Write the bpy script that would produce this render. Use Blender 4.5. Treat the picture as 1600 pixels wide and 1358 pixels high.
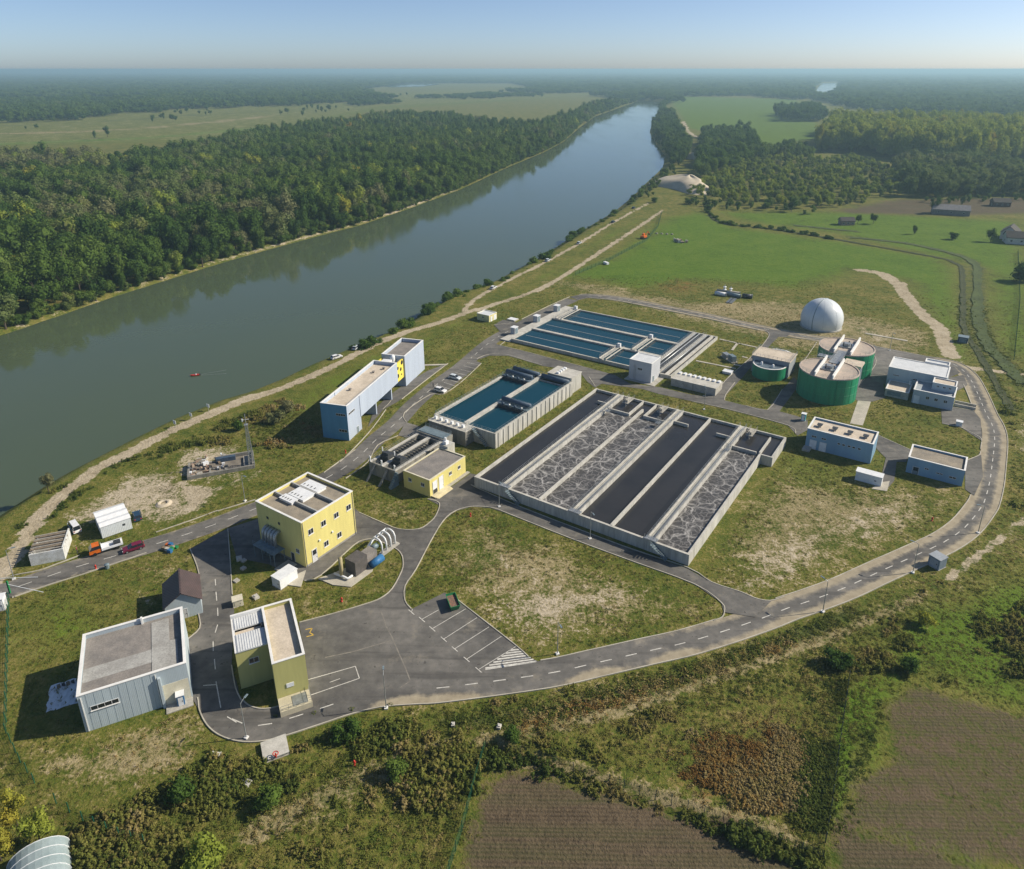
import bpy, bmesh, math, random
import numpy as np
from mathutils import Vector, Matrix
random.seed(7); rng=np.random.default_rng(7)
S=bpy.context.scene
for o in list(bpy.data.objects): bpy.data.objects.remove(o)
R=math.radians
HAZE=1.65e-4
# ---------------------------------------------------------------- camera
F,CX,CY,HOR,CAMH=1133.0,820.0,525.0,108.0,100.0     # survey of the photograph (1600x1358 picture, metres)
PITCH=math.atan((CY-HOR)/F)
cam=bpy.data.cameras.new('camera'); co=bpy.data.objects.new('camera',cam); S.collection.objects.link(co)
co.location=(0,0,CAMH); co.rotation_euler=(R(90)-PITCH,0,0)
cam.sensor_fit='HORIZONTAL'; cam.sensor_width=36; cam.lens=F/1600*36
cam.shift_x=(800-CX)/1600; cam.shift_y=(CY-679)/1600
cam.clip_start=1; cam.clip_end=90000
S.camera=co
S.render.resolution_x=1024; S.render.resolution_y=869
# ---------------------------------------------------------------- sky and sun
SUN_AZ,SUN_EL=81.0,35.0
w=bpy.data.worlds.new('World'); S.world=w; w.use_nodes=True
nt=w.node_tree; sk=nt.nodes.new('ShaderNodeTexSky'); sk.sky_type='NISHITA'; sk.sun_disc=False
sk.sun_elevation=R(SUN_EL); sk.sun_rotation=R(SUN_AZ); sk.altitude=100; sk.air_density=0.54; sk.dust_density=0.75; sk.ozone_density=2.2
bg=nt.nodes['Background']; nt.links.new(sk.outputs[0],bg.inputs[0]); bg.inputs[1].default_value=0.10
sl=bpy.data.lights.new('sun','SUN'); sl.energy=5.0; sl.angle=R(0.5); sl.color=(1.0,0.90,0.74)
so=bpy.data.objects.new('sun',sl); S.collection.objects.link(so)
sd=Vector((math.sin(R(SUN_AZ))*math.cos(R(SUN_EL)),math.cos(R(SUN_AZ))*math.cos(R(SUN_EL)),math.sin(R(SUN_EL))))
so.rotation_euler=sd.to_track_quat('Z','Y').to_euler(); so.location=(200,50,300)
S.view_settings.view_transform='Standard'; S.view_settings.look='None'; S.view_settings.exposure=0.42; S.view_settings.gamma=1
S.view_settings.use_curve_mapping=False
S.render.engine='CYCLES'; S.cycles.max_bounces=5; S.cycles.volume_bounces=0; S.cycles.transparent_max_bounces=8
# ---------------------------------------------------------------- helpers
COL=S.collection
cp,sp=math.cos(PITCH),math.sin(PITCH)
def G(px,py,z=0.0):
    """ground survey: where the sight line through a picture point meets height z"""
    x=(px-CX)/F; y=-(py-CY)/F
    dx,dy,dz=x,cp+y*sp,-sp+y*cp
    t=(z-CAMH)/dz
    return (t*dx,t*dy)
def PG(pts,z=0.0): return [G(a,b,z) for a,b in pts]
def Z(ox,oy,s): return lambda x,y:(ox+x/s,oy+y/s)
def proj(x,y,z):
    xx=x; yy=y; zz=z-CAMH
    fw=yy*cp-zz*sp; up=yy*sp+zz*cp
    return CX+F*xx/fw, CY-F*up/fw
AZ=33.5
def props(o,label=None,cat=None,group=None,kind=None):
    if label: o['label']=label
    if cat: o['category']=cat
    if group: o['group']=group
    if kind: o['kind']=kind
    return o
def root(name,label,cat,x,y,az=0,z=0,group=None):
    o=bpy.data.objects.new(name,None); COL.objects.link(o); o.location=(x,y,z); o.rotation_euler=(0,0,-R(az))
    o.empty_display_size=.5
    return props(o,label,cat,group)
class MB:
    def __init__(s): s.v=[]; s.f=[]; s.m=[]
    def add(s,v,f,m=0):
        n=len(s.v); s.v+=[tuple(map(float,p)) for p in v]; s.f+=[tuple(i+n for i in q) for q in f]; s.m+=[m]*len(f); return s
    def box(s,x0,x1,y0,y1,z0,z1,m=0):
        return s.add([(x0,y0,z0),(x1,y0,z0),(x1,y1,z0),(x0,y1,z0),(x0,y0,z1),(x1,y0,z1),(x1,y1,z1),(x0,y1,z1)],
          [(3,2,1,0),(4,5,6,7),(0,1,5,4),(1,2,6,5),(2,3,7,6),(3,0,4,7)],m)
    def prism(s,pts,z0,z1,m=0):
        n=len(pts)
        if sum(pts[i][0]*pts[(i+1)%n][1]-pts[(i+1)%n][0]*pts[i][1] for i in range(n))<0: pts=pts[::-1]
        v=[(p[0],p[1],z0) for p in pts]+[(p[0],p[1],z1) for p in pts]
        return s.add(v,[tuple(range(n-1,-1,-1)),tuple(range(n,2*n))]+[(i,(i+1)%n,n+(i+1)%n,n+i) for i in range(n)],m)
    def sheet(s,pts,z,m=0):
        n=len(pts)
        if sum(pts[i][0]*pts[(i+1)%n][1]-pts[(i+1)%n][0]*pts[i][1] for i in range(n))<0: pts=pts[::-1]
        return s.add([(p[0],p[1],z) for p in pts],[tuple(range(n))],m)
    def side(s,prof,y0,y1,m=0):   # profile in x,z extruded along y
        n=len(prof); v=[(p[0],y0,p[1]) for p in prof]+[(p[0],y1,p[1]) for p in prof]
        return s.add(v,[tuple(range(n)),tuple(range(2*n-1,n-1,-1))]+[(i,n+i,n+(i+1)%n,(i+1)%n) for i in range(n)],m)
    def tube(s,pts,r,n=6,m=0,cap=True):
        P=[Vector(p) for p in pts]; rr=r if isinstance(r,(list,tuple)) else [r]*len(P)
        v=[];f=[]
        for i,p in enumerate(P):
            d=(P[min(i+1,len(P)-1)]-P[max(i-1,0)]).normalized()
            a=d.orthogonal().normalized() if i==0 else (a-d*a.dot(d)).normalized()
            b=d.cross(a)
            for k in range(n):
                t=2*math.pi*k/n; v.append(p+(a*math.cos(t)+b*math.sin(t))*rr[i])
        for i in range(len(P)-1):
            for k in range(n): f.append((i*n+k,i*n+(k+1)%n,(i+1)*n+(k+1)%n,(i+1)*n+k))
        if cap: f.append(tuple(range(n-1,-1,-1))); f.append(tuple(range((len(P)-1)*n,len(P)*n)))
        return s.add(v,f,m)
    def bar(s,a,b,r,m=0): return s.tube([a,b],r,4,m)
    def lathe(s,prof,cx=0,cy=0,n=32,m=0):
        v=[];f=[]
        for r,z in prof:
            for k in range(n):
                t=2*math.pi*k/n; v.append((cx+r*math.cos(t),cy+r*math.sin(t),z))
        for i in range(len(prof)-1):
            for k in range(n): f.append((i*n+k,i*n+(k+1)%n,(i+1)*n+(k+1)%n,(i+1)*n+k))
        return s.add(v,f,m)
    def rail(s,pts,h=1.05,step=2.0,r=.035,m=0):
        for i in range(len(pts)-1):
            a=Vector(pts[i]);b=Vector(pts[i+1]);L=(b-a).length;n=max(1,round(L/step))
            for k in range(n+1):
                p=a.lerp(b,k/n); s.bar(p,p+Vector((0,0,h)),r,m)
            for hh in (h,h*.5): s.bar(a+Vector((0,0,hh)),b+Vector((0,0,hh)),r*.8,m)
        return s
    def build(s,name,mats,parent=None,smooth=False):
        me=bpy.data.meshes.new(name); me.from_pydata(s.v,[],s.f); me.update()
        if not isinstance(mats,(list,tuple)): mats=[mats]
        for k in mats: me.materials.append(k)
        if len(mats)>1: me.polygons.foreach_set('material_index',s.m)
        if smooth: me.polygons.foreach_set('use_smooth',[True]*len(me.polygons))
        o=bpy.data.objects.new(name,me); COL.objects.link(o)
        if parent: o.parent=parent
        return o
def copy_tree(o,parent=None):
    c=o.copy(); COL.objects.link(c)
    if parent: c.parent=parent
    for ch in o.children: copy_tree(ch,c)
    return c
# ---------------------------------------------------------------- materials
def newmat(name):
    m=bpy.data.materials.new(name); m.use_nodes=True; t=m.node_tree
    return m,t,t.nodes['Principled BSDF']
def N(t,typ,**k):
    n=t.nodes.new(typ)
    for a,b in k.items():
        if a in n.inputs: n.inputs[a].default_value=b
        else: setattr(n,a,b)
    return n
def ramp(t,stops,src=None,interp='LINEAR'):
    n=t.nodes.new('ShaderNodeValToRGB'); n.color_ramp.interpolation=interp; e=n.color_ramp.elements
    while len(e)<len(stops): e.new(.5)
    for el,(p,c) in zip(e,stops):
        el.position=p; el.color=(*c,1) if len(c)==3 else c
    if src: t.links.new(src,n.inputs[0])
    return n
def mixc(t,fac,a,b,mode='MIX'):
    n=t.nodes.new('ShaderNodeMix'); n.data_type='RGBA'; n.blend_type=mode
    for s_,val in ((0,fac),(6,a),(7,b)):
        if hasattr(val,'is_linked') or isinstance(val,bpy.types.NodeSocket): t.links.new(val,n.inputs[s_])
        else: n.inputs[s_].default_value=val if s_==0 else ((*val,1) if len(val)==3 else val)
    return n.outputs[2]
def math_(t,op,a,b=0.0,clamp=False):
    n=t.nodes.new('ShaderNodeMath'); n.operation=op; n.use_clamp=clamp
    for i,val in enumerate((a,b)):
        if isinstance(val,bpy.types.NodeSocket): t.links.new(val,n.inputs[i])
        else: n.inputs[i].default_value=val
    return n.outputs[0]
def noise(t,scale,vec,detail=4,rough=.6,dist=0.0):
    n=N(t,'ShaderNodeTexNoise'); n.inputs['Scale'].default_value=scale; n.inputs['Detail'].default_value=detail; n.inputs['Roughness'].default_value=rough; n.inputs['Distortion'].default_value=dist
    t.links.new(vec,n.inputs['Vector']); return n.outputs['Fac']
def pos(t): return N(t,'ShaderNodeNewGeometry').outputs['Position']
def M(name,c1,c2=None,scale=.6,rough=.75,metal=0.0,fine=.12,fscale=6.0,bump=0.0,wave=0.0,wscale=3.0,spec=.3,lo=.35,hi=.65,streak=False):
    m,t,b=newmat(name); p=pos(t); c2=c2 or tuple(x*.8 for x in c1)
    vec=p
    if streak:
        mp=N(t,'ShaderNodeMapping'); mp.inputs['Scale'].default_value=(1,1,.12); t.links.new(p,mp.inputs['Vector']); vec=mp.outputs[0]
    r=ramp(t,[(lo,c1),(hi,c2)],noise(t,scale,vec))
    f=noise(t,fscale,vec,3); fr=ramp(t,[(.3,(1-fine,)*3),(.7,(1+fine,)*3)],f)
    c=mixc(t,1.0,r.outputs[0],fr.outputs[0],'MULTIPLY'); t.links.new(c,b.inputs['Base Color'])
    b.inputs['Roughness'].default_value=rough; b.inputs['Metallic'].default_value=metal; b.inputs['Specular IOR Level'].default_value=spec
    h=None
    if wave:
        tc=N(t,'ShaderNodeTexCoord'); sx=N(t,'ShaderNodeSeparateXYZ'); t.links.new(tc.outputs['Object'],sx.inputs[0])
        sm=math_(t,'ADD',sx.outputs[0],sx.outputs[1]); h=math_(t,'SINE',math_(t,'MULTIPLY',sm,wscale*2*math.pi))
    if bump or wave:
        bn=N(t,'ShaderNodeBump'); bn.inputs['Strength'].default_value=wave or bump; bn.inputs['Distance'].default_value=.05
        t.links.new(h if h is not None else f,bn.inputs['Height']); t.links.new(bn.outputs[0],b.inputs['Normal'])
    return m
conc=M('concrete',(.42,.40,.35),(.30,.29,.26),.5,.85,fine=.18,fscale=3,bump=.3)
conc_w=M('weathered_concrete',(.47,.462,.425),(.34,.335,.305),.4,.9,fine=.2,fscale=2.5,bump=.3,streak=True)
conc_d=M('stained_concrete',(.26,.25,.22),(.16,.155,.14),.7,.9,fine=.2,bump=.3,streak=True)
deck=M('walkway_concrete',(.50,.485,.44),(.38,.37,.33),.5,.85,fine=.15)
kerbm=M('kerb_concrete',(.46,.43,.36),(.33,.31,.26),.3,.9,fine=.15)
steel=M('galvanised_steel',(.42,.44,.45),(.30,.32,.33),1.5,.45,.6)
dsteel=M('dark_steel',(.045,.05,.055),(.07,.075,.08),2,.5,.3)
tealst=M('painted_grey_steel',(.20,.26,.29),(.14,.19,.22),1.2,.55,.2)
navy=M('blue_cover',(.035,.06,.10),(.06,.09,.13),1.2,.5)
yel=M('yellow_plaster',(.62,.555,.20),(.565,.50,.18),.25,.85,fine=.055,fscale=1.5,streak=True)
yelg=M('faded_yellow_plaster',(.46,.44,.17),(.40,.385,.15),.3,.85,fine=.055,fscale=1.5,streak=True)
bluec=M('blue_grey_cladding',(.40,.46,.55),(.345,.40,.49),.3,.5,fine=.07,fscale=1.2,wave=.07,wscale=4.1,streak=True)
blued=M('blue_cladding',(.20,.34,.47),(.17,.29,.41),.3,.5,fine=.07,fscale=1.2,wave=.07,wscale=4.1,streak=True)
greyc=M('pale_cladding',(.42,.49,.53),(.37,.43,.47),.3,.5,fine=.07,fscale=1.2,wave=.07,wscale=4.1,streak=True)
whit=M('white_trim',(.74,.74,.72),(.64,.64,.62),.6,.6,fine=.06)
whitp=M('white_paint',(.72,.74,.75),(.62,.64,.66),.9,.45,fine=.05)
wroof=M('white_metal_roof',(.62,.64,.65),(.52,.54,.55),.5,.5,fine=.08)
gravel=M('roof_gravel',(.30,.26,.20),(.20,.18,.15),.35,.95,fine=.25,fscale=5,bump=.4)
gravel2=M('grey_roof_felt',(.24,.22,.20),(.17,.16,.15),.4,.95,fine=.2,fscale=4,bump=.3)
beige=M('beige_roof_screed',(.56,.49,.40),(.45,.39,.31),.35,.95,fine=.15,fscale=3)
pink=M('pinkish_roof_screed',(.44,.36,.30),(.33,.29,.25),.3,.95,fine=.15,fscale=3)
green_t=M('green_tank_cladding',(.020,.245,.118),(.015,.19,.092),.35,.45,fine=.14,fscale=1.5,streak=True,wave=.07,wscale=4.1)
brown_r=M('brown_roof_sheet',(.085,.06,.058),(.065,.048,.046),.5,.5,fine=.08,wave=.5,wscale=2.0)
glass=M('dark_glass',(.012,.015,.02),(.02,.025,.03),.8,.12,spec=.6)
frame=M('white_window_frame',(.62,.63,.63),None,1,.5)
tyre=M('tyre_rubber',(.012,.012,.012),None,2,.9)
domem=M('white_membrane',(.62,.66,.68),(.55,.59,.62),.3,.35,fine=.03)
red=M('red_paint',(.45,.03,.015),None,2,.45); orange=M('orange_paint',(.62,.14,.012),None,2,.35)
wood=M('weathered_wood',(.24,.19,.13),(.14,.11,.08),2,.9)
greenp=M('green_paint',(.02,.20,.07),None,2,.5); bluep=M('blue_plastic',(.03,.14,.32),None,2,.5)
fenceg=M('green_fence_wire',(.012,.10,.055),None,2,.6)
line=M('road_paint',(.62,.61,.56),(.42,.41,.38),1.3,.8,fine=.2)
yline=M('yellow_road_paint',(.55,.36,.05),(.40,.28,.06),1.3,.8)
sandm=M('pale_sand',(.50,.44,.34),(.42,.36,.27),.1,.95,fine=.1,fscale=1,bump=.4)
barkm=M('bark',(.09,.07,.05),(.06,.048,.036),3,.95)
brick=M('old_brick',(.26,.16,.11),(.34,.28,.22),1.2,.95,fine=.25)
def leafmat(name,stops,trans=.3):
    m,t,b=newmat(name); out=t.nodes['Material Output']
    at=N(t,'ShaderNodeAttribute'); at.attribute_type='INSTANCER'; at.attribute_name='tint'
    nz=noise(t,.35,pos(t),3); nf=noise(t,1.6,pos(t),2)
    k=math_(t,'ADD',at.outputs['Fac'],math_(t,'MULTIPLY',math_(t,'SUBTRACT',nz,.5),.16))
    r=ramp(t,stops,k)
    v=ramp(t,[(.3,(.68,)*3),(.7,(1.3,)*3)],nf)
    c=mixc(t,1.0,r.outputs[0],v.outputs[0],'MULTIPLY')
    d=N(t,'ShaderNodeBsdfDiffuse'); tr=N(t,'ShaderNodeBsdfTranslucent'); t.links.new(c,d.inputs[0]); t.links.new(c,tr.inputs[0])
    mx=N(t,'ShaderNodeMixShader'); mx.inputs[0].default_value=trans; t.links.new(d.outputs[0],mx.inputs[1]); t.links.new(tr.outputs[0],mx.inputs[2])
    t.links.new(mx.outputs[0],out.inputs[0]); t.nodes.remove(b); return m
leafm=leafmat('tree_leaves',[(0,(.040,.078,.020)),(.2,(.072,.125,.026)),(.4,(.118,.176,.036)),(.55,(.135,.172,.062)),(.67,(.180,.178,.088)),(.75,(.19,.25,.045)),(.86,(.27,.31,.050)),(.95,(.33,.25,.04)),(1,(.29,.14,.045))],.38)
weedm=leafmat('weed_leaves',[(0,(.060,.092,.024)),(.25,(.105,.138,.032)),(.45,(.175,.185,.045)),(.65,(.27,.225,.080)),(.80,(.36,.29,.14)),(.88,(.30,.21,.07)),(1,(.24,.14,.045))],.38)
# ---------------------------------------------------------------- numeric helpers
_T=rng.random((256,256))
def vnoise(x,y,s,seed=0):
    x=np.asarray(x)/s+seed*17.3; y=np.asarray(y)/s+seed*9.7
    xi=np.floor(x).astype(int); yi=np.floor(y).astype(int); fx=x-xi; fy=y-yi
    fx=fx*fx*(3-2*fx); fy=fy*fy*(3-2*fy)
    g=lambda a,b:_T[a%256,b%256]
    return (g(xi,yi)*(1-fx)+g(xi+1,yi)*fx)*(1-fy)+(g(xi,yi+1)*(1-fx)+g(xi+1,yi+1)*fx)*fy
def fbm(x,y,s,seed=0): return (vnoise(x,y,s,seed)+.5*vnoise(x,y,s/2.1,seed+1)+.25*vnoise(x,y,s/4.3,seed+2))/1.75
def sdist(X,Y,poly,far=60.0):
    """signed distance to polygon, negative inside, clipped to far"""
    P=np.array(poly,float); out=np.full(X.shape,far)
    x0,y0=P.min(0)-far; x1,y1=P.max(0)+far
    sel=(X>x0)&(X<x1)&(Y>y0)&(Y<y1)
    if not sel.any(): return out
    x=X[sel]; y=Y[sel]; d=np.full(x.shape,1e18); ins=np.zeros(x.shape,bool)
    for i in range(len(P)):
        ax,ay=P[i]; bx,by=P[(i+1)%len(P)]; ex,ey=bx-ax,by-ay; L=ex*ex+ey*ey
        if L<1e-9: continue
        t=np.clip(((x-ax)*ex+(y-ay)*ey)/L,0,1); d=np.minimum(d,(x-ax-t*ex)**2+(y-ay-t*ey)**2)
        if ay!=by:
            c=((ay>y)!=(by>y))&(x<(bx-ax)*(y-ay)/(by-ay)+ax); ins^=c
    d=np.sqrt(d); out[sel]=np.minimum(np.where(ins,-d,d),far); return out
def ldist(X,Y,line,far=40.0):
    P=np.array(line,float); out=np.full(X.shape,far); x0,y0=P.min(0)-far; x1,y1=P.max(0)+far
    sel=(X>x0)&(X<x1)&(Y>y0)&(Y<y1)
    if not sel.any(): return out
    x=X[sel];y=Y[sel];d=np.full(x.shape,1e18)
    for i in range(len(P)-1):
        ax,ay=P[i]; ex,ey=P[i+1]-P[i]; L=ex*ex+ey*ey
        if L<1e-9: continue
        t=np.clip(((x-ax)*ex+(y-ay)*ey)/L,0,1); d=np.minimum(d,(x-ax-t*ex)**2+(y-ay-t*ey)**2)
    out[sel]=np.minimum(np.sqrt(d),far); return out
def smooth(pts,n=6):
    P=[Vector((p[0],p[1])) for p in pts]; out=[]
    for i in range(len(P)-1):
        p0=P[max(i-1,0)];p1=P[i];p2=P[i+1];p3=P[min(i+2,len(P)-1)]
        for k in range(n):
            t=k/n; out.append(.5*((2*p1)+(p2-p0)*t+(2*p0-5*p1+4*p2-p3)*t*t+(3*p1-p0-3*p2+p3)*t**3))
    out.append(P[-1]); return [(p.x,p.y) for p in out]
def offset(pts,d):
    out=[]
    for i,p in enumerate(pts):
        a=Vector(pts[max(i-1,0)]);b=Vector(pts[min(i+1,len(pts)-1)]);t=(b-a).normalized(); out.append((p[0]-t.y*d,p[1]+t.x*d))
    return out
# ---------------------------------------------------------------- survey of the setting (picture points on the ground)
WZ=-4.0
near_bank=[(-700,1240),(-150,905),(0,806),(30,786),(75,757),(110,737),(190,696),(260,662),(330,634),(380,619),(420,603),(470,579),(540,549),(620,516),(660,491),(700,467),(760,447),(850,399),(900,366),(960,331),(990,306),(1010,286),(1035,263),(1040,245),(1025,225),(1015,207),(1020,190),(1030,172),(1040,160)]
far_bank=[(1000,157),(970,168),(930,182),(905,200),(880,222),(850,238),(790,263),(720,296),(640,326),(560,353),(520,363),(460,379),(380,401),(330,416),(250,441),(180,463),(100,491),(0,525),(-300,622),(-900,800)]
RIVER=PG(near_bank+far_bank,WZ)
O1=smooth(PG([(300,1062),(310,1090),(313,1110),(325,1133),(345,1149),(375,1158),(408,1158),(443,1150),(500,1131.6),(550,1115),(598,1104),(650,1100),(700,1096.5),(857,1075),(939,1057),(1020,1038),(1085,1023),(1150,1003),(1210,982),(1247,967),(1285,954),(1337,934),(1394,907),(1450,881),(1499,857),(1532,832),(1555,802),(1562,787),(1568,761),(1571,735),(1574,690),(1569,667),(1558,647),(1542,612),(1526,586),(1503,569),(1475,561),(1445,557),(1396,549),(1364,541),(1300,529),(1251,521),(1176,506),(1120,493.5),(1052,480),(977,465.5),(940,461),(912,460),(890,464)]),4)
C1=offset(O1,3.1)
R2c=smooth(PG([(895,468),(860,484),(815,507),(768,533),(722,572),(680,603),(645,633),(620,660),(590,685),(560,714),(523,740),(455,774),(399,795),(340,818),(270,842),(190,866),(120,886),(60,906),(0,926),(-120,962)]),4)
asphalt=[
 ('yard',[(482,1090),(478,1040),(470,990),(467,973),(525,958),(575,943),(595,935),(613,920),(628,892),(630,878),(627,866),(616,856),(586,844),(560,836),(561,801),(595,816),(623,827),(654,827),(671,817),(681,806),(687,790),(668,780),(700,765),(735,740),(760,745),(742,762),(810,795),(770,794),(737,792),(711,799),(692,815),(672,848),(650,890),(634,916),(633,939),(643,952),(695,926),(727,947),(805,1008),(826,1027),(842,1034),(880,1045),(760,1062),(640,1080),(520,1100)]),
 ('west_road',[(297,858),(308,885),(313,912),(307,925),(306,943),(312,982),(292,1000),(290,1040),(299,1088),(312,1112),(345,1120),(395,1118),(396,1105),(378,1095),(368,1075),(362,1040),(366,955),(362,912),(360,880),(356,826),(340,834)]),
 ('building_apron',[(356,826),(400,812),(470,790),(548,790),(561,800),(580,812),(604,838),(590,843),(570,845),(552,853),(502,899),(476,908),(420,882),(370,872)]),
 ('north_road',[(765,556),(748,562),(768,536),(783,540),(822,550),(871,563),(920,575),(960,586),(985,600),(1030,605),(1080,617),(1098,619),(1119,612),(1136,592),(1180,552),(1200,528),(1201,521),(1195,516),(1240,519),(1228,527),(1217,526),(1195,548),(1160,590),(1135,617),(1132,626),(1165,634),(1199,641),(1222,609),(1240,590),(1250,600),(1218,643),(1244,650),(1262,657),(1262,672),(1246,681),(1231,665),(1138,640),(1080,627),(1030,616),(1003,608),(940,600),(930,606),(918,597),(905,580),(847,572),(822,564),(793,556)]),
 ('east_yard',[(1335,565),(1350,545),(1364,540),(1445,556),(1484,566),(1500,583),(1480,592),(1380,600),(1384,622),(1362,628),(1338,626),(1330,605)]),
 ('east_spur',[(1476,592),(1505,586),(1512,602),(1494,612),(1480,610)]),
 ('east_pad',[(1470,634),(1521,642),(1532,655),(1535,690),(1501,668),(1472,662)]),
 ('south_pad',[(1508,722),(1533,711),(1536,745),(1522,775),(1508,765)]),
 ('shed_lane',[(1372,680),(1424,704),(1416,722),(1401,722),(1397,752),(1383,768),(1376,750),(1384,716),(1368,700)]),
 ('tank_road',[(742,762),(810,792),(972,854),(1074,889),(1112,911),(1157,926),(1180,936),(1205,940),(1180,965),(1131,957),(1127,942),(1085,913),(987,877),(890,841),(799,805),(760,792)]),
 ('tank_drive',[(622,681),(634,660),(660,668),(690,672),(700,690),(665,690)]),
 ('parking_bay',[(693,616),(752,568),(735,560),(680,606)]),
 ('kiosk_drive',[(783,520),(772,508),(786,500),(806,504),(800,512)]),
 ('blue_forecourt',[(600,640),(622,628),(657,601),(700,568),(668,580),(630,602),(604,622),(585,640),(575,668)]),
]
ASP=[PG(p) for _,p in asphalt]
paths=[ # pale unpaved tracks: points, half width m
 ([(-60,960),(6,887),(32,853),(59,810),(89,778),(119,757),(149,734),(191,713),(250,682),(300,659),(353,637),(388,622)],1.7),
 ([(388,622),(447,604),(531,567),(601,531),(700,499),(724,490)],1.5),
 ([(724,490),(735,473),(778,447),(853,409),(904,381),(956,349),(1014,317)],.8),
 ([(724,490),(784,472),(853,447),(927,401),(985,363),(1034,330)],1.2),
 ([(1342,422),(1377,427),(1400,442),(1422,470),(1445,495),(1468,513),(1478,539),(1486,556)],2.6),
 ([(1376,427),(1390,436),(1408,444)],3),
 ([(1480,905),(1540,860),(1600,812)],.3),
 ([(1490,572),(1560,580),(1640,590)],1.2),([(1090,215),(1075,205),(1068,190)],3)]
ditch=[([(1101,319),(1116,343),(1150,352),(1206,358),(1300,373),(1457,401),(1491,411),(1503,422),(1505,472),(1507,514),(1533,558),(1580,640)],1.6),
 ([(1329,371),(1415,380),(1491,397),(1524,413),(1528,434),(1528,491),(1543,539),(1559,557),(1600,600)],3.0),
 ([(1240,352),(1290,357),(1340,362)],2.5)]
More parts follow.
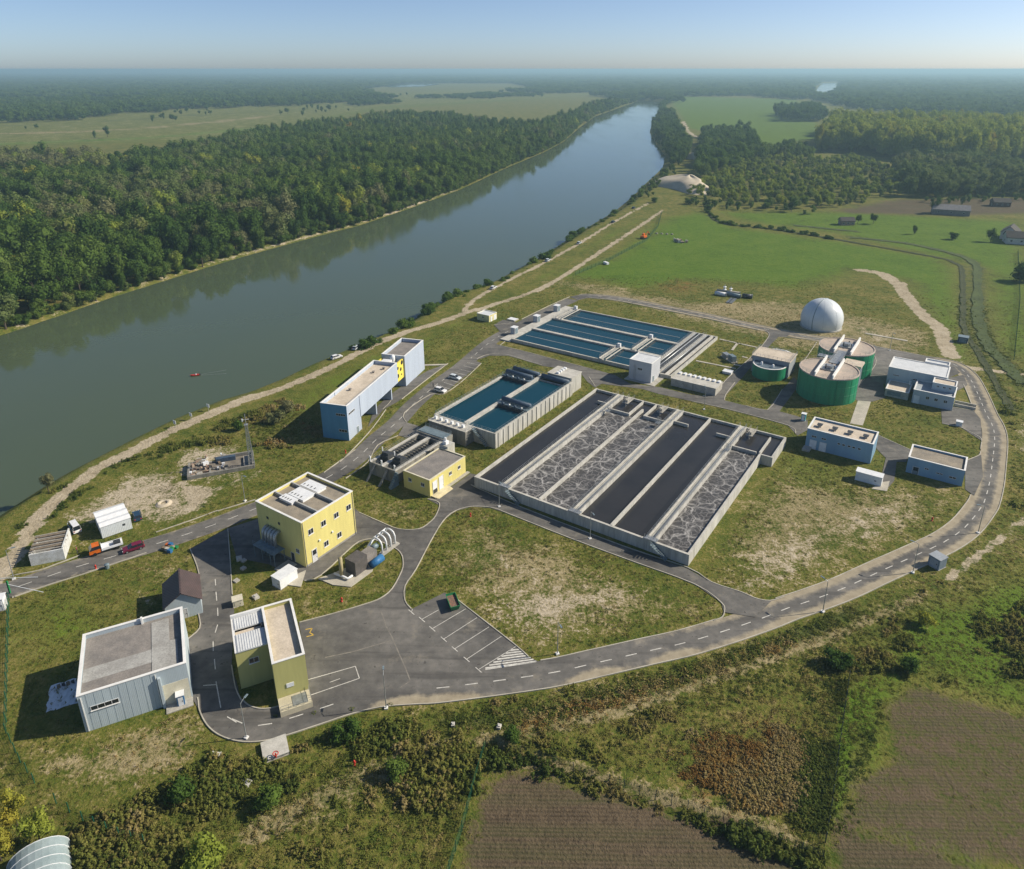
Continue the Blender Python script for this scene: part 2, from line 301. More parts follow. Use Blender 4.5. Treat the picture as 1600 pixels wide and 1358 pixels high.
# ground-cover zones: channel, weight, feather m, polygon
zones=[
 ('dry',.75,9,[(640,1105),(900,1075),(1200,985),(1420,905),(1640,800),(1640,830),(1420,960),(1100,1080),(900,1110),(700,1130)]),('dry',.6,8,[(960,1080),(1150,1040),(1280,1010),(1260,1060),(1130,1110),(980,1130)]),('bare',.6,4,[(270,700),(390,690),(400,745),(330,770),(250,745)]),('bare',.55,5,[(170,560+280),(60,880),(110,835),(180,820),(240,835)]),
 ('bare',.66,5,[(92,808),(127,792),(153,770),(191,745),(234,729),(274,727),(287,755),(315,762),(340,753),(322,780),(318,800),(297,816),(234,832),(190,822),(120,835)]),
 ('bare',.9,2,[(270,740),(300,755),(340,756),(400,738),(396,746),(345,768),(320,790),(300,812),(280,790)]),
 ('plough',.75,4,[(225,760),(270,735),(296,780),(280,812),(235,822)]),
 ('bare',.66,7,[(760,930),(830,905),(930,900),(1010,905),(1060,930),(960,960),(870,1000),(800,985)]),
 ('dry',.75,8,[(700,840),(760,800),(900,860),(1120,950),(1000,990),(850,1020),(740,940),(660,900)]),
 ('lush',.6,6,[(690,870),(760,830),(830,850),(860,880),(760,900)]),('lush',.6,4,[(905,960),(960,925),(1010,940),(960,975)]),
 ('bare',.60,9,[(1130,860),(1250,800),(1380,770),(1480,785),(1400,840),(1230,915),(1180,925),(1120,900)]),
 ('dry',.8,10,[(1100,850),(1200,740),(1400,760),(1520,780),(1380,870),(1200,930)]),
 ('lush',.45,8,[(1190,700),(1260,690),(1360,740),(1340,790),(1200,790)]),
 ('dry',.8,6,[(470,960),(480,930),(560,930),(600,900),(620,880),(600,930)]),
 ('dry',.85,6,[(20,1190),(150,1150),(280,1110),(330,1150),(300,1220),(180,1260),(80,1240)]),
 ('dry',.6,5,[(180,880),(260,860),(300,880),(240,960)]),
 ('bare',.5,5,[(60,1220),(170,1180),(280,1180),(240,1260),(140,1260)]),
 ('lush',.5,5,[(30,930),(150,900),(180,980),(60,1040),(25,1000)]),
 ('lush',.5,4,[(60,1190),(100,1195),(190,1270),(160,1280)]),
 ('dry',.7,4,[(575,790),(640,780),(680,790),(650,820),(590,810)]),
 ('dry',.9,8,[(850,440),(1000,480),(1300,560),(1440,560),(1450,520),(1250,470),(1080,470),(900,440)]),
 ('bare',.7,5,[(1310,500),(1360,510),(1400,530),(1380,545),(1330,520)]),('bare',.5,4,[(1440,560),(1500,560),(1520,580),(1480,570)]),
 ('bare',.5,3,[(1575,660),(1600,640),(1640,700),(1600,720),(1580,700)]),('bare',.4,2,[(1100,990),(1200,975),(1300,945),(1290,965),(1180,1000)]),
 ('lush',.9,14,[(870,430),(960,400),(1040,340),(1100,330),(1150,355),(1300,375),(1480,405),(1500,430),(1500,560),(1460,500),(1420,440),(1340,425),(1250,450),(1100,440),(1000,450)]),
 ('rust',.5,5,[(1015,446),(1050,430),(1100,442),(1090,460),(1040,458)]),
 ('lush',.8,15,[(1115,330),(1320,330),(1600,345),(1640,560),(1560,560),(1530,420),(1300,365),(1150,345)]),
 ('lush',.5,5,[(420,625),(560,560),(700,505),(760,480),(950,360),(1030,325),(1000,350),(800,470),(700,530),(660,560),(560,590),(500,640),(430,690)]),
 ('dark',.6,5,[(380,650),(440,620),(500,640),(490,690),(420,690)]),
 ('plough',1,14,[(1300,330),(1400,311),(1640,308),(1640,334),(1480,337),(1330,334)]),
 ('plough',1,2,[(780,1200),(830,1205),(1000,1245),(1285,1340),(1330,1500),(690,1500),(725,1358),(755,1240)]),
 ('plough',.68,1.5,[(1372,1105),(1425,1066),(1640,1125),(1640,1380),(1540,1352),(1312,1288),(1330,1220),(1390,1190)]),
 ('plough',.9,3,[(1295,1275),(1560,1358),(1600,1500),(1295,1500)]),
 ('lush',.9,4,[(1325,1080),(1400,1060),(1380,1150),(1340,1200),(1320,1160)]),
 ('lush',.7,6,[(1400,950),(1640,880),(1640,1130),(1420,1060),(1330,1040)]),('lush',.8,3,[(1400,1260),(1560,1358),(1540,1380),(1380,1290)]),
 ('dark',.8,4,[(1270,1060),(1320,1070),(1310,1180),(1290,1280),(1240,1280),(1250,1180)]),
 ('rust',.8,5,[(1030,1180),(1120,1150),(1200,1132),(1250,1150),(1255,1200),(1240,1262),(1180,1262),(1080,1220)]),
 ('dry',.7,4,[(1000,1210),(1100,1235),(1240,1290),(1270,1320),(1000,1240),(780,1190)]),
 ('dark',.3,6,[(280,1200),(420,1160),(620,1140),(740,1170),(720,1300),(690,1400),(200,1400),(100,1330)]),
 ('dark',.25,5,[(640,1110),(900,1080),(1250,980),(1420,930),(1320,1060),(1150,1140),(860,1180),(760,1160)]),
 ('dry',.95,4,[(420,1290),(520,1220),(650,1170),(680,1180),(560,1240),(460,1300)]),
 ('dry',.5,4,[(980,1090),(1120,1060),(1180,1080),(1080,1130),(980,1120)]),
 ('bare',.35,3,[(460,1135),(620,1105),(900,1075),(900,1085),(640,1125),(480,1155)]),
 ('dry',.45,25,[(-600,230),(0,225),(350,215),(600,165),(900,150),(1000,140),(700,140),(300,160),(-600,190)]),
 ('lush',.45,25,[(-600,232),(0,228),(350,218),(600,170),(900,150),(1000,140),(700,140),(300,160),(-600,190)]),('lush',.7,15,[(1040,150),(1250,155),(1300,215),(1200,230),(1070,200)]),
]
bands=[('dry',.9,1.0,[(740,1160),(860,1135),(1000,1098),(1130,1055),(1240,1012),(1340,978),(1440,930)]),('dark',.9,1.2,[(700,1128),(860,1108),(1000,1074),(1130,1034),(1240,995),(1340,955)]),('rust',.55,.8,[(820,1128),(960,1090),(1100,1048),(1230,1003)]),
 ('dry',1.0,1.4,[(400,1300),(470,1262),(560,1215),(640,1185),(700,1165)]),('dry',.9,1.0,[(790,1185),(900,1205),(1020,1240),(1150,1280),(1250,1315)]),('bare',.75,.25,[(1150,925),(1230,880),(1330,835),(1420,800)]),('bare',.75,.25,[(1158,932),(1240,886),(1338,842),(1430,806)]),('bare',.7,.25,[(720,850),(800,880),(880,930),(920,990)]),('bare',.7,.25,[(706,856),(790,888),(866,938),(906,996)]),('bare',.7,.3,[(200,900),(230,940),(270,945)]),
 ('dark',.9,11,[(-60,196),(120,190),(300,178)]),('dry',.9,12,[(-60,208),(200,200),(420,180)]),('dark',.9,9,[(200,186),(420,172),(600,160)]),('lush',.9,14,[(0,222),(240,212),(420,196)]),('bare',.6,5,[(100,196),(300,186),(520,170)]),('dark',.7,.7,[(1372,1100),(1330,1225),(1310,1290)]),('lush',.9,.9,[(1330,1085),(1312,1200),(1300,1280)])]
def cover(X,Y):
    n=len(X); c={k:np.zeros(n) for k in ('dry','lush','bare','plough','dark','rust')}
    wob=(fbm(X,Y,9,3)-.5)*5
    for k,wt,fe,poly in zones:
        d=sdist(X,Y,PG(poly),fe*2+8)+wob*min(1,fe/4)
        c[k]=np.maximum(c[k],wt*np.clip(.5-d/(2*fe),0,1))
    for pts,hw in paths:
        d=ldist(X,Y,smooth(PG(pts),4),20)+(fbm(X,Y,4,8)-.5)*1.2
        c['bare']=np.maximum(c['bare'],np.clip(.5-(d-hw)/1.4,0,1)*1.0)
    for k,wt,hw,pts in bands:
        d=ldist(X,Y,smooth(PG(pts),4),20)+(fbm(X,Y,6,9)-.5)*1.5; c[k]=np.maximum(c[k],wt*np.clip(.5-(d-hw)/2,0,1))
    for pts,hw in ditch:
        d=ldist(X,Y,smooth(PG(pts),4),20); c['dark']=np.maximum(c['dark'],np.clip(.5-(d-hw)/2,0,1))
    return c
# ---------------------------------------------------------------- ground
def axis(a,b,st,gl,gr,L,Rr):
    v=list(np.arange(a,b+.1,st)); s=st; x=v[-1]
    while x<Rr: s*=gr; x+=s; v.append(x)
    s=st; x=v[0]; l=[]
    while x>L: s*=gl; x-=s; l.append(x)
    return np.array(l[::-1]+v)
xs=axis(-130,185,1.3,1.055,1.055,-30000,30000); ys=axis(52,300,1.3,1.5,1.02,20,40000)
XX,YY=np.meshgrid(xs,ys); X=XX.ravel(); Y=YY.ravel()
LEFT=PG(far_bank,WZ)+[(-30000,100),(-30000,40000),(-500,40000)]
def river_d(X,Y): return sdist(X,Y,RIVER,200.0)
def left_side(X,Y): return sdist(X,Y,LEFT,5.0)<4.9
def height(X,Y,d=None):
    d=river_d(X,Y) if d is None else d
    lf=left_side(X,Y)&(d>-4); cap=np.where(lf,-2.4,0.0); wd=np.where(lf,3.5,7)+np.clip(Y-350,0,None)*.012
    z=np.clip(WZ+(cap-WZ)*d/wd,-8,cap)
    z=z+np.where(d>wd,(fbm(X,Y,14,5)-.5)*.25*np.clip((d-wd)/20,0,1),0)
    for pts,hw in ditch:
        dd=ldist(X,Y,smooth(PG(pts),4),20); z-=.25*np.clip(1-dd/(hw+1.5),0,1)
    return z
RD=river_d(X,Y); ZZ=height(X,Y,RD)
flat=np.full(X.shape,60.0)
for p in ASP: flat=np.minimum(flat,sdist(X,Y,p,10))
flat=np.minimum(flat,ldist(X,Y,C1,14)-3.2); flat=np.minimum(flat,ldist(X,Y,R2c,14)-3.2)
site=sdist(X,Y,PG([(0,900),(380,690),(480,640),(760,480),(900,450),(1500,540),(1600,700),(1560,860),(1200,1000),(800,1110),(380,1180),(0,1180)]),30)
ZZ=np.where((site<10)&(ZZ>-1),np.minimum(ZZ,0)*np.clip(site/10,0,1),ZZ)-np.where((flat<0),.05,0)
me=bpy.data.meshes.new('ground'); nx,ny=len(xs),len(ys)
idx=np.arange(nx*ny).reshape(ny,nx); q=np.stack([idx[:-1,:-1],idx[:-1,1:],idx[1:,1:],idx[1:,:-1]],-1).reshape(-1,4)
me.vertices.add(nx*ny); me.vertices.foreach_set('co',np.stack([X,Y,ZZ],1).ravel())
me.loops.add(q.size); me.loops.foreach_set('vertex_index',q.ravel().astype(np.int32)); me.polygons.add(len(q)); me.polygons.foreach_set('loop_start',np.arange(0,q.size,4,dtype=np.int32))
me.update(); me.validate()
c=cover(X,Y)
beach=np.clip(1-np.abs(RD-2.5)/3.5,0,1)*(X<-60+Y*.0)*(Y>250)
c['bare']=np.maximum(c['bare'],beach*.8*(.4+fbm(X,Y,25,4)))
c['dark']=np.maximum(c['dark'],np.clip(1-np.abs(RD-7)/6,0,1)*(fbm(X,Y,12,6)>.42)*.8*(Y>160))
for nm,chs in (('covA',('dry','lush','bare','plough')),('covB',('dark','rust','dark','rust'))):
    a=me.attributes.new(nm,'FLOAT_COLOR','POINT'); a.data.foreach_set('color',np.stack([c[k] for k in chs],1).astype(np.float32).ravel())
me.polygons.foreach_set('use_smooth',np.ones(len(q),bool))
_a,_b=G(780,1200),G(1280,1340); ROWAZ=-math.atan2(_b[1]-_a[1],_b[0]-_a[0])
gm,t,b=newmat('ground_cover'); p=pos(t)
A=N(t,'ShaderNodeAttribute',attribute_name='covA'); B=N(t,'ShaderNodeAttribute',attribute_name='covB')
sa=N(t,'ShaderNodeSeparateColor'); sb=N(t,'ShaderNodeSeparateColor'); t.links.new(A.outputs['Color'],sa.inputs[0]); t.links.new(B.outputs['Color'],sb.inputs[0])
n1=noise(t,.06,p,5,.65); n2=noise(t,.35,p,5,.7); n3=noise(t,1.7,p,3,.7); nbig=noise(t,.012,p,4,.6)
nm_=math_(t,'ADD',math_(t,'MULTIPLY',n1,.28),math_(t,'ADD',math_(t,'MULTIPLY',n2,.38),math_(t,'MULTIPLY',n3,.34)))
def mask(src,k=3.4,off=-.42,nn=nm_,amp=3.6):
    return math_(t,'MULTIPLY',math_(t,'ADD',math_(t,'ADD',src,math_(t,'MULTIPLY',math_(t,'SUBTRACT',nn,.5),amp)),off),k,True)
base=ramp(t,[(.40,(.044,.068,.010)),(.46,(.084,.104,.017)),(.53,(.140,.132,.031)),(.60,(.225,.185,.068))],nm_).outputs[0]
base=mixc(t,mask(nbig,3,-.62,n2,.5),base,(.055,.085,.018))
lush=ramp(t,[(.38,(.048,.096,.008)),(.5,(.080,.140,.012)),(.62,(.120,.160,.022))],nm_).outputs[0]
col=mixc(t,mask(sa.outputs[1]),base,lush)
dry=ramp(t,[(.40,(.120,.125,.045)),(.48,(.20,.172,.080)),(.58,(.32,.265,.15))],nm_).outputs[0]
col=mixc(t,mask(sa.outputs[0],3.4,-.50),col,dry)
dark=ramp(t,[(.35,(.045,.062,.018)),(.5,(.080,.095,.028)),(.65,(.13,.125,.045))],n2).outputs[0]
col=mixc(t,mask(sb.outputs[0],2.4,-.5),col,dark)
rust=ramp(t,[(.35,(.11,.085,.028)),(.65,(.22,.125,.035))],n2).outputs[0]
col=mixc(t,mask(sb.outputs[1]),col,rust)
mp=N(t,'ShaderNodeMapping'); mp.inputs['Rotation'].default_value=(0,0,ROWAZ); mp.inputs['Scale'].default_value=(.05,1.0,1); t.links.new(p,mp.inputs['Vector'])
wv=N(t,'ShaderNodeTexWave'); wv.bands_direction='Y'; wv.inputs['Scale'].default_value=.55; wv.inputs['Distortion'].default_value=3.5; wv.inputs['Detail'].default_value=3; wv.inputs['Detail Scale'].default_value=1.2; t.links.new(mp.outputs[0],wv.inputs['Vector'])
pl=mixc(t,ramp(t,[(.38,(0,)*3),(.62,(1,)*3)],nm_).outputs[0],(.040,.030,.020),(.125,.094,.060)); mp2=N(t,'ShaderNodeMapping'); mp2.inputs['Rotation'].default_value=(0,0,ROWAZ); mp2.inputs['Scale'].default_value=(.02,.35,1); t.links.new(p,mp2.inputs['Vector']); pl=mixc(t,ramp(t,[(.42,(0,)*3),(.60,(.8,)*3)],noise(t,1.0,mp2.outputs[0],4,.7)).outputs[0],pl,(.060,.062,.026)); pl=mixc(t,math_(t,'MULTIPLY',wv.outputs['Fac'],.45),pl,(.135,.103,.064))
col=mixc(t,mask(A.outputs['Alpha'],3,-.42,nm_,2.2),col,pl)
bare=ramp(t,[(.40,(.24,.20,.135)),(.5,(.36,.305,.215)),(.6,(.46,.40,.30))],nm_).outputs[0]
col=mixc(t,mask(sa.outputs[2],4,-.47,nm_,3.0),col,bare)
t.links.new(col,b.inputs['Base Color']); b.inputs['Roughness'].default_value=.95; b.inputs['Specular IOR Level'].default_value=.1
bn=N(t,'ShaderNodeBump'); bn.inputs['Strength'].default_value=.9; bn.inputs['Distance'].default_value=.35; t.links.new(math_(t,'ADD',n2,math_(t,'MULTIPLY',n3,.8)),bn.inputs['Height']); t.links.new(bn.outputs[0],b.inputs['Normal'])
me.materials.append(gm)
go=bpy.data.objects.new('ground',me); COL.objects.link(go); props(go,kind='structure')
# ---------------------------------------------------------------- river
wm,t,b=newmat('river_water'); p=pos(t)
b.inputs['Base Color'].default_value=(.045,.046,.022,1); b.inputs['Roughness'].default_value=.07; b.inputs['IOR'].default_value=1.333; b.inputs['Specular IOR Level'].default_value=.5
c1_=noise(t,.02,p,3); t.links.new(mixc(t,c1_,(.068,.090,.048),(.058,.082,.052)),b.inputs['Base Color'])
mp=N(t,'ShaderNodeMapping'); mp.inputs['Scale'].default_value=(1,1,1); t.links.new(p,mp.inputs['Vector'])
mw=N(t,'ShaderNodeMapping'); mw.inputs['Rotation'].default_value=(0,0,R(28)); mw.inputs['Scale'].default_value=(.03,.006,1); t.links.new(p,mw.inputs['Vector'])
t.links.new(ramp(t,[(.42,(.03,)*3),(.62,(.12,)*3)],noise(t,1.0,mw.outputs[0],5,.65)).outputs[0],b.inputs['Roughness'])
wn=noise(t,.55,mp.outputs[0],3,.55); wn2=noise(t,.05,p,3)
bn=N(t,'ShaderNodeBump'); bn.inputs['Distance'].default_value=.3; t.links.new(math_(t,'MULTIPLY',wn2,.10),bn.inputs['Strength']); t.links.new(wn,bn.inputs['Height']); t.links.new(bn.outputs[0],b.inputs['Normal'])
mb=MB(); mb.sheet([(-900,60),(1500,60),(1500,4200),(-900,4200)],WZ)
props(mb.build('river',wm),kind='structure')
wm2=wm
mb=MB(); mb.sheet(PG([(1274,144),(1279,136),(1284,130.5),(1308,129),(1307,137),(1306,141),(1295,142),(1288,146)],.6),.6); props(mb.build('river_bend',wm),kind='structure')
mb=MB(); mb.sheet(PG([(595,133),(640,130),(690,131),(660,135),(610,136)],.6),.6); props(mb.build('far_pond',wm),kind='structure')
# ---------------------------------------------------------------- roads
am,t,b=newmat('asphalt'); p=pos(t)
at=N(t,'ShaderNodeAttribute',attribute_name='dust')
n1=noise(t,.05,p,5,.6); n2=noise(t,.5,p,4,.65); n3=noise(t,6,p,2)
base=ramp(t,[(.38,(.078,.075,.072)),(.5,(.122,.117,.108)),(.62,(.18,.17,.155))],math_(t,'ADD',math_(t,'MULTIPLY',n1,.65),math_(t,'MULTIPLY',n2,.35))).outputs[0]
vor=N(t,'ShaderNodeTexVoronoi'); vor.feature='DISTANCE_TO_EDGE'; vor.inputs['Scale'].default_value=.11; mpx=N(t,'ShaderNodeMapping'); t.links.new(p,mpx.inputs[0])
t.links.new(mixc(t,.06,mpx.outputs[0],N(t,'ShaderNodeTexNoise',Scale=.4).outputs['Color']),vor.inputs['Vector'])
crack=ramp(t,[(.0,(1,1,1)),(.012,(0,0,0))],vor.outputs['Distance']).outputs[0]
base=mixc(t,math_(t,'MULTIPLY',crack,.07),base,(.26,.24,.20))
mq=N(t,'ShaderNodeMapping'); mq.inputs['Rotation'].default_value=(0,0,R(25)); mq.inputs['Scale'].default_value=(.035,.5,1); t.links.new(p,mq.inputs['Vector'])
base=mixc(t,ramp(t,[(.54,(0,)*3),(.66,(.5,)*3)],noise(t,1.0,mq.outputs[0],3)).outputs[0],base,(.05,.048,.046)); base=mixc(t,ramp(t,[(.60,(0,)*3),(.72,(.55,)*3)],noise(t,.22,p,4)).outputs[0],base,(.25,.225,.18)); base=mixc(t,ramp(t,[(.64,(0,)*3),(.70,(.7,)*3)],noise(t,.8,p,3)).outputs[0],base,(.045,.042,.04))
dm=math_(t,'MULTIPLY',math_(t,'ADD',math_(t,'ADD',at.outputs['Fac'],math_(t,'MULTIPLY',math_(t,'SUBTRACT',n2,.5),.9)),-.42),2.4,True)
base=mixc(t,dm,base,ramp(t,[(.3,(.24,.205,.145)),(.7,(.36,.315,.23))],n2).outputs[0])
t.links.new(base,b.inputs['Base Color']); b.inputs['Roughness'].default_value=.9; b.inputs['Specular IOR Level'].default_value=.25
def ribbon(name,c,hw,z,dustf=None,n=9):
    mb=MB(); m_=len(c); offs=np.linspace(-hw,hw,n); cols=[offset(c,-o) for o in offs]; v=[];d=[]
    for i in range(m_):
        for k in range(n):
            v.append((*cols[k][i],z)); e=abs(offs[k])/hw; d.append(dustf(v[-1],offs[k]/hw) if dustf else 0)
    f=[(i*n+k,i*n+k+1,(i+1)*n+k+1,(i+1)*n+k) for i in range(m_-1) for k in range(n-1)]
    mb.add(v,f); o=mb.build(name,am); a=o.data.attributes.new('dust','FLOAT','POINT'); a.data.foreach_set('value',d)
    return props(o,kind='structure')
DSPOT=[(*G(700,1090),1),(*G(640,1096),1),(*G(930,1052),1),(*G(1060,1025),1),(*G(1230,968),1),(*G(1330,925),1),(*G(1390,870),-1)]
def dust1(p,e):
    s=np.clip((p[0]-10)/55,0,1)
    for q_ in DSPOT: s=max(s,1.3*math.exp(-((p[0]-q_[0])**2+(p[1]-q_[1])**2)/28) if e*q_[2]>-.2 else s)
    return float(np.clip((abs(e)-.36)*2.0,0,1)*(.22+.8*s)+.34*s)
road=ribbon('road',C1,3.1,.03,dust1)
road2=ribbon('access_road',R2c,3.0,.042,lambda p,e:float(np.clip((abs(e)-.6)*1.6,0,1)*.5+(.25 if p[0]<-60 else .05)))
AZI=lambda i:.048+.006*i
for i,(nm,p) in enumerate(asphalt):
    mb=MB(); mb.sheet(ASP[i],AZI(i)); props(mb.build(nm,am),kind='structure')
def stone_strip(name,pts,z,m=kerbm):
    mb=MB(); mb.prism(PG(pts),-.1,z); return props(mb.build(name,m),kind='structure')
EXTRA=[PG(p) for p in ([(1341,624),(1362,624),(1348,665),(1328,662)],[(1371,755),(1390,752),(1386,768),(1362,764)],[(450,905),(478,892),(470,918),(430,912)],[(497,905),(520,897),(560,880),(586,876),(582,893),(548,918),(520,915)])]
ditm=M('ditch_reeds',(.030,.042,.012),(.055,.062,.020),.3,.95,fine=.3,fscale=1.5,bump=.6); ditm2=M('ditch_verge',(.062,.088,.020),(.040,.058,.014),.12,.95,fine=.3,fscale=1.0,bump=.6)
for k_,(pts,hw) in enumerate(ditch):
    q=smooth(PG(pts),14); a=[];b_=[]
    for i,p_ in enumerate(q):
        t_=(Vector(q[min(i+1,len(q)-1)])-Vector(q[max(i-1,0)])).normalized(); w1=hw*.75*random.uniform(.6,1.25); w2=hw*.75*random.uniform(.6,1.25); a.append((p_[0]-t_.y*w1,p_[1]+t_.x*w1)); b_.append((p_[0]+t_.y*w2,p_[1]-t_.x*w2))
    n=len(q); mb=MB(); mb.add([(*p_,.12) for p_ in a]+[(*p_,.05) for p_ in q]+[(*p_,.12) for p_ in b_],[(k*n+i,k*n+i+1,(k+1)*n+i+1,(k+1)*n+i) for k in range(2) for i in range(n-1)]); props(mb.build('ditch',ditm if k_==0 else ditm2),kind='structure')
stone_strip('concrete_path',[(1341,624),(1362,624),(1348,665),(1328,662)],.06)
stone_strip('concrete_pad',[(1371,755),(1390,752),(1386,768),(1362,764)],.10)
stone_strip('concrete_slab',[(450,905),(478,892),(470,918),(430,912)],.2); 
stone_strip('equipment_slab',[(497,905),(520,897),(560,880),(586,876),(582,893),(548,918),(520,915)],.2)
zt=Z(1030,500,6.957)
for a_,b_ in (((655,210),(1060,300)),((400,445),(830,530)),((855,250),(790,330)),((810,485),(890,500)),((900,400),(960,415)),((510,720),(640,750))):
    p0,p1=G(*zt(*a_)),G(*zt(*b_)); q0=offset([p0,p1],.45); q1=offset([p0,p1],-.45); mb=MB(); mb.prism(q0+q1[::-1],-.1,.14); props(mb.build('footpath',kerbm),kind='structure')
for pts in ([(1292,531),(1320,537)],[(1352,521),(1418,533)],[(662,571),(699,570)]):
    p0,p1=G(*pts[0]),G(*pts[1]); mb=MB(); mb.prism(offset([p0,p1],.6)+offset([p0,p1],-.6)[::-1],-.1,.16); props(mb.build('footpath',kerbm),kind='structure')
def kerb(pts,world=False,sm=3,w=.095,h=.17):
    q=pts if world else PG(pts)
    if sm: q=smooth(q,sm)
    a=offset(q,w); b_=offset(q,-w); mb=MB(); n=len(q)
    v=[(*p,-.05) for p in a]+[(*p,h) for p in a]+[(*p,h) for p in b_]+[(*p,-.05) for p in b_]
    mb.add(v,[(k*n+i,k*n+i+1,(k+1)*n+i+1,(k+1)*n+i) for k in range(3) for i in range(n-1)])
    return props(mb.build('kerb',kerbm),kind='structure')
kerb(offset(O1[4:190],-.1),True,0)
IN=offset(O1,6.25)
def kerb_between(a,b):
    pa,pb=G(*a),G(*b); ia=min(range(len(IN)),key=lambda i:(IN[i][0]-pa[0])**2+(IN[i][1]-pa[1])**2); ib=min(range(len(IN)),key=lambda i:(IN[i][0]-pb[0])**2+(IN[i][1]-pb[1])**2)
    i0,i1=sorted((ia,ib)); kerb(IN[i0:i1+1],True,0)
for a_,b_ in (((483,1088),(378,1095)),((842,1033),(1120,968)),((1215,937),(1519,773)),((1532,706),(1534,690)),((1522,640),(1512,603)),((1195,517),(925,466))): kerb_between(a_,b_)
for pl in ([(297,858),(308,885),(313,912),(307,925)],[(306,943),(311,962),(312,982),(292,1000)],[(356,826),(360,880),(362,912),(363,930)],[(362,1040),(368,1075),(378,1096)],
 [(468,973),(525,958),(575,943),(595,935),(613,920),(628,892),(630,878),(627,866),(616,856),(586,844),(570,844),(552,853),(502,899),(476,908)],
 [(561,801),(595,816),(623,827),(654,827),(671,817),(681,806),(687,790),(683,784),(668,780)],
 [(826,1027),(805,1008),(727,947),(712,935)],[(643,952),(633,939),(633,916),(650,890),(672,848),(692,815),(711,799),(737,792),(770,794),(799,805),(890,841),(987,877),(1085,913),(1127,942),(1132,955),(1128,965),(1115,970)],
 [(736,758),(810,791),(972,853),(1074,887),(1112,910),(1157,925),(1180,935),(1203,939),(1225,933)],
 [(700,568),(657,601),(628,624)],[(603,640),(583,668),(557,697),(531,722)],[(604,622),(612,618),(610,628),(598,640)],
 [(622,681),(590,696),(574,723),(540,748)],[(635,660),(632,645),(672,617),(693,616),(722,596),(752,568)],[(745,561),(764,554),(793,555),(822,564),(847,571)],
 [(781,540),(822,550),(871,563),(910,573)],[(799,526),(781,540)],[(920,589),(930,604)],[(1098,619),(1119,612),(1136,592),(1180,552),(1200,528),(1201,521),(1195,517)],[(1132,626),(1134,617),(1148,598)],[(1217,526),(1228,527),(1276,532)],
 [(1165,634),(1199,641),(1222,609)],[(1080,627),(1138,640),(1231,665),(1243,678)],[(1276,535),(1262,556),(1254,567)],[(1345,600),(1368,570),(1366,556)],
 [(1371,680),(1424,704)],[(1512,719),(1529,712),(1532,706)],[(1501,668),(1530,683),(1534,690)],[(1472,662),(1501,668)],[(1473,634),(1521,642)],
 [(340,798),(297,814),(244,832)],[(125,868),(85,883),(60,892),(23,899),(0,906)],[(229,864),(191,877),(128,898),(74,915),(19,934)],[(399,781),(340,799)],[(506,739),(555,703)],
 [(815,499),(860,477),(890,464)],[(772,508),(800,505)]): kerb(pl)
# painted markings, children of the roads
def dashes(c,start,period,ln,parent,z,w=.09):
    d=0; nxt=start; mbs=0
    for i in range(len(c)-1):
        a=Vector(c[i]);b_=Vector(c[i+1]);L=(b_-a).length
        while nxt<d+L:
            p=a.lerp(b_,(nxt-d)/L); tt=(b_-a).normalized()*ln/2; n_=Vector((-tt.y,tt.x)).normalized()*w
            mb=MB(); mb.sheet([tuple(p-tt-n_),tuple(p+tt-n_),tuple(p+tt+n_),tuple(p-tt+n_)],z); mb.build('lane_dash',line,parent); nxt+=period
        d+=L
dashes(C1[8:190],1.0,4.9,2.2,road,.042)
dashes(R2c[10:],0,5.2,2.4,road2,.054)
yard=bpy.data.objects['yard']
ZY=AZI(0)+.004
def stripe(a,b,w,parent,z=ZY,m=line,name='parking_line'):
    q0=G(*a);q1=G(*b); mb=MB(); mb.sheet(offset([q0,q1],w)+offset([q0,q1],-w)[::-1],z); return mb.build(name,m,parent)
z8=Z(630,760,3.077)
for a_,b_ in (((40,605),(45,590)),((90,640),(170,595)),((140,685),(300,590)),((195,735),(355,632)),((248,782),(412,677)),((305,832),(472,722)),((362,882),(545,768))):
    stripe(z8(*a_),z8(*b_),.06,yard); 
    stripe(z8(a_[0]-14,a_[1]-11),z8(a_[0]+14,a_[1]+13),.07,yard)
for k in range(7):
    f_=k/7; p0=(395+(530-395)*f_,875+(775-875)*f_); p1=(640+(545-640)*f_,842+(775-842)*f_); stripe(z8(*p0),z8(*p1),.16,yard,name='hatch_line')
stripe(z8(395,882),z8(640,845),.08,yard,name='hatch_line')
zy=Z(300,880,3.995)
for a_,b_ in (((720,730),(1020,645)),((1020,645),(1045,720)),((1045,720),(740,825)),((860,745),(925,722))): stripe(zy(*a_),zy(*b_),.07,yard,name='bay_line')
for a_,b_ in (((1180,300),(1215,400)),((1215,400),(1245,455)),((1245,455),(1290,560)),((1290,560),(1335,660)),((1335,660),(1362,735)),((830,590),(1000,555)),((1000,555),(1240,485)),((1362,735),(1300,780))): stripe(zy(*a_),zy(*b_),.11,yard,m=M('pale_seam_%d'%a_[0],(.22,.205,.175),(.14,.13,.115),1.1,.9),name='asphalt_seam')
for a_,b_ in (((708,415),(750,408)),((750,408),(735,435)),((735,435),(760,450)),((760,450),(715,460))): stripe(zy(*a_),zy(*b_),.10,yard,m=yline,name='yellow_mark')
wr=bpy.data.objects['west_road']
for a_,b_ in (((145,100),(148,140)),((150,180),(155,235)),((160,280),(162,330)),((160,385),(145,435)),((132,490),(133,550)),((140,600),(146,665)),((150,740),(180,905)),((70,765),(150,760)),((220,960),(278,995))): stripe(zy(*a_),zy(*b_),.08,wr,z=AZI(1)+.004,name='lane_dash')
zp=Z(660,540,6.154); pb=bpy.data.objects['parking_bay']; zpb=AZI(11)+.004
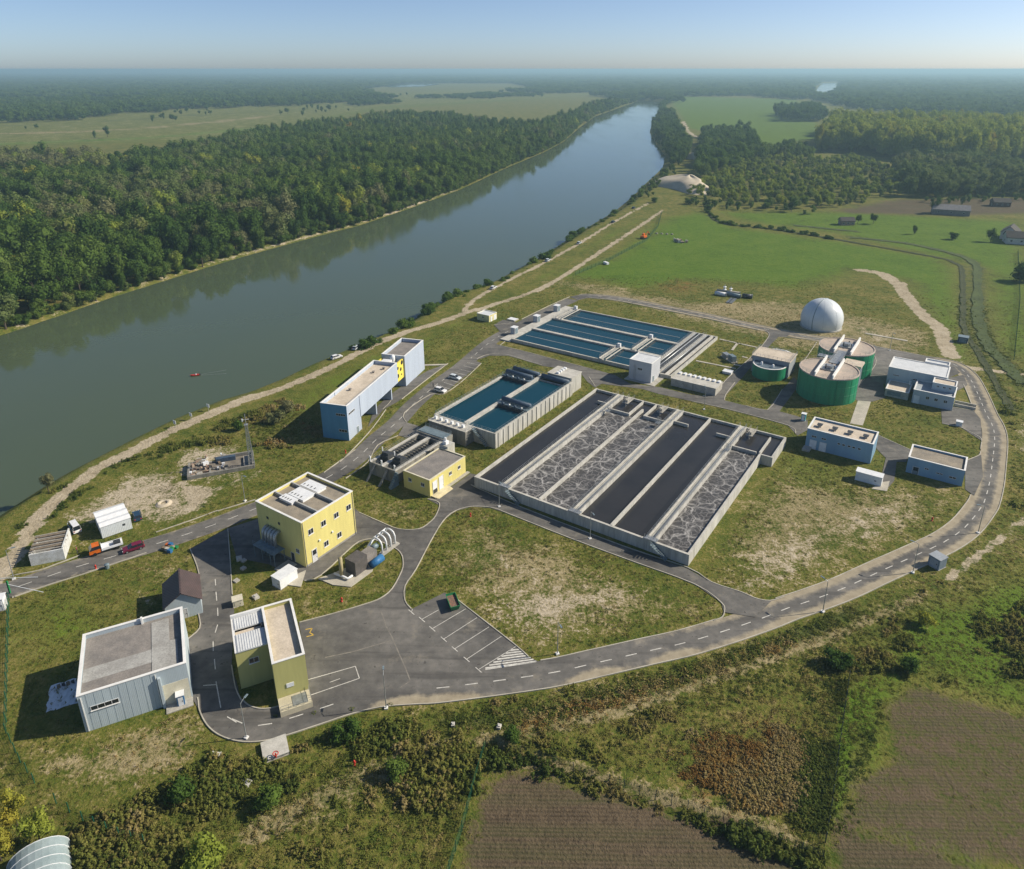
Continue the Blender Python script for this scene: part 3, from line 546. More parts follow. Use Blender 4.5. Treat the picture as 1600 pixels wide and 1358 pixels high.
for k in range(9):
    f_=k/8; a_=(430-300*f_,165+255*f_); b_=(548-310*f_,190+270*f_); stripe(zp(*a_),zp(*b_),.06,pb,z=zpb)
# ---------------------------------------------------------------- building parts
def rroot(name,label,cat,corner,h,az=AZ,group=None):
    x,y=G(*corner,h); return root(name,label,cat,x,y,az,0,group)
def shell(par,W,L,h,mat,roofm,par_h=.5,th=.3,x0=0,y0=0,cop=whit,z0=0,coping=True):
    x1,y1=x0+W,y0+L; rz=h-par_h
    mb=MB()
    mb.box(x0,x1,y0,y0+th,z0,h-.12); mb.box(x0,x1,y1-th,y1,z0,h-.12); mb.box(x0,x0+th,y0+th,y1-th,z0,h-.12); mb.box(x1-th,x1,y0+th,y1-th,z0,h-.12)
    wl=mb.build('wall',mat,par)
    mb=MB(); mb.box(x0+th,x1-th,y0+th,y1-th,rz-.3,rz); rf=mb.build('roof',roofm,par)
    if coping:
        mb=MB(); e=.06
        mb.box(x0-e,x1+e,y0-e,y0+th+e,h-.12,h); mb.box(x0-e,x1+e,y1-th-e,y1+e,h-.12,h); mb.box(x0-e,x0+th+e,y0+th+e,y1-th-e,h-.12,h); mb.box(x1-th-e,x1+e,y0+th+e,y1-th-e,h-.12,h); mb.build('coping',cop,par)
    return wl,rf
def fb(mb,face,p,a0,a1,z0,z1,d0,d1,m=0):
    """box on a wall face: face '+x','-x','+y','-y' at coordinate p, from depth d0 to d1 outwards"""
    s=1 if face[0]=='+' else -1; l,h_=sorted((p+s*d0,p+s*d1))
    if face[1]=='x': mb.box(l,h_,a0,a1,z0,z1,m)
    else: mb.box(a0,a1,l,h_,z0,z1,m)
def window(par,face,p,a,z,w_,h_,n=2,sill=True,name='window'):
    mb=MB(); t_=.07; w2=w_/2; h2=h_/2
    fb(mb,face,p,a-w2,a+w2,z+h2-t_,z+h2,.0,.07); fb(mb,face,p,a-w2,a+w2,z-h2,z-h2+t_,.0,.07)
    for k in range(n+1):
        c=a-w2+w_*k/n; c=min(max(c,a-w2+t_/2),a+w2-t_/2); fb(mb,face,p,c-t_/2,c+t_/2,z-h2+t_,z+h2-t_,.0,.065)
    f=mb.build(name,frame,par)
    mb=MB(); fb(mb,face,p,a-w2+t_*.5,a+w2-t_*.5,z-h2+t_*.5,z+h2-t_*.5,.0,.03); mb.build('pane',glass,f)
    if sill: mb=MB(); fb(mb,face,p,a-w2-.08,a+w2+.08,z-h2-.08,z-h2-.005,.0,.16); mb.build('sill',whit,f)
    return f
def door(par,face,p,a,w_,h_,m,z0=0,glz=0,name='door'):
    mb=MB(); fb(mb,face,p,a-w_/2,a+w_/2,z0,z0+h_,0,.06); d=mb.build(name,m,par)
    mb=MB(); fb(mb,face,p,a-w_/2-.08,a-w_/2,z0,z0+h_+.08,0,.09); fb(mb,face,p,a+w_/2,a+w_/2+.08,z0,z0+h_+.08,0,.09); fb(mb,face,p,a-w_/2,a+w_/2,z0+h_,z0+h_+.08,0,.09); mb.build('door_frame',frame,d)
    mb=MB(); fb(mb,face,p,a+w_/2-.22,a+w_/2-.10,z0+.95,z0+1.1,.06,.12); mb.build('handle',dsteel,d)
    if glz: mb=MB(); fb(mb,face,p,a-w_*.4,a+w_*.4,z0+h_*(1-glz),z0+h_*.95,.06,.075); mb.build('pane',glass,d)
    return d
def roofbox(par,x0,x1,y0,y1,z0,z1,m=whitp,name='roof_vent'):
    mb=MB(); mb.box(x0,x1,y0,y1,z0,z1); o=mb.build(name,m,par); mb=MB(); mb.box(x0-.12,x1+.12,y0-.12,y1+.12,z1,z1+.08); mb.build('cap',m,o); return o
# ---------------------------------------------------------------- 1 yellow administration block
h=11.3
t_=rroot('administration_block','tall yellow plastered block with flat gravel roof and white parapet by the curved yard','building',Z(390,740,8.489)(75,362),h)
W,L=14.8,14.6
wl,rf=shell(t_,W,L,h,yel,gravel,.7,.35)
for yy in (4.9,9.6):
    mb=MB(); mb.box(.36,W-.36,yy-.17,yy+.17,h-.68,h-.03); mb.build('roof_upstand',M('parapet_grey_%d'%yy,(.40,.40,.38),None,.6,.8),t_)
for (x0,x1,y0,y1) in ((3.2,7.2,3.9,5.6),(3.6,8.4,6.0,9.2),(3.0,8.4,10.0,12.6)):
    sk_=roofbox(t_,x0,x1,y0,y1,h-.7,h-.1,whitp,'skylight')
    for k in range(4): mb=MB(); mb.box(x0+.5+k*(x1-x0-.8)/4,x0+.62+k*(x1-x0-.8)/4,y0+.4,y0+.9,h-.02,h+.12); mb.build('vent_stub',dsteel,sk_)
for f_ in (.15,.39,.64,.89): window(t_,'+x',W,f_*L,7.9,1.35,1.35,2)
for f_ in (.40,.66): window(t_,'+x',W,f_*L,2.6,1.3,1.35,2)
door(t_,'+x',W,.17*L,1.25,3.2,frame,0,.42)
for f_ in (.28,.53): mb=MB(); fb(mb,'+x',W,f_*L-.18,f_*L+.18,4.4,4.75,0,.3); mb.build('floodlight',whitp,t_)
for a_ in (3.6,7.4): mb=MB(); fb(mb,'-y',0,a_-.3,a_+.3,8.0,8.6,0,.08); mb.build('wall_vent',dsteel,t_)
window(t_,'-y',0,12.6,3.4,1.0,1.0,2); door(t_,'-y',0,10.8,1.0,2.2,dsteel)
for k in range(5):
    x=3.4+k*.95; mb=MB(); mb.tube([(x,.1,6.3),(x,-.7,6.3),(x,-1.25,6.0),(x,-1.5,5.4),(x,-1.5,3.2)],.40,10); o=mb.build('air_duct',steel,t_,True)
for k in range(4):
    x=4.0+k*1.05; mb=MB(); mb.tube([(x,-1.6,3.6),(x,-1.9,2.4),(x,-2.2,.4)],.26,8); mb.build('down_pipe',tealst,t_,True)
mb=MB()
for x in (2.6,5.2,7.8,9.2):
    for y in (-1.0,-3.6): mb.bar((x,y,0),(x,y,3.1),.07)
mb.box(2.4,9.4,-3.8,-.8,3.1,3.2); mb.rail([(2.4,-3.7,3.2),(9.4,-3.7,3.2)],1,1.2); mb.build('duct_platform',tealst,t_)
mb=MB(); mb.box(9.6,12.4,-4.2,-.5,0,.22); mb.build('doorstep',conc,t_)
for (x,y) in ((1.2,-6.5),(3.4,-8.2),(5.6,-11.5)):
    mb=MB(); mb.box(x,x+1.0,y,y+1.0,0,.35); mb.build('inspection_chamber',conc,t_)
plin=M('grey_plinth',(.30,.29,.27),None,.8,.9)
mb=MB(); fb(mb,'+x',W,0,1.6,0,.45,.003,.05); fb(mb,'+x',W,3.3,L,0,.45,.003,.05); fb(mb,'-y',0,0,10.2,0,.45,.003,.05); mb.build('plinth',plin,t_)
for y_ in (.25,L-.3): mb=MB(); mb.bar((W+.1,y_,.1),(W+.1,y_,h-.2),.06); mb.build('downpipe',steel,t_)
# ---------------------------------------------------------------- 2 pale blue-grey shed bottom left
h=7.5; zs=Z(0,880,2.84)
t_=rroot('workshop_shed','large pale blue-grey clad shed with streaked grey flat roof beside the green fence','shed',zs(338,592),h,-26.2)
W,L=15.8,14.9
shell(t_,W,L,h,greyc,gravel2,.9,.35,x0=0,y0=0)
for (x0,x1,y0,y1) in ((.4,10.6,3.6,6.8),(10.6,13.4,.5,13.8),(13.4,14.6,.5,7.6)):
    mb=MB(); mb.box(x0,x1,y0,y1,h-.9,h-.86+.004*x0); mb.build('roof_patch',M('pale_felt_%d'%int(x0*10),(.36,.36,.34),(.27,.265,.25),.5,.95,fine=.2,fscale=3),t_)
mb=MB(); mb.box(9.0,9.3,14.2,14.6,h-.9,h+.5); mb.build('roof_pipe',whit,t_)
wf=window(t_,'-y',0,3.4,4.3,4.0,.9,4)
for k in range(1,10): mb=MB(); fb(mb,'-y',0,k*1.15-.02,k*1.15+.02,0,h-.14,0,.02); mb.build('panel_joint',M('joint_%d'%k,(.33,.39,.43),None,.5,.6),t_)
mb=MB(); mb.box(11.3,11.7,-.5,.0,0,h-1.2); mb.build('porch_wall',greyc,t_)
for k in range(2): mb=MB(); fb(mb,'-y',0,.4+10.6*k,.52+10.6*k,.1,h-.5,.02,.13); mb.build('downpipe',whit,t_)
mb=MB(); mb.box(11.75,15.6,-.03,0,.0,4.3); mb.build('loading_door',M('cream_door',(.66,.62,.48),(.6,.56,.43),.5,.6),t_)
mb=MB(); mb.box(11.7,15.8,-2.0,-.05,0,.18); mb.build('door_apron',conc,t_)
# ---------------------------------------------------------------- 3 L shaped gate building
h=8.6
t_=rroot('weighbridge_building','L-shaped olive yellow building with white-edged beige roof beside the yard entrance','building',zy(265,540),h,-25.2)
shell(t_,5.2,14.9,h,yelg,beige,.75,.3,x0=5.3,y0=-5.9)
mb=MB(); mb.box(0,5.3,0,.3,0,h-.9); mb.box(0,.3,.3,8.7,0,h-.9); mb.box(0,5.3,8.7,9.0,0,h-.9); mb.build('wing_wall',yelg,t_)
mb=MB(); mb.box(-.05,5.3,8.65,9.05,h-.9,h-.02); mb.box(-.05,.35,-.05,8.65,h-.9,h-.7); mb.build('wing_coping',whit,t_)
for y0,y1 in ((-.1,4.2),(5.6,8.6)):
    mb=MB(); mb.box(.36,5.28,y0,y1,h-.85,h-.62); rs=mb.build('roof_sheet',wroof,t_)
    mb=MB()
    for k in range(12): mb.box(.5+k*.4,.56+k*.4,y0+.02,y1-.02,h-.62,h-.56)
    mb.build('seam',wroof,rs)
mb=MB(); mb.box(.36,5.28,4.2,5.6,h-1.4,h-1.2); mb.build('valley_floor',beige,t_)
mb=MB(); mb.box(4.7,5.2,4.5,5.2,h-1.2,h-.3); mb.build('chimney',dsteel,t_)
window(t_,'-y',0,2.7,5.3,1.6,1.1,2); 
mb=MB(); fb(mb,'-y',-5.9,7.0,8.2,2.8,3.6,0,.1); mb.build('notice_board',whitp,t_)
mb=MB(); mb.box(5.35,10.5,-9.0,-5.95,0,1.1); mb.build('loading_dock',M('pale_dock',(.55,.5,.36),None,.6,.8),t_)
mb=MB(); mb.rail([(5.5,-8.9,1.1),(10.4,-8.9,1.1),(10.4,-6.1,1.1)],1.0,1.2); mb.build('railing',steel,t_)
mb=MB(); mb.box(7.5,9.9,-8.6,-6.4,1.1,1.16); mb.build('dock_plate',steel,t_)
mb=MB(); fb(mb,'+x',10.5,-4,-1,1,4,0,.05); mb.build('roller_door',whitp,t_)
# ---------------------------------------------------------------- 4 brown gabled house
z4=Z(0,700,4.706)
he=3.6; x,y=G(*z4(1195,1190),he); t_=root('gabled_hut','small pale hut with dark brown gabled sheet roof behind the big shed','hut',x,y,-26)
W,L=7.0,8.2; rh=6.0; ov=.0
mb=MB(); n_=[(0,0),(W,0),(W,he-.25),(W/2,rh-.3),(0,he-.25)]; mb.side([(.35,0),(W-.35,0),(W-.35,he-.12),(W/2,rh-.35),(.35,he-.12)],.4,L-.4); mb.build('wall',greyc,t_)
for s in (0,1):
    a0=(0 if s==0 else W); mb=MB(); e=.12
    mb.side([(a0,he-.2),(W/2,rh-.05),(W/2,rh+e),(a0,he-.2+e)],0,L); mb.build('roof',brown_r,t_)
mb=MB(); mb.box(W/2-.15,W/2+.15,0,L,rh+.05,rh+.2); mb.build('ridge_cap',brown_r,t_)
door(t_,'-y',.4,W*.5,1.0,2.1,frame); window(t_,'-y',.4,W*.25,1.7,.9,1.0,2)
# ---------------------------------------------------------------- 5 blue bridge-like building by the river
h=11.0; zl=Z(480,500,6.79)
t_=rroot('intake_building','long blue-grey building raised on piers over a forecourt near the riverbank','building',zl(135,877),h,15.5)
W=8.3; L1=33.4; L2=39.2; L3=55.0; zb_=4.0
mb=MB(); th=.35
mb.box(0,W,0,th,0,h-.12); mb.box(0,th,th,7.4,0,h-.12); mb.box(W-th,W,th,7.4,0,h-.12); mb.box(0,W,7.4,7.7,0,zb_)
mb.box(0,th,7.7,L1-th,zb_,h-.12); mb.box(W-th,W,7.7,L1-th,zb_,h-.12); mb.box(0,W,L1-th,L1,zb_,h-.12); mb.box(th,W-th,7.7,L1-th,zb_,zb_+.3)
mb.build('wall',[bluec],t_)
mb=MB(); mb.box(th,W-th,th,L1-th,h-1.5,h-1.2); mb.build('roof',beige,t_)
mb=MB(); e=.05; mb.box(-e,W+e,-e,th+e,h-.12,h); mb.box(-e,W+e,L1-th-e,L1+e,h-.12,h); mb.box(-e,th+e,th+e,L1-th-e,h-.12,h); mb.box(W-th-e,W+e,th+e,L1-th-e,h-.12,h); mb.build('coping',whit,t_)
mb=MB(); fb(mb,'-y',0,.0,W,.0,h-.13,.004,.06); mb.build('end_panel',M('deep_blue_panel',(.085,.25,.40),(.07,.21,.34),.3,.5,fine=.08,streak=True),t_)  # thin panel over this end only, deeper blue than the main walls
for y in (17.2,28.0): mb=MB(); mb.box(1.0,W-.05,y,y+.55,0,zb_); mb.build('pier',bluec,t_)
mb=MB(); mb.box(0,W,L2,L3,0,h-.12); mb2=MB(); shell(t_,W,L3-L2,h,bluec,gravel2,1.2,.35,x0=0,y0=L2)
mb=MB(); mb.box(.4,W-1.4,L1,L2,zb_,h-2.6); mb.build('link_block',whitp,t_)
mb=MB(); mb.box(W-1.0,W-.55,L1,L2,zb_-.4,h-.9); yp=mb.build('yellow_panel',M('bright_yellow_panel',(.75,.62,.10),(.7,.57,.09),.4,.6),t_)
for (a_,z_,r_) in ((L1+1.3,5.6,.75),(L1+1.5,8.3,.55),(L1+3.6,7.2,.62),(L1+4.6,9.2,.75),(L1+4.0,5.2,.35)):
    mb=MB(); mb.tube([(W-.56,a_,z_),(W-.50,a_,z_)],r_,20); mb.build('porthole',glass,yp)
mb=MB(); mb.box(.0,.4,L1,L2,zb_,h-1.4); mb.build('rear_panel',bpy.data.materials['bright_yellow_panel'],t_)
mb=MB(); mb.box(2.0,5.0,L1+.5,L1+3.2,h-2.6,h-.6); mb.build('plant_box',whitp,t_)
mb=MB(); mb.lathe([(.0,h+.5),(.6,h+.3),(.85,h-.4),(.85,h-2.0)],4.4,L2-.9,14); mb.build('roof_fan',whitp,t_,True)
window(t_,'-y',-.06,6.3,8.0,3.0,.8,4,False); window(t_,'+x',W,2.6,8.0,3.4,.7,4,False); window(t_,'-y',-.06,6.6,3.0,2.6,.9,3,False); door(t_,'+x',W,5.2,1.0,2.1,tealst)
for k,(x,y) in enumerate(((3.2,26.0),(5.0,29.5),(2.5,12))): roofbox(t_,x,x+.6,y,y+.6,h-1.2,h-.7,gravel2)
# ---------------------------------------------------------------- 6 yellow screen house with channels
h=4.9; zi=Z(560,640,7.99)
t_=rroot('screen_house','low yellow building with grey flat roof and two white doors beside the concrete channels','building',zi(558,757),h)
W,L=8.7,14.3
shell(t_,W,L,h,yel,gravel2,.25,.25,cop=M('cream_coping',(.66,.62,.48),None,.6,.7))
for a_,hh,m_ in ((1.9,3.6,whitp),(4.3,3.8,whitp)): door(t_,'+x',W,a_,1.6,hh,m_,.1)
mb=MB(); fb(mb,'+x',W,1.05,2.75,.1,1.5,.065,.08); mb.build('open_doorway',glass,t_)
for a_ in (8.0,11.6): window(t_,'+x',W,a_,2.9,1.1,1.0,2)
for a_ in (2.2,6.4): window(t_,'-y',0,a_,2.9,1.1,1.0,2)
for k in range(3): mb=MB(); mb.box(W+.05,W+1.6+.35*(2-k),.6-.2*k,6.2,.12*k,.12*k+.12); mb.build('entrance_step',M('cream_step_%d'%k,(.62,.55,.36),None,.6,.8),t_)
mb=MB(); mb.box(W+.02,W+1.0,6.4,L+.6,0,.14); mb.build('apron_slab',conc,t_)
mb=MB(); mb.box(-.2,2.6,L+.2,L+3.2,0,5.6); tb=mb.build('stair_tower',conc_w,t_)
mb=MB(); mb.box(.4,1.6,L+.8,L+2.0,5.6,6.5); mb.tube([(1,L+1.4,6.5),(1,L+1.4,7.4)],.3,8); mb.build('tower_machine',whitp,tb)
t_=rroot('screening_channels','stained concrete block of two open screening channels with dark machinery beside yellow building','tank',zi(130,645),3.6)
W,L=9.4,19.0; h=3.6
mb=MB()
for x0,x1 in ((0,.9),(4.0,5.2),(8.4,9.4)): mb.box(x0,x1,0,L,0,h)
mb.box(.9,4.0,0,.5,0,h); mb.box(5.2,8.4,0,.5,0,h); mb.box(.9,4.0,L-.5,L,0,h); mb.box(5.2,8.4,L-.5,L,0,h); mb.build('wall',conc_d,t_)
for x0,x1 in ((0,.9),(4.0,5.2),(8.4,9.4)): mb=MB(); mb.box(x0,x1,0,L,h+.002,h+.06); mb.build('walkway',deck,t_)
for x0,x1 in ((.9,4.0),(5.2,8.4)):
    mb=MB(); mb.box(x0,x1,.5,L-.5,0,2.3); mb.build('channel_water',M('dark_channel_water_%d'%int(x0*10),(.01,.012,.014),None,1,.1,spec=.5),t_)
    for y in (3.2,):
        mb=MB(); mb.box(x0+.2,x1-.2,y,y+2.6,2.4,4.5); mb.box(x0+.5,x1-.5,y+.4,y+1.2,4.5,5.2); o=mb.build('bar_screen',dsteel,t_)
        mb=MB(); mb.tube([(x0+.1,y+1,4.2),(x0+.1,y+1,6.2)],.16,8); mb.build('vent_pipe',whitp,o)
    mb=MB()
    for k in range(9): mb.box(x0,x1,7+k*1.05,7.25+k*1.05,3.2,3.4)
    mb.box(x0+.4,x0+.6,6.5,16.5,3.42,3.55); mb.box(x1-.6,x1-.4,6.5,16.5,3.42,3.55); mb.build('grating',dsteel,t_)
mb=MB(); mb.rail([(.1,.2,h+.06),(.1,L-.2,h+.06)],1.0,1.5); mb.rail([(9.2,.2,h+.06),(9.2,L-.2,h+.06)],1.0,1.5); mb.rail([(.1,.2,h+.06),(9.2,.2,h+.06)],1.0,1.5); mb.build('railing',steel,t_)
for x in (.3,4.4,8.9): mb=MB(); mb.box(x-.15,x+.25,.05,.3,h,h+1.6); mb.build('gate_actuator',whitp,t_)
mb=MB()
for x in (1.2,4.6,8.0): mb.side([(0,0),(.5,0),(.5,h),(0,h)],-.01,0)
mb=MB()
for x in (2.0,6.4): mb.add([(x,-.02,h),(x+.5,-.02,h),(x+.5,-3.6,0),(x,-3.6,0),(x,-.02,h-.6),(x+.5,-.02,h-.6),(x+.5,-3.0,0),(x,-3.0,0)],[(0,1,2,3),(7,6,5,4),(0,3,7,4),(1,5,6,2),(2,6,7,3)])
mb.build('buttress',conc_d,t_)
mb=MB()
for k in range(8): mb.box(9.5,10.4,-.4-.35*k,-.05-.35*k,0,h-.42*k)
mb.build('access_stair',tealst,t_)
mb=MB(); mb.box(-.4,9.6,L+.1,L+4.0,0,h+.5); mb.build('distribution_box',conc_d,t_)
mb=MB(); mb.box(.0,9.2,L+.5,L+3.6,h+.502,h+.7); mb.rail([(-.2,L+.3,h+.5),(9.4,L+.3,h+.5),(9.4,L+3.8,h+.5),(-.2,L+3.8,h+.5)],1.0,1.3); mb.build('cover_plate',tealst,t_)
# ---------------------------------------------------------------- 7 aeration tank
foam,t,b=newmat('foaming_water'); p=pos(t)
nz=N(t,'ShaderNodeTexNoise',Scale=.22,Detail=3.0); t.links.new(p,nz.inputs['Vector'])
mpv=N(t,'ShaderNodeMix'); mpv.data_type='VECTOR'; mpv.blend_type='MIX' if hasattr(mpv,'blend_type') else None
va=N(t,'ShaderNodeVectorMath',operation='MULTIPLY_ADD'); t.links.new(nz.outputs['Color'],va.inputs[0]); va.inputs[1].default_value=(5,5,0); t.links.new(p,va.inputs[2])
def vedge(sc,w0):
    v=N(t,'ShaderNodeTexVoronoi'); v.feature='DISTANCE_TO_EDGE'; v.inputs['Scale'].default_value=sc; t.links.new(va.outputs[0],v.inputs['Vector']); return ramp(t,[(0,(1,1,1)),(w0*.35,(.55,.55,.55)),(w0,(0,0,0))],v.outputs['Distance']).outputs[0]
e=math_(t,'MAXIMUM',vedge(.26,.075),math_(t,'MULTIPLY',vedge(.72,.12),.55)); nf=noise(t,1.5,p,7,.8); nl=noise(t,.16,p,4)
fac=math_(t,'MULTIPLY',e,ramp(t,[(.36,(.35,)*3),(.54,(1,)*3)],nf).outputs[0],True)
fac=math_(t,'MAXIMUM',fac,ramp(t,[(.52,(0,)*3),(.74,(.34,)*3)],nf).outputs[0])
fac=math_(t,'MULTIPLY',fac,ramp(t,[(.36,(.5,)*3),(.56,(1,)*3)],nl).outputs[0])
t.links.new(mixc(t,fac,mixc(t,nf,(.032,.030,.030),(.078,.074,.071)),(.47,.46,.44)),b.inputs['Base Color']); b.inputs['Roughness'].default_value=.45; b.inputs['Specular IOR Level'].default_value=.3
bn=N(t,'ShaderNodeBump'); bn.inputs['Strength'].default_value=.4; bn.inputs['Distance'].default_value=.1; t.links.new(nf,bn.inputs['Height']); t.links.new(bn.outputs[0],b.inputs['Normal'])
def watermat(name,c1,c2,rough,bs=.04,sc=.8,spec=.5):
    m,t,b=newmat(name); p=pos(t); t.links.new(mixc(t,noise(t,.08,p,4),c1,c2),b.inputs['Base Color']); b.inputs['Roughness'].default_value=rough; b.inputs['IOR'].default_value=1.333; b.inputs['Specular IOR Level'].default_value=spec
    bn=N(t,'ShaderNodeBump'); bn.inputs['Strength'].default_value=bs; bn.inputs['Distance'].default_value=.1; t.links.new(noise(t,sc,p,3),bn.inputs['Height']); t.links.new(bn.outputs[0],b.inputs['Normal']); return m
calm=watermat('dark_tank_water',(.014,.015,.018),(.044,.042,.042),.16,.08,.3)
bluew=watermat('clear_tank_water',(.003,.036,.060),(.005,.044,.070),.15,.05,.8,.25)
h=2.8
t_=rroot('aeration_tank','huge concrete aeration tank with dark and foam-streaked parallel lanes','tank',(741,745),h)
W,L=57.4,65.2; th=.5; wz=h-.75
def wallpart(x0,x1,y0,y1,z0=0,z1=None,m=conc_w,name='wall',par=None): mb=MB(); mb.box(x0,x1,y0,y1,z0,h if z1 is None else z1); return mb.build(name,m,par or t_)
wallpart(0,W,0,th); wallpart(0,th,th,L); wallpart(th,60.5,L-th,L); wallpart(W-th,W,th,51.5); wallpart(W-th,60.5,51.5,52.0); wallpart(60.0,60.5,52.0,L-th)
for a_ in ((-.04,W+.04,-.04,th+.04),(-.04,th+.04,th+.04,L),(W-th-.04,W+.04,th+.04,51.5)): wallpart(*a_,h+.002,h+.06,deck,'coping')
for x in (19.3,38.6): wallpart(x-.25,x+.25,th,L-6 if x<30 else L-th,0,h+.1,conc_w,'divider_wall'); wallpart(x-.3,x+.3,th,L-6 if x<30 else L-th,h+.102,h+.16,deck,'divider_coping')
for x in (9.2,29.2,48.4):
    wallpart(x-1.0,x-.7,th,L-th,0,h+.4,conc_w,'channel_wall'); wallpart(x+.7,x+1.0,th,L-th,0,h+.4,conc_w,'channel_wall')
    wallpart(x-.7,x+.7,th,L-th,0,h+.15,deck,'walkway')
    for s in (-1,1): mb=MB(); mb.rail([(x+s*.9,th,h+.4),(x+s*.9,L-th,h+.4)],1.0,2.4,.04); mb.build('railing',steel,t_)
    mb=MB(); mb.tube([(x+.35,1,h+.35),(x+.35,L-2,h+.35)],.16,8); mb.build('air_pipe',steel,t_,True)
    mb=MB(); mb.box(x-1.3,x+1.6,-.4,.9,h+.42,h+.55); mb.rail([(x-1.3,-.3,h+.55),(x+1.6,-.3,h+.55)],1.0,1.0); mb.build('landing',steel,t_)
for x in (10.5,49.0):
    mb=MB()
    for k in range(9): mb.box(x+k*.42,x+.42+k*.42,-1.5,-.05,h-.31*k-.06,h-.31*k)
    mb.rail([(x,-1.45,h),(x+3.8,-1.45,.1)],1,1); mb.build('stair',tealst,t_)
for x0,x1,y0,y1,m_ in ((th,8.2,th,L-th,calm),(10.2,19.05,th,54.2,foam),(19.55,28.2,th,56,foam),(30.2,38.35,th,L-th,calm),(38.85,47.4,th,L-th,calm),(49.4,W-th,th,51.5,foam),(10.2,28.2,56.02,L-th,calm),(49.4,60.0,52.0,L-th,calm)):
    mb=MB(); mb.box(x0,x1,y0,y1,0,wz); mb.build('foaming_lane' if m_ is foam else 'still_lane',m_,t_)
mb=MB(); mb.box(10.2,19.05,54.22,56,0,wz); mb.build('still_lane',calm,t_)
for a_ in ((5.0,8.2,56.8,57.2),(10.2,17.2,54.0,54.4),(16.8,17.2,54.4,64.7),(21.2,28.2,55.2,55.6),(21.2,21.6,55.6,64.7),(30.2,34.6,57,57.4),(43.2,47.4,56.5,56.9),(49.4,56.0,51.8,52.2),(56.6,57.0,52.2,62.5)): wallpart(*a_,0,h+.1,conc_w,'baffle_wall'); wallpart(*a_,h+.102,h+.16,deck,'baffle_coping')
for x,y in ((13.2,60),(24.6,60),(51.6,60)):
    mb=MB(); mb.box(x-.9,x+.9,y-.6,y+4.3,h+.4,h+.55); mb.box(x-.5,x+.5,y,y+1.2,h+.55,h+1.4); mb.tube([(x,y-.2,wz-.3),(x,y-.2,h+1.8)],.18,8); mb.rail([(x-.9,y-.6,h+.55),(x-.9,y+4.3,h+.55)],1,1.2); mb.rail([(x+.9,y-.6,h+.55),(x+.9,y+4.3,h+.55)],1,1.2); mb.build('mixer_bridge',conc,t_)
for x,y in ((11.2,51.0),(27.0,52),(49.2,47.6)):
    mb=MB(); mb.box(x-.6,x+.6,y,y+1.6,h+.42,h+.55); mb.rail([(x-.6,y,h+.55),(x+.6,y,h+.55),(x+.6,y+1.6,h+.55),(x-.6,y+1.6,h+.55)],1.3,.8,.05); mb.bar((x,y+.8,h+.5),(x,y+.8,h+2.4),.09); mb.build('valve_platform',steel,t_)
# ---------------------------------------------------------------- 8 twin grit tank
h=4.6; zc=Z(660,540,6.154)
t_=rroot('grit_tank','twin-lane concrete tank of deep blue water with ribbed side wall behind the yellow screen house','tank',zc(110,662),h)
W,L=22.3,43.0; th=.55; wz=h-.7
wallpart(0,W,0,th); wallpart(0,th,th,L); wallpart(th,W,L-th,L); wallpart(W-th,W,th,L-th); wallpart(10.7,11.6,th,L-th,0,h+.1,conc_w,'divider_wall'); wallpart(10.6,11.7,th,L-th,h+.102,h+.17,deck,'divider_coping')
for a_ in ((-.04,th+.5,0,L),(W-th-.04,W+.04,0,L)): wallpart(*a_,h+.002,h+.07,deck,'coping')
for k in range(17): wallpart(W,W+.2,1.2+k*2.5,1.6+k*2.5,0,h-.05,conc_w,'rib')
for x0,x1 in ((th,10.7),(11.6,W-th)): mb=MB(); mb.box(x0,x1,th,L-3.4,0,wz); mb.build('water_lane',bluew,t_)
for x0,x1 in ((th,10.7),(11.6,W-th)): mb=MB(); mb.box(x0,x1,L-3.38,L-th,0,wz-.5); mb.build('outlet_water',calm,t_); wallpart(x0,x1,L-3.6,L-3.35,0,h-.3,conc_w,'weir_wall')
for x0,x1,y in ((.2,10.9,34.6),(11.4,22.1,16.4)):
    mb=MB(); mb.box(x0,x1,y,y+.25,h+.15,h+.45); mb.box(x0,x1,y+3.0,y+3.25,h+.15,h+.45); mb.box(x0,x1,y+.25,y+3.0,h+.2,h+.3); o=mb.build('scraper_bridge',tealst,t_)
    mb=MB(); mb.tube([(x0+.3,y+2.2,h+1.0),(x1-.3,y+2.2,h+1.0)],.75,10); mb.build('cable_drum',navy,o,True)
    for k in range(4): mb=MB(); mb.tube([(x0+2+k*2.2,y-.1,h+.2),(x0+2+k*2.2,y-.1,h+1.0)],.42,10); mb.build('pump_motor',steel if k%2 else navy,o,True)
    mb=MB(); mb.rail([(x0,y+.1,h+.45),(x1,y+.1,h+.45)],1,1.5); mb.rail([(x0,y+3.2,h+.45),(x1,y+3.2,h+.45)],1,1.5); mb.build('railing',tealst,o)
    mb=MB(); mb.box(x0,x1,y-.5,y-.1,wz-.2,h+.15); mb.build('scraper_blade',dsteel,o)
mb=MB()
for pts in ([(0.3,.3,h),(W-.3,.3,h)],[(.3,.3,h),(.3,L-.3,h)],[(W-.3,.3,h),(W-.3,L-.3,h)],[(.3,L-.3,h),(W-.3,L-.3,h)]): mb.rail(pts,1.05,1.6,.045)
mb.build('railing',tealst,t_)
for x0,x1 in ((.5,10.4),(11.8,21.8)): mb=MB(); mb.tube([(x0,L-1.9,h+.45),(x1,L-1.9,h+.45)],.85,10); mb.build('drum_screen',navy,t_,True)
mb=MB(); mb.box(1.2,14.5,-3.6,-.02,0,h-.1); ib=mb.build('inlet_box',conc_d,t_)
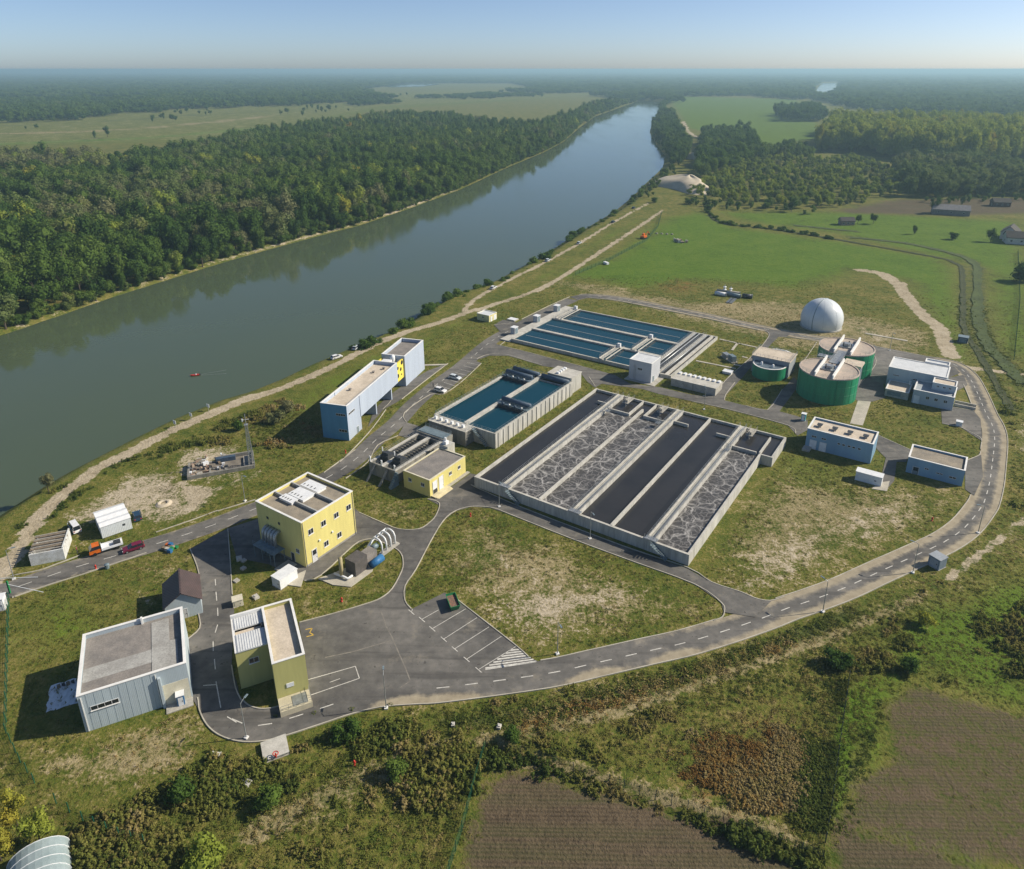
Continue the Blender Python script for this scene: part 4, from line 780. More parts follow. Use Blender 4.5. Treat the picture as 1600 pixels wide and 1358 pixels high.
mb=MB(); mb.box(1.0,14.7,-3.8,-.02,h-.098,h+.05); mb.rail([(1,-3.7,h),(14.6,-3.7,h),(14.6,-.2,h)],1.05,1.4,.045); mb.build('inlet_deck',deck,ib)
for k in range(6): mb=MB(); mb.box(2+k*2,2.7+k*2,-2.2,-1.5,h+.05,h+.9); mb.build('sluice_actuator',whitp,ib)
mb=MB()
for k in range(12): mb.box(15.2+k*.4,15.6+k*.4,-1.6,-.1,h-.36*k-.06,h-.36*k)
mb.rail([(15.2,-1.5,h),(20,-1.5,.3)],1,1); mb.build('stair',tealst,t_)
mb=MB(); mb.box(12.8,21.8,L+.05,L+6.6,0,h+1.0); ob=mb.build('outlet_house',conc_w,t_)
mb=MB(); mb.box(12.6,22.0,L-.1,L+6.8,h+1.002,h+1.16); mb.build('outlet_roof',deck,ob)
for k in range(4): mb=MB(); mb.box(15.6,16.5,L+.8+k*1.5,L+1.6+k*1.5,h+1.16,h+1.7); mb.build('roof_hatch',whitp,ob)
# ---------------------------------------------------------------- 9 long settling tank at the back
h=1.2; zb2=Z(740,440,4)
t_=rroot('settling_tank','broad low settling tank with six long blue water lanes behind the other tanks','tank',zb2(235,357),h)
W,L=66.5,46.6; th=.5; wz=h-.45
wallpart(0,W,0,th); wallpart(0,W,L-th,L); wallpart(0,th,th,L-th); wallpart(W-th,W,th,L-th)
wallpart(-4.6,-.02,-1,L+3,0,.5,deck,'inlet_platform')
for y0,y1 in ((-.04,th+.04),(L-th-.04,L+.04)): wallpart(0,W,y0,y1,h+.002,h+.06,deck,'coping')
for y in (14.9,30.6): wallpart(th,56.5,y-.75,y+.75,0,h+.12,deck,'walkway_wall'); mb=MB(); mb.rail([(th,y,h+.12),(56.5,y,h+.12)],1,3,.03); mb.build('railing',steel,t_)
for y in (7.5,22.8,38.6): wallpart(2.0,54.0,y-.22,y+.22,0,wz+.05,M('wet_concrete_%d'%int(y),(.20,.22,.23),(.14,.16,.17),.5,.5),'submerged_wall')
for y0,y1 in ((th,14.15),(15.65,29.85),(31.35,L-th)): mb=MB(); mb.box(th,56.5,y0,y1,0,wz); mb.build('water_lane',bluew,t_)
mb=MB(); mb.box(57.5,W-th,th,L-th,0,wz-.1); mb.build('collector_water',calm,t_)
for x in (56.5,61.0,64.0): wallpart(x,x+1.0,th,L-th,0,h+.1,deck,'collector_walkway')
for x in (56.6,61.1): mb=MB(); mb.rail([(x,th,h+.1),(x,L-th,h+.1)],1,2,.04); mb.rail([(x+.9,th,h+.1),(x+.9,L-th,h+.1)],1,2,.04); mb.build('railing',steel,t_)
for x in (58.0,59.4,62.6): mb=MB(); mb.tube([(x,1,h+.1),(x,L-1,h+.1)],.22,8); mb.build('collector_pipe',steel,t_,True)
for x,y0,y1 in ((38.5,.2,15.2),(44.5,14.6,30.9),(2.0,30.2,46.2)):
    mb=MB(); mb.box(x,x+.25,y0,y1,h+.2,h+.6); mb.box(x+2.6,x+2.85,y0,y1,h+.2,h+.6); mb.box(x+.25,x+1.5,y0,y1,h+.22,h+.3); o=mb.build('travelling_bridge',deck,t_)
    mb=MB(); mb.rail([(x+.1,y0,h+.6),(x+.1,y1,h+.6)],1,1.5,.04); mb.rail([(x+1.5,y0,h+.3),(x+1.5,y1,h+.3)],1,1.5,.04); mb.build('railing',steel,o)
    mb=MB(); mb.box(x+.4,x+1.6,y1-1.2,y1-.2,h+.3,h+1.7); mb.build('drive_cabinet',whitp,o)
    mb=MB(); mb.box(x+2.9,x+3.5,y0+.4,y1-.4,wz-.1,wz+.12); mb.build('scum_blade',dsteel,o)
for k,(cx_,lb) in enumerate(((255,'nearest'),(395,'middle'),(520,'farthest'))):
    x,y=G(*zb2(cx_,[330,256,190][k])); r_=root('control_cabinet','%s of three grey cabinets along the settling tank platform'%lb,'cabinet',x,y,AZ,0,'cabinets beside the settling tank')
    mb=MB(); mb.box(-1.0,1.0,-1.2,1.2,.1,3.1); mb.build('body',M('cabinet_grey_%d'%k,(.40,.43,.46),None,.8,.6),r_); mb=MB(); mb.box(-1.15,1.15,-1.35,1.35,3.1,3.25); mb.build('lid',whitp,r_); mb=MB(); fb(mb,'+x',1.0,-.9,.9,.4,2.8,0,.04); mb.build('door',tealst,r_); mb=MB(); mb.box(-1.1,1.1,-1.3,1.3,0,.1); mb.build('plinth',conc,r_)
# ---------------------------------------------------------------- 10 grey tower between tanks
h=7.3
t_=rroot('blower_tower','pale grey box tower with sheet roof standing at the corner of the settling tank','building',zb2(975,482),h)
W,L=8.2,7.4
shell(t_,W,L,h,M('pale_grey_cladding',(.47,.49,.52),(.42,.44,.47),.3,.55,fine=.06,wave=.07,wscale=4.1),wroof,.15,.25)
window(t_,'-y',0,4.0,4.4,1.7,.8,3,False); door(t_,'+x',W,2.0,1.2,2.2,tealst)
mb=MB(); mb.bar((2,-.3,0),(2,-.3,h-1.5),.06); mb.bar((2.5,-.3,0),(2.5,-.3,h-1.5),.06); mb.build('ladder',steel,t_)
mb=MB(); mb.box(-1,W+2,-1.5,L,0,.12); mb.build('plinth',conc,t_)
# 11 low concrete chamber
h=2.6; t_=rroot('sludge_chamber','low ribbed concrete chamber with pale lid in front of the settling tank outlet','chamber',zb2(1235,605),h)
wallpart(0,15.4,0,6.6,0,h-.1,conc,'chamber_wall'); wallpart(-.1,15.5,-.1,6.7,h-.098,h+.1,deck,'lid')
for k in range(9): wallpart(.6+k*1.7,1.4+k*1.7,4.8,6.2,h+.1,h+.55,whitp,'hatch')
wallpart(7.6,7.8,-.06,0,.1,h-.15,conc_d,'joint')
# ---------------------------------------------------------------- 12 blue sheds at right
zd=Z(1230,520,4.324); h=6.0
t_=rroot('blower_house','blue clad flat-roofed building with four roof vents and two white doors','building',zd(138,643),h)
W,L=17.0,8.4; shell(t_,W,L,h,blued,beige,.55,.3)
for k in range(4): mb=MB(); x=2.0+k*4.0; mb.box(x,x+.9,3.4,4.4,h-.55,h+.1); o=mb.build('roof_vent',M('vent_grey_%d'%k,(.40,.37,.33),None,1,.8),t_); mb=MB(); mb.box(x-.25,x+1.15,3.15,4.65,h+.1,h+.22); mb.build('cap',dsteel,o)
for a_ in (2.0,4.6): door(t_,'-y',0,a_,1.7,2.7,whitp); window(t_,'-y',0,a_,3.9,1.3,.6,2,False)
for a_ in (8.6,9.8,11.2,12.4,13.8): window(t_,'-y',0,a_,3.6,.8,.6,1,False)
mb=MB(); mb.box(-.2,1.8,-2.6,-.05,0,.6); mb.build('doorstep',conc,t_)
h=4.6; zf=Z(1400,680,11.43)
t_=rroot('transformer_house','plain blue clad flat-roofed building with white parapet beside the curving road','building',zf(225,382),h)
W,L=13.0,8.2; shell(t_,W,L,h,blued,gravel,.5,.3)
door(t_,'-y',0,2.2,1.4,2.2,tealst,0,.5); window(t_,'-y',0,4.6,2.4,1.0,.5,2,False); window(t_,'-y',0,7.6,2.0,1.6,.4,2,False); window(t_,'-y',0,10.6,1.8,1.6,.6,2,False)
# ---------------------------------------------------------------- 13 sludge treatment hall complex
zh=Z(1360,540,8.889); h=7.0
t_=rroot('sludge_hall','stepped blue-grey hall complex with pale sloping roof and lower annexes at the road bend','building',zh(258,290),h)
W,L=17.2,10.8
shell(t_,W,L,h,greyc,wroof,.2,.3)
window(t_,'-y',0,8.4,4.2,1.6,.5,2,False); window(t_,'-y',0,2.6,4.4,2.0,.4,2,False)
shell(t_,7.2,3.6,h+.3,whitp,wroof,.4,.25,x0=9.6,y0=10.9,z0=0)
# lower front block
x0,y0=9.0,-9.6; hb=4.6
shell(t_,11.4,9.4,hb,greyc,M('bluish_roof',(.33,.37,.40),(.28,.31,.34),.5,.9),.5,.3,x0=x0,y0=y0)
shell(t_,6.6,5.0,hb+2.0,greyc,beige,.35,.25,x0=x0+4.6,y0=y0+4.3,z0=hb-.5)
door(t_,'-y',y0,x0+1.2,1.6,2.6,whitp)
for a_ in (4.2,6.6,9.2): window(t_,'-y',y0,x0+a_,2.6,1.0,1.0,2,False)
for a_ in (6.2,8.0,9.6): window(t_,'-y',y0+4.3,x0+a_,hb+.9,.8,.6,2,False)
shell(t_,6.8,8.6,2.6,conc,beige,.2,.3,x0=1.0,y0=-8.8)
mb=MB(); fb(mb,'-y',-8.8,1.6,5.6,.6,2.0,0,.06); mb.build('louvre',tealst,t_)
mb=MB(); mb.tube([(7.2,-1.2,2.6),(7.2,-1.2,3.9)],.35,10); mb.build('vent_pipe',whitp,t_)
for k in range(2): mb=MB(); mb.box(20.6,26.5,-5.2+k*2.6,-4.8+k*2.6,0,.9); mb.build('ramp_wall',conc,t_)
# ---------------------------------------------------------------- 14 green digesters
zg=Z(1120,440,5.333)
def digester(name,label,c,h,r,az=AZ):
    x,y=G(*c,h); t_=root(name,label,'tank',x,y,az)
    mb=MB(); mb.lathe([(r,0),(r,h-.25),(r,h)],n=72); mb.build('shell',green_t,t_,True)
    mb=MB(); mb.lathe([(r+.06,h-.12),(r+.06,h+.28),(r-.3,h+.28),(r-.3,h+.05)],n=72); mb.build('rim',M(name+'_rim',(.50,.42,.36),None,.6,.8),t_)
    mb=MB(); mb.lathe([(r-.28,h+.02),(r*.5,h+.08),(.01,h+.12)],n=72); mb.build('roof',pink,t_)
    for x_ in (-2.9,2.5): 
        mb=MB(); q_=math.sqrt(r*r-x_*x_)-.2; mb.box(x_,x_+.45,-q_,q_,h+.1,h+1.5); mb.build('roof_beam',whit,t_)
    mb=MB(); mb.box(-2.4,2.5,-2,3,h+.14,h+.5); mb.box(-1,1,-1,1,h+.5,h+1.5); mb.build('roof_plant',steel,t_)
    for k in range(5): mb=MB(); a_=k*1.3; mb.tube([(1.4*math.cos(a_),1.4*math.sin(a_),h+.1),(1.4*math.cos(a_),1.4*math.sin(a_),h+1.5+.3*(k%2))],.22,8); mb.build('gas_valve',dsteel if k%2 else steel,t_)
    for zz_ in (h*.34,h*.67): mb=MB(); mb.lathe([(r+.0,zz_),(r+.035,zz_+.02),(r+.035,zz_+.1),(r+.0,zz_+.12)],n=72); mb.build('cladding_band',green_t,t_)
    for k in range(24): a0=2*math.pi*k/24; mb=MB(); mb.bar(((r+.01)*math.cos(a0),(r+.01)*math.sin(a0),0),((r+.01)*math.cos(a0),(r+.01)*math.sin(a0),h-.15),.035); mb.build('cladding_seam',green_t,t_)
    mb=MB()
    for k in range(28):
        a0=2*math.pi*k/28; a1=2*math.pi*(k+1)/28; p0=((r-.15)*math.cos(a0),(r-.15)*math.sin(a0),h+.28); p1=((r-.15)*math.cos(a1),(r-.15)*math.sin(a1),h+.28); mb.rail([p0,p1],1,3,.03)
    mb.build('railing',steel,t_)
    mb=MB()
    for a_ in (R(20),R(-62),R(-150),R(100)): mb.bar(((r+.12)*math.cos(a_),(r+.12)*math.sin(a_),0),((r+.12)*math.cos(a_),(r+.12)*math.sin(a_),h),.12)
    mb.build('downpipe',green_t,t_)
    return t_
d1=digester('digester','nearer of the two big green cylindrical digester tanks with pinkish flat roof',zg(937,730),8.7,9.1)
d2=digester('digester','farther big green digester tank half hidden behind the nearer one',zg(1083,545),8.7,9.1)
a_=d1.location; b_=d2.location; mid=(a_+b_)/2; dv=(b_-a_); azb=math.degrees(math.atan2(dv.x,dv.y))
t_=root('digester_bridge','steel stair tower and bridge joining the two green digesters','bridge',mid.x,mid.y,azb)
g_=dv.length/2-8.0
mb=MB(); mb.box(-1.6,1.6,-g_-2.5,g_+2.5,8.8,9.0); mb.build('deck',steel,t_)
mb=MB(); mb.rail([(-1.5,-g_-2,9),(-1.5,g_+2,9)],1,1,.05); mb.rail([(1.5,-g_-2,9),(1.5,g_+2,9)],1,1,.05); mb.build('railing',steel,t_)
mb=MB(); mb.box(-1.7,1.7,-1.0,1.0,0,8.78); mb.build('stair_tower',M('tower_cladding',(.10,.13,.16),None,.7,.6),t_)
mb=MB(); mb.box(-6.4,-1.75,-1.4,1.4,8.3,8.5); mb.rail([(-6.4,-1.3,8.5),(-1.8,-1.3,8.5)],1,1,.05); mb.rail([(-6.4,1.3,8.5),(-1.8,1.3,8.5)],1,1,.05)
for x in (-6.2,-2.2):
    for y in (-1.2,1.2): mb.bar((x,y,0),(x,y,8.3),.1)
for k in range(10): mb.box(-5.8,-5.0,-1.2,1.2,.8*k,.8*k+.08)
mb.build('pipe_gantry',steel,t_)
mb=MB(); mb.box(2.2,8.0,-3.4,2.2,7.6,8.3); mb.build('roof_canopy',beige,t_); mb=MB(); mb.box(2.6,7.6,-3.0,1.8,0,7.59); mb.build('pump_room',M('pump_room_wall',(.16,.19,.22),None,.6,.7),t_)
# 15 green oval thickener with hall
x,y=G(*zg(480,625),5.2)
t_=root('thickener','short green oval tank with a beige-roofed grey hall across its middle','tank',x,y,AZ)
r=5.6; L2_=5.2; h=4.2
out_=[]
for k in range(25): a_=math.pi*k/24; out_.append((r*math.cos(a_),L2_+r*math.sin(a_)))
for k in range(25): a_=math.pi+math.pi*k/24; out_.append((r*math.cos(a_),-L2_+r*math.sin(a_)))
mb=MB(); mb.prism(out_,0,h); mb.build('shell',green_t,t_,False)
inn=[(p[0]*.93,p[1]*.95) for p in out_]; mb=MB(); mb.prism(out_,h+.002,h+.15); mb.build('rim',whit,t_); mb=MB(); mb.prism(inn,h+.152,h+.2); mb.build('roof',M('dark_blue_roof',(.12,.16,.20),None,.6,.5),t_)
mb=MB(); mb.box(-6.3,6.3,-4.6,4.6,0,h+1.6); mb.build('hall_wall',M('hall_grey',(.30,.33,.36),(.25,.28,.30),.6,.7),t_)
mb=MB(); mb.box(-6.6,6.6,-4.9,4.9,h+1.6,h+1.9); mb.build('hall_roof',beige,t_)
mb=MB(); mb.rail([(-6.5,-4.8,h+1.9),(6.5,-4.8,h+1.9),(6.5,4.8,h+1.9),(-6.5,4.8,h+1.9),(-6.5,-4.8,h+1.9)],.9,1.5,.05); mb.build('railing',steel,t_)
for (x_,y_) in ((-2.2,-7.6),(1.8,-8.0),(-1.6,7.6),(2.6,7.2)): mb=MB(); mb.lathe([(.42,h+.2),(.42,h+.9),(.3,h+1.15),(.01,h+1.25)],x_,y_,12); mb.build('roof_cowl',whitp,t_,True)
# 16 gas dome
x,y=G(*zg(897,400)); t_=root('gas_holder','big white spherical gas holder dome beside the far road','dome',x,y+4,0)
r=8.3; cz=3.6; prof=[]
for k in range(25):
    a_=-math.asin(cz/r)+(math.pi/2+math.asin(cz/r))*k/24; prof.append((max(r*math.cos(a_),.01),cz+r*math.sin(a_)))
mb=MB(); mb.lathe(prof,n=64); mb.build('membrane',domem,t_,True)
mb=MB(); mb.tube([(-(r+.02)*math.cos(a)*math.cos(.75),-(r+.02)*math.cos(a)*math.sin(.75),cz+(r+.02)*math.sin(a)) for a in [(-.4+k*.122) for k in range(24)]],.14,6); mb.build('membrane_seam',tealst,t_,True)
for q_ in range(9):
    a0=2*math.pi*q_/9+.2; mb=MB(); mb.tube([((r+.005)*math.cos(a)*math.cos(a0),(r+.005)*math.cos(a)*math.sin(a0),cz+(r+.005)*math.sin(a)) for a in [(-.4+k*.137) for k in range(15)]],.035,4); mb.build('panel_seam',M('seam_grey_%d'%q_,(.45,.49,.51),None,.5,.5),t_)
mb=MB(); mb.lathe([(r*.93,0),(r*.93+.5,0),(r*.93+.5,.35),(r*.9,.35)],n=64); mb.build('base_ring',conc,t_)
# ---------------------------------------------------------------- small structures
def azof(a,b):
    p=G(*a);q=G(*b); return math.degrees(math.atan2(q[0]-p[0],q[1]-p[1]))
def at(px,py,z=0): x,y=G(px,py,z); return x,y
# white site cabin
h=3.2; x,y=G(*z4(735,582),h); t_=root('site_cabin','white twin-module site cabin with ridged white roof on the dirt yard','cabin',x,y,-26)
azc=azof(z4(735,580),z4(915,520)); t_.rotation_euler=(0,0,-R(azc-90))
mb=MB(); mb.box(0,6.2,0,7.6,.15,h-.2); mb.build('wall',M('cabin_wall',(.60,.64,.66),(.54,.58,.6),.5,.6,wave=.2,wscale=3),t_)
for k,(y0,y1) in enumerate(((-.1,2.3),(2.5,5.0),(5.2,7.7))):
    mb=MB(); mb.side([(0,0)],0,0) if 0 else None
    mb.add([(-.1,y0,h-.2),(6.3,y0,h-.2),(6.3,y1,h-.2),(-.1,y1,h-.2),(-.1,y0,h-.1),(6.3,y0,h-.1),(6.3,y1,h-.1),(-.1,y1,h-.1),(-.1,(y0+y1)/2,h+.25),(6.3,(y0+y1)/2,h+.25)],[(0,3,2,1),(0,1,5,4),(2,3,7,6),(1,2,6,9,5),(3,0,4,8,7),(4,5,9,8),(6,7,8,9)]); mb.build('roof_module',whitp,t_)
mb=MB(); fb(mb,'-y',0,4.4,4.9,1.6,2.1,0,.05); mb.build('wall_vent',dsteel,t_); door(t_,'+x',6.2,2.0,.9,2.0,tealst,.15); window(t_,'-x',0,3.5,1.8,1.2,.9,2,False)
mb=MB(); mb.box(.2,6.0,.2,7.4,0,.15); mb.build('skid',dsteel,t_)
# roofless derelict shed
x,y=G(*z4(208,790),2.8); az_=azof(z4(215,880),z4(415,840))-90; t_=root('derelict_shed','roofless white-walled shed with bare broken rafters beside the entrance road','shed',x,y,az_); h=2.8; W,L=6.4,7.6
mb=MB(); mb.box(0,W,0,.25,0,h); mb.box(0,.25,.25,L,0,h-.3); mb.box(W-.25,W,.25,L,0,h+.3); mb.box(.25,W-.25,L-.25,L,0,h-.2); mb.box(.25,W-.25,3.4,3.6,0,h); mb.build('wall',M('old_whitewash',(.60,.62,.62),(.45,.45,.42),.8,.9,fine=.2),t_)
for k in range(9): mb=MB(); y_=.8+k*.78; mb.box(-.1,W+.1-.7*(k%3==1),y_,y_+.2+.25*(k%2),h-.05,h+.12); mb.build('rafter',wood if k%2 else M('pale_plank_%d'%k,(.42,.38,.32),None,1,.9),t_)
mb=MB(); mb.box(.25,W-.25,.25,L-.25,0,.2); mb.build('floor',M('dark_debris',(.05,.045,.04),(.10,.085,.07),1.5,.95,fine=.3),t_)
for k in range(14):
    mb=MB(); a_=random.uniform(.5,5.4); b_=random.uniform(.6,6.8); mb.box(a_,a_+random.uniform(.3,1.2),b_,b_+random.uniform(.15,.5),.2,random.uniform(.3,1.2)); mb.build('rubble',[conc,wood,brick][k%3],t_)
# ruined foundation
zr=Z(250,640,8)
x,y=G(*zr(345,885)); az_=azof(zr(345,885),zr(1185,735))-90
t_=root('ruined_foundation','ruined concrete foundation strewn with timber and rubble below the lattice mast','ruin',x,y,az_)
LX=math.dist(G(*zr(345,885)),G(*zr(1185,735))); LY=7.6
for a_ in ((0,LX,0,.5,0,1.0),(0,LX*.25,LY,LY+.5,0,.8),(LX*.45,LX,LY,LY+.5,0,1.3),(LX-.5,LX,.5,LY,0,1.2),(0,.5,.5,LY,0,1.1),(LX*.32,LX*.32+.4,.5,LY*.6,0,.9)): mb=MB(); mb.box(*a_); mb.build('wall_stub',conc_d,t_)
mb=MB(); mb.box(.5,LX-.5,.5,LY,.0,.35); mb.build('slab',M('dusty_slab',(.22,.195,.16),(.14,.125,.105),.5,.95,fine=.25),t_)
mb=MB(); mb.box(LX-2.6,LX-1.2,.8,LY-1.2,.36,.9); mb.build('pit_edge',conc,t_); mb=MB(); mb.box(LX-2.4,LX-1.4,1,LY-1.4,.9,.93); mb.build('pit',glass,t_)
mb=MB(); mb.box(LX*.42,LX*.72,LY-1.6,LY-.5,.36,1.5); mb.build('steel_skip',navy,t_)
for k in range(46):
    a_=random.uniform(.5,LX*.62); b_=random.uniform(.5,LY-.8) if k%4 else random.uniform(LY,LY+2.5); l_=random.uniform(.3,1.6); 
    mb=MB(); c_,s_=math.cos(k),math.sin(k); w_=random.uniform(.12,.4); z_=random.uniform(.3,.9)
    mb.prism([(a_-l_*c_/2+w_*s_,b_-l_*s_/2-w_*c_),(a_+l_*c_/2+w_*s_,b_+l_*s_/2-w_*c_),(a_+l_*c_/2-w_*s_,b_+l_*s_/2+w_*c_),(a_-l_*c_/2-w_*s_,b_-l_*s_/2+w_*c_)],.36 if k%4 else 0,.36+z_); mb.build('rubble',[conc,brick,wood,whitp,conc_d][k%5],t_)
# lattice mast
x,y=at(394,729); t_=root('lattice_mast','slim grey steel lattice mast rising beside the ruined foundation','mast',x,y,-20); h=15.6
def lattice(wf,h,n,name,par,m=steel,z0=0):
    for k in range(4):
        sx,sy=(1,1,-1,-1)[k],(1,-1,-1,1)[k]; mb=MB(); mb.tube([(sx*wf(0),sy*wf(0),z0),(sx*wf(1),sy*wf(1),z0+h)],.075,4); mb.build('corner_leg',m,par)
    mb=MB()
    for i in range(n):
        f0,f1=i/n,(i+1)/n; a0,a1=wf(f0),wf(f1)
        for k in range(4):
            p=[(1,1),(1,-1),(-1,-1),(-1,1)]; u,v=p[k],p[(k+1)%4]; z0_,z1_=z0+h*f0,z0+h*f1
            mb.bar((u[0]*a0,u[1]*a0,z0_),(v[0]*a1,v[1]*a1,z1_),.045); mb.bar((v[0]*a0,v[1]*a0,z0_),(u[0]*a1,u[1]*a1,z1_),.045); mb.bar((u[0]*a1,u[1]*a1,z1_),(v[0]*a1,v[1]*a1,z1_),.045)
    mb.build(name,m,par)
lattice(lambda f:.75-.5*f,12.5,11,'bracing',t_)
mb=MB(); mb.tube([(0,0,12.3),(0,0,h)],.09,6); mb.box(-.5,.5,-.5,.5,12.5,12.6); mb.build('top_pole',steel,t_); mb=MB(); mb.bar((-.9,0,14),(.9,0,14),.06); mb.box(-.9,-.6,-.2,.2,13.6,14.3); mb.build('antenna',whitp,t_)
# small kiosk yellow and white far
h=3.0; x,y=G(745,489,h); t_=root('pump_kiosk','small yellow and white flat-roofed kiosk beside the riverside track','kiosk',x,y,AZ); shell(t_,6.4,5.6,h,M('kiosk_yellow',(.66,.60,.30),None,.5,.8),wroof,.25,.2); door(t_,'+x',6.4,1.6,1.2,2.1,whitp); mb=MB(); fb(mb,'+x',6.4,3.4,5.2,0,2.3,0,.05); mb.build('white_panel',whitp,t_); window(t_,'-y',0,3.2,1.7,1.0,.8,2,False)
x,y=at(801,500); t_=root('manhole_cover','pale square chamber lid on the drive beside the yellow kiosk','cover',x,y,AZ); mb=MB(); mb.box(-2.0,2.0,-1.6,1.6,0,.5); mb.build('rim',conc,t_); mb=MB(); mb.box(-1.8,1.8,-1.4,1.4,.5,.58); mb.build('lid',whitp,t_)
def boxthing(name,label,cat,px,py,az,w,l,h,m,lidm=None,group=None,over=.12,extra=None):
    x,y=at(px,py); t_=root(name,label,cat,x,y,az,0,group); mb=MB(); mb.box(-w/2,w/2,-l/2,l/2,.08,h); mb.build('body',m,t_)
    mb=MB(); mb.box(-w/2-over,w/2+over,-l/2-over,l/2+over,h,h+.12); mb.build('lid',lidm or m,t_); mb=MB(); mb.box(-w/2-.1,w/2+.1,-l/2-.1,l/2+.1,0,.08); mb.build('plinth',conc,t_)
    mb=MB(); fb(mb,'-y',-l/2,-w*.35,w*.35,.2,h*.85,0,.04); mb.build('door',m if lidm is None else lidm,t_)
    mb=MB(); fb(mb,'-y',-l/2,w*.22,w*.3,h*.45,h*.55,.04,.08); mb.build('handle',dsteel,t_)
    return t_
boxthing('generator_container','white generator container on a concrete slab near the yellow block','container',446,909,AZ,2.6,4.4,2.3,whitp)
boxthing('switch_cabinet','beige switch cabinet beside the lane next to the L-shaped building','cabinet',372,944,-26,1.8,1.6,1.4,M('beige_paint',(.62,.58,.46),None,.8,.6))
boxthing('chlorine_container','white container standing by the lane between the two blue buildings','container',1357,752,AZ,6.2,2.4,2.5,whitp)
boxthing('roadside_kiosk','blue-grey kiosk on the outer edge of the loop road beside a lamp post','kiosk',1463,884,AZ+28,2.5,2.5,2.5,M('kiosk_blue',(.17,.22,.27),None,.6,.5),M('kiosk_lid',(.30,.33,.36),None,.6,.5))
boxthing('portable_toilet','blue portable toilet with white roof outside the shed loading door','toilet',284,1100,-26,1.1,1.1,2.2,bluep,whitp)
boxthing('portable_toilet','teal portable toilet with white roof beside the nearer green digester','toilet',1255,657,AZ,1.2,1.2,2.3,M('teal_plastic',(.05,.25,.30),None,1,.5),whitp)
boxthing('metering_box','low pale metal box on the lawn beside the oval green tank lane','box',1137,583,AZ,3.0,2.4,.8,whitp)
boxthing('gatehouse_cabinet','small white cabinet half cut by the left edge of the picture','cabinet',3,950,-20,1.6,2.0,2.6,whitp)
boxthing('field_hut','dark blue hut with flat roof on grass beside the far dirt track','hut',1504,534,AZ,3.4,3.0,2.2,navy,tealst)
boxthing('utility_box','white utility box on the pad beside the stepped hall','box',1498,665,AZ,1.6,1.4,1.4,whitp)
boxthing('concrete_chamber','white concrete chamber with open lid below the road bend','chamber',430,1172,-26,3.6,3.4,.5,conc,deck)
for i,(px,py,s_,lb) in enumerate(((337,1182,.8,'small pale concrete block in weeds left of the white chamber'),(386,1224,.7,'tiny pale block lying among the dark shrubs at the bottom'),(400,934,.7,'square concrete manhole ring on the lawn above the L-shaped building'),(374,874,.8,'pale manhole ring on shaded grass beside the yellow block'),(708,1134,.4,'pale stone block at the verge below the hatched parking corner'),(780,1137,.45,'whitish lump on the slope right of the pale stone'))):
    x,y=at(px,py); o=root('concrete_block',lb,'block',x,y,20*i); mb=MB(); mb.prism([(-s_,-s_*.7),(s_*.9,-s_*.8),(s_,s_*.6),(-s_*.8,s_*.8)],0,.45); mb.prism([(-s_*.5,-s_*.4),(s_*.5,-s_*.4),(s_*.5,s_*.4),(-s_*.5,s_*.4)],.45,.6); mb.build('block',deck,o)
x,y=at(432,1187); t_=root('red_valve_wheel','red valve wheel on the open white chamber','valve',x,y); mb=MB(); mb.tube([(0,0,.5),(0,0,1.3)],.12,8); mb.build('stem',red,t_); mb=MB(); mb.tube([(.4*math.cos(k*.5236),.4*math.sin(k*.5236),1.3) for k in range(13)],.08,6); mb.build('wheel',red,t_)
def hydrant(px,py,label):
    x,y=at(px,py); t_=root('hydrant',label,'hydrant',x,y,0,0); mb=MB(); mb.lathe([(.28,0),(.28,.12),(.17,.14),(.17,.95),(.24,1.0),(.24,1.1),(.12,1.3),(.01,1.35)],n=12); mb.build('barrel',red,t_,True); mb=MB(); mb.tube([(-.34,0,.8),(.34,0,.8)],.1,8); mb.build('outlet',red,t_,True); t_.scale=(.8,.8,.8)
for a_ in ((150,889,'red hydrant on the verge beside the entrance road'),(735,807,'red hydrant on the lawn corner before the aeration tank'),(534,940,'red hydrant on the lawn near the pipework island'),(1456,814,'red hydrant on dry grass inside the loop road'),(540,708,'red hydrant beside the road under the blue building'),(554,1196,'red hydrant half hidden in weeds below the yard')): hydrant(*a_)
x,y=at(168,888); t_=root('blue_bin','small blue-grey bin beside the red hydrant on the verge','bin',x,y); mb=MB(); mb.lathe([(.4,0),(.5,1.0),(.52,1.02),(.3,1.15),(.01,1.2)],n=10); mb.build('body',tealst,t_); mb=MB(); mb.box(-.1,.1,-.55,-.45,.7,.9); mb.build('handle',dsteel,t_)
# green skip in parking
x,y=at(708,946); t_=root('skip_container','open green rubbish skip in the first parking bay','skip',x,y,70)
mb=MB(); mb.add([(-1.5,-.8,.15),(1.5,-.8,.15),(1.5,.8,.15),(-1.5,.8,.15),(-2.0,-.95,1.35),(2.0,-.95,1.35),(2.0,.95,1.35),(-2.0,.95,1.35)],[(3,2,1,0),(0,1,5,4),(1,2,6,5),(2,3,7,6),(3,0,4,7)]); mb.build('tub',greenp,t_)
mb=MB(); mb.box(-1.8,1.8,-.85,.85,.9,1.05); mb.build('waste',M('mixed_waste',(.25,.12,.08),(.12,.10,.08),2,.9,fine=.3),t_); mb=MB()
for p0,p1 in (((-2,-.95,1.35),(2,-.95,1.35)),((2,-.95,1.35),(2,.95,1.35)),((2,.95,1.35),(-2,.95,1.35)),((-2,.95,1.35),(-2,-.95,1.35))): mb.bar(p0,p1,.07)
mb.build('rim',greenp,t_)
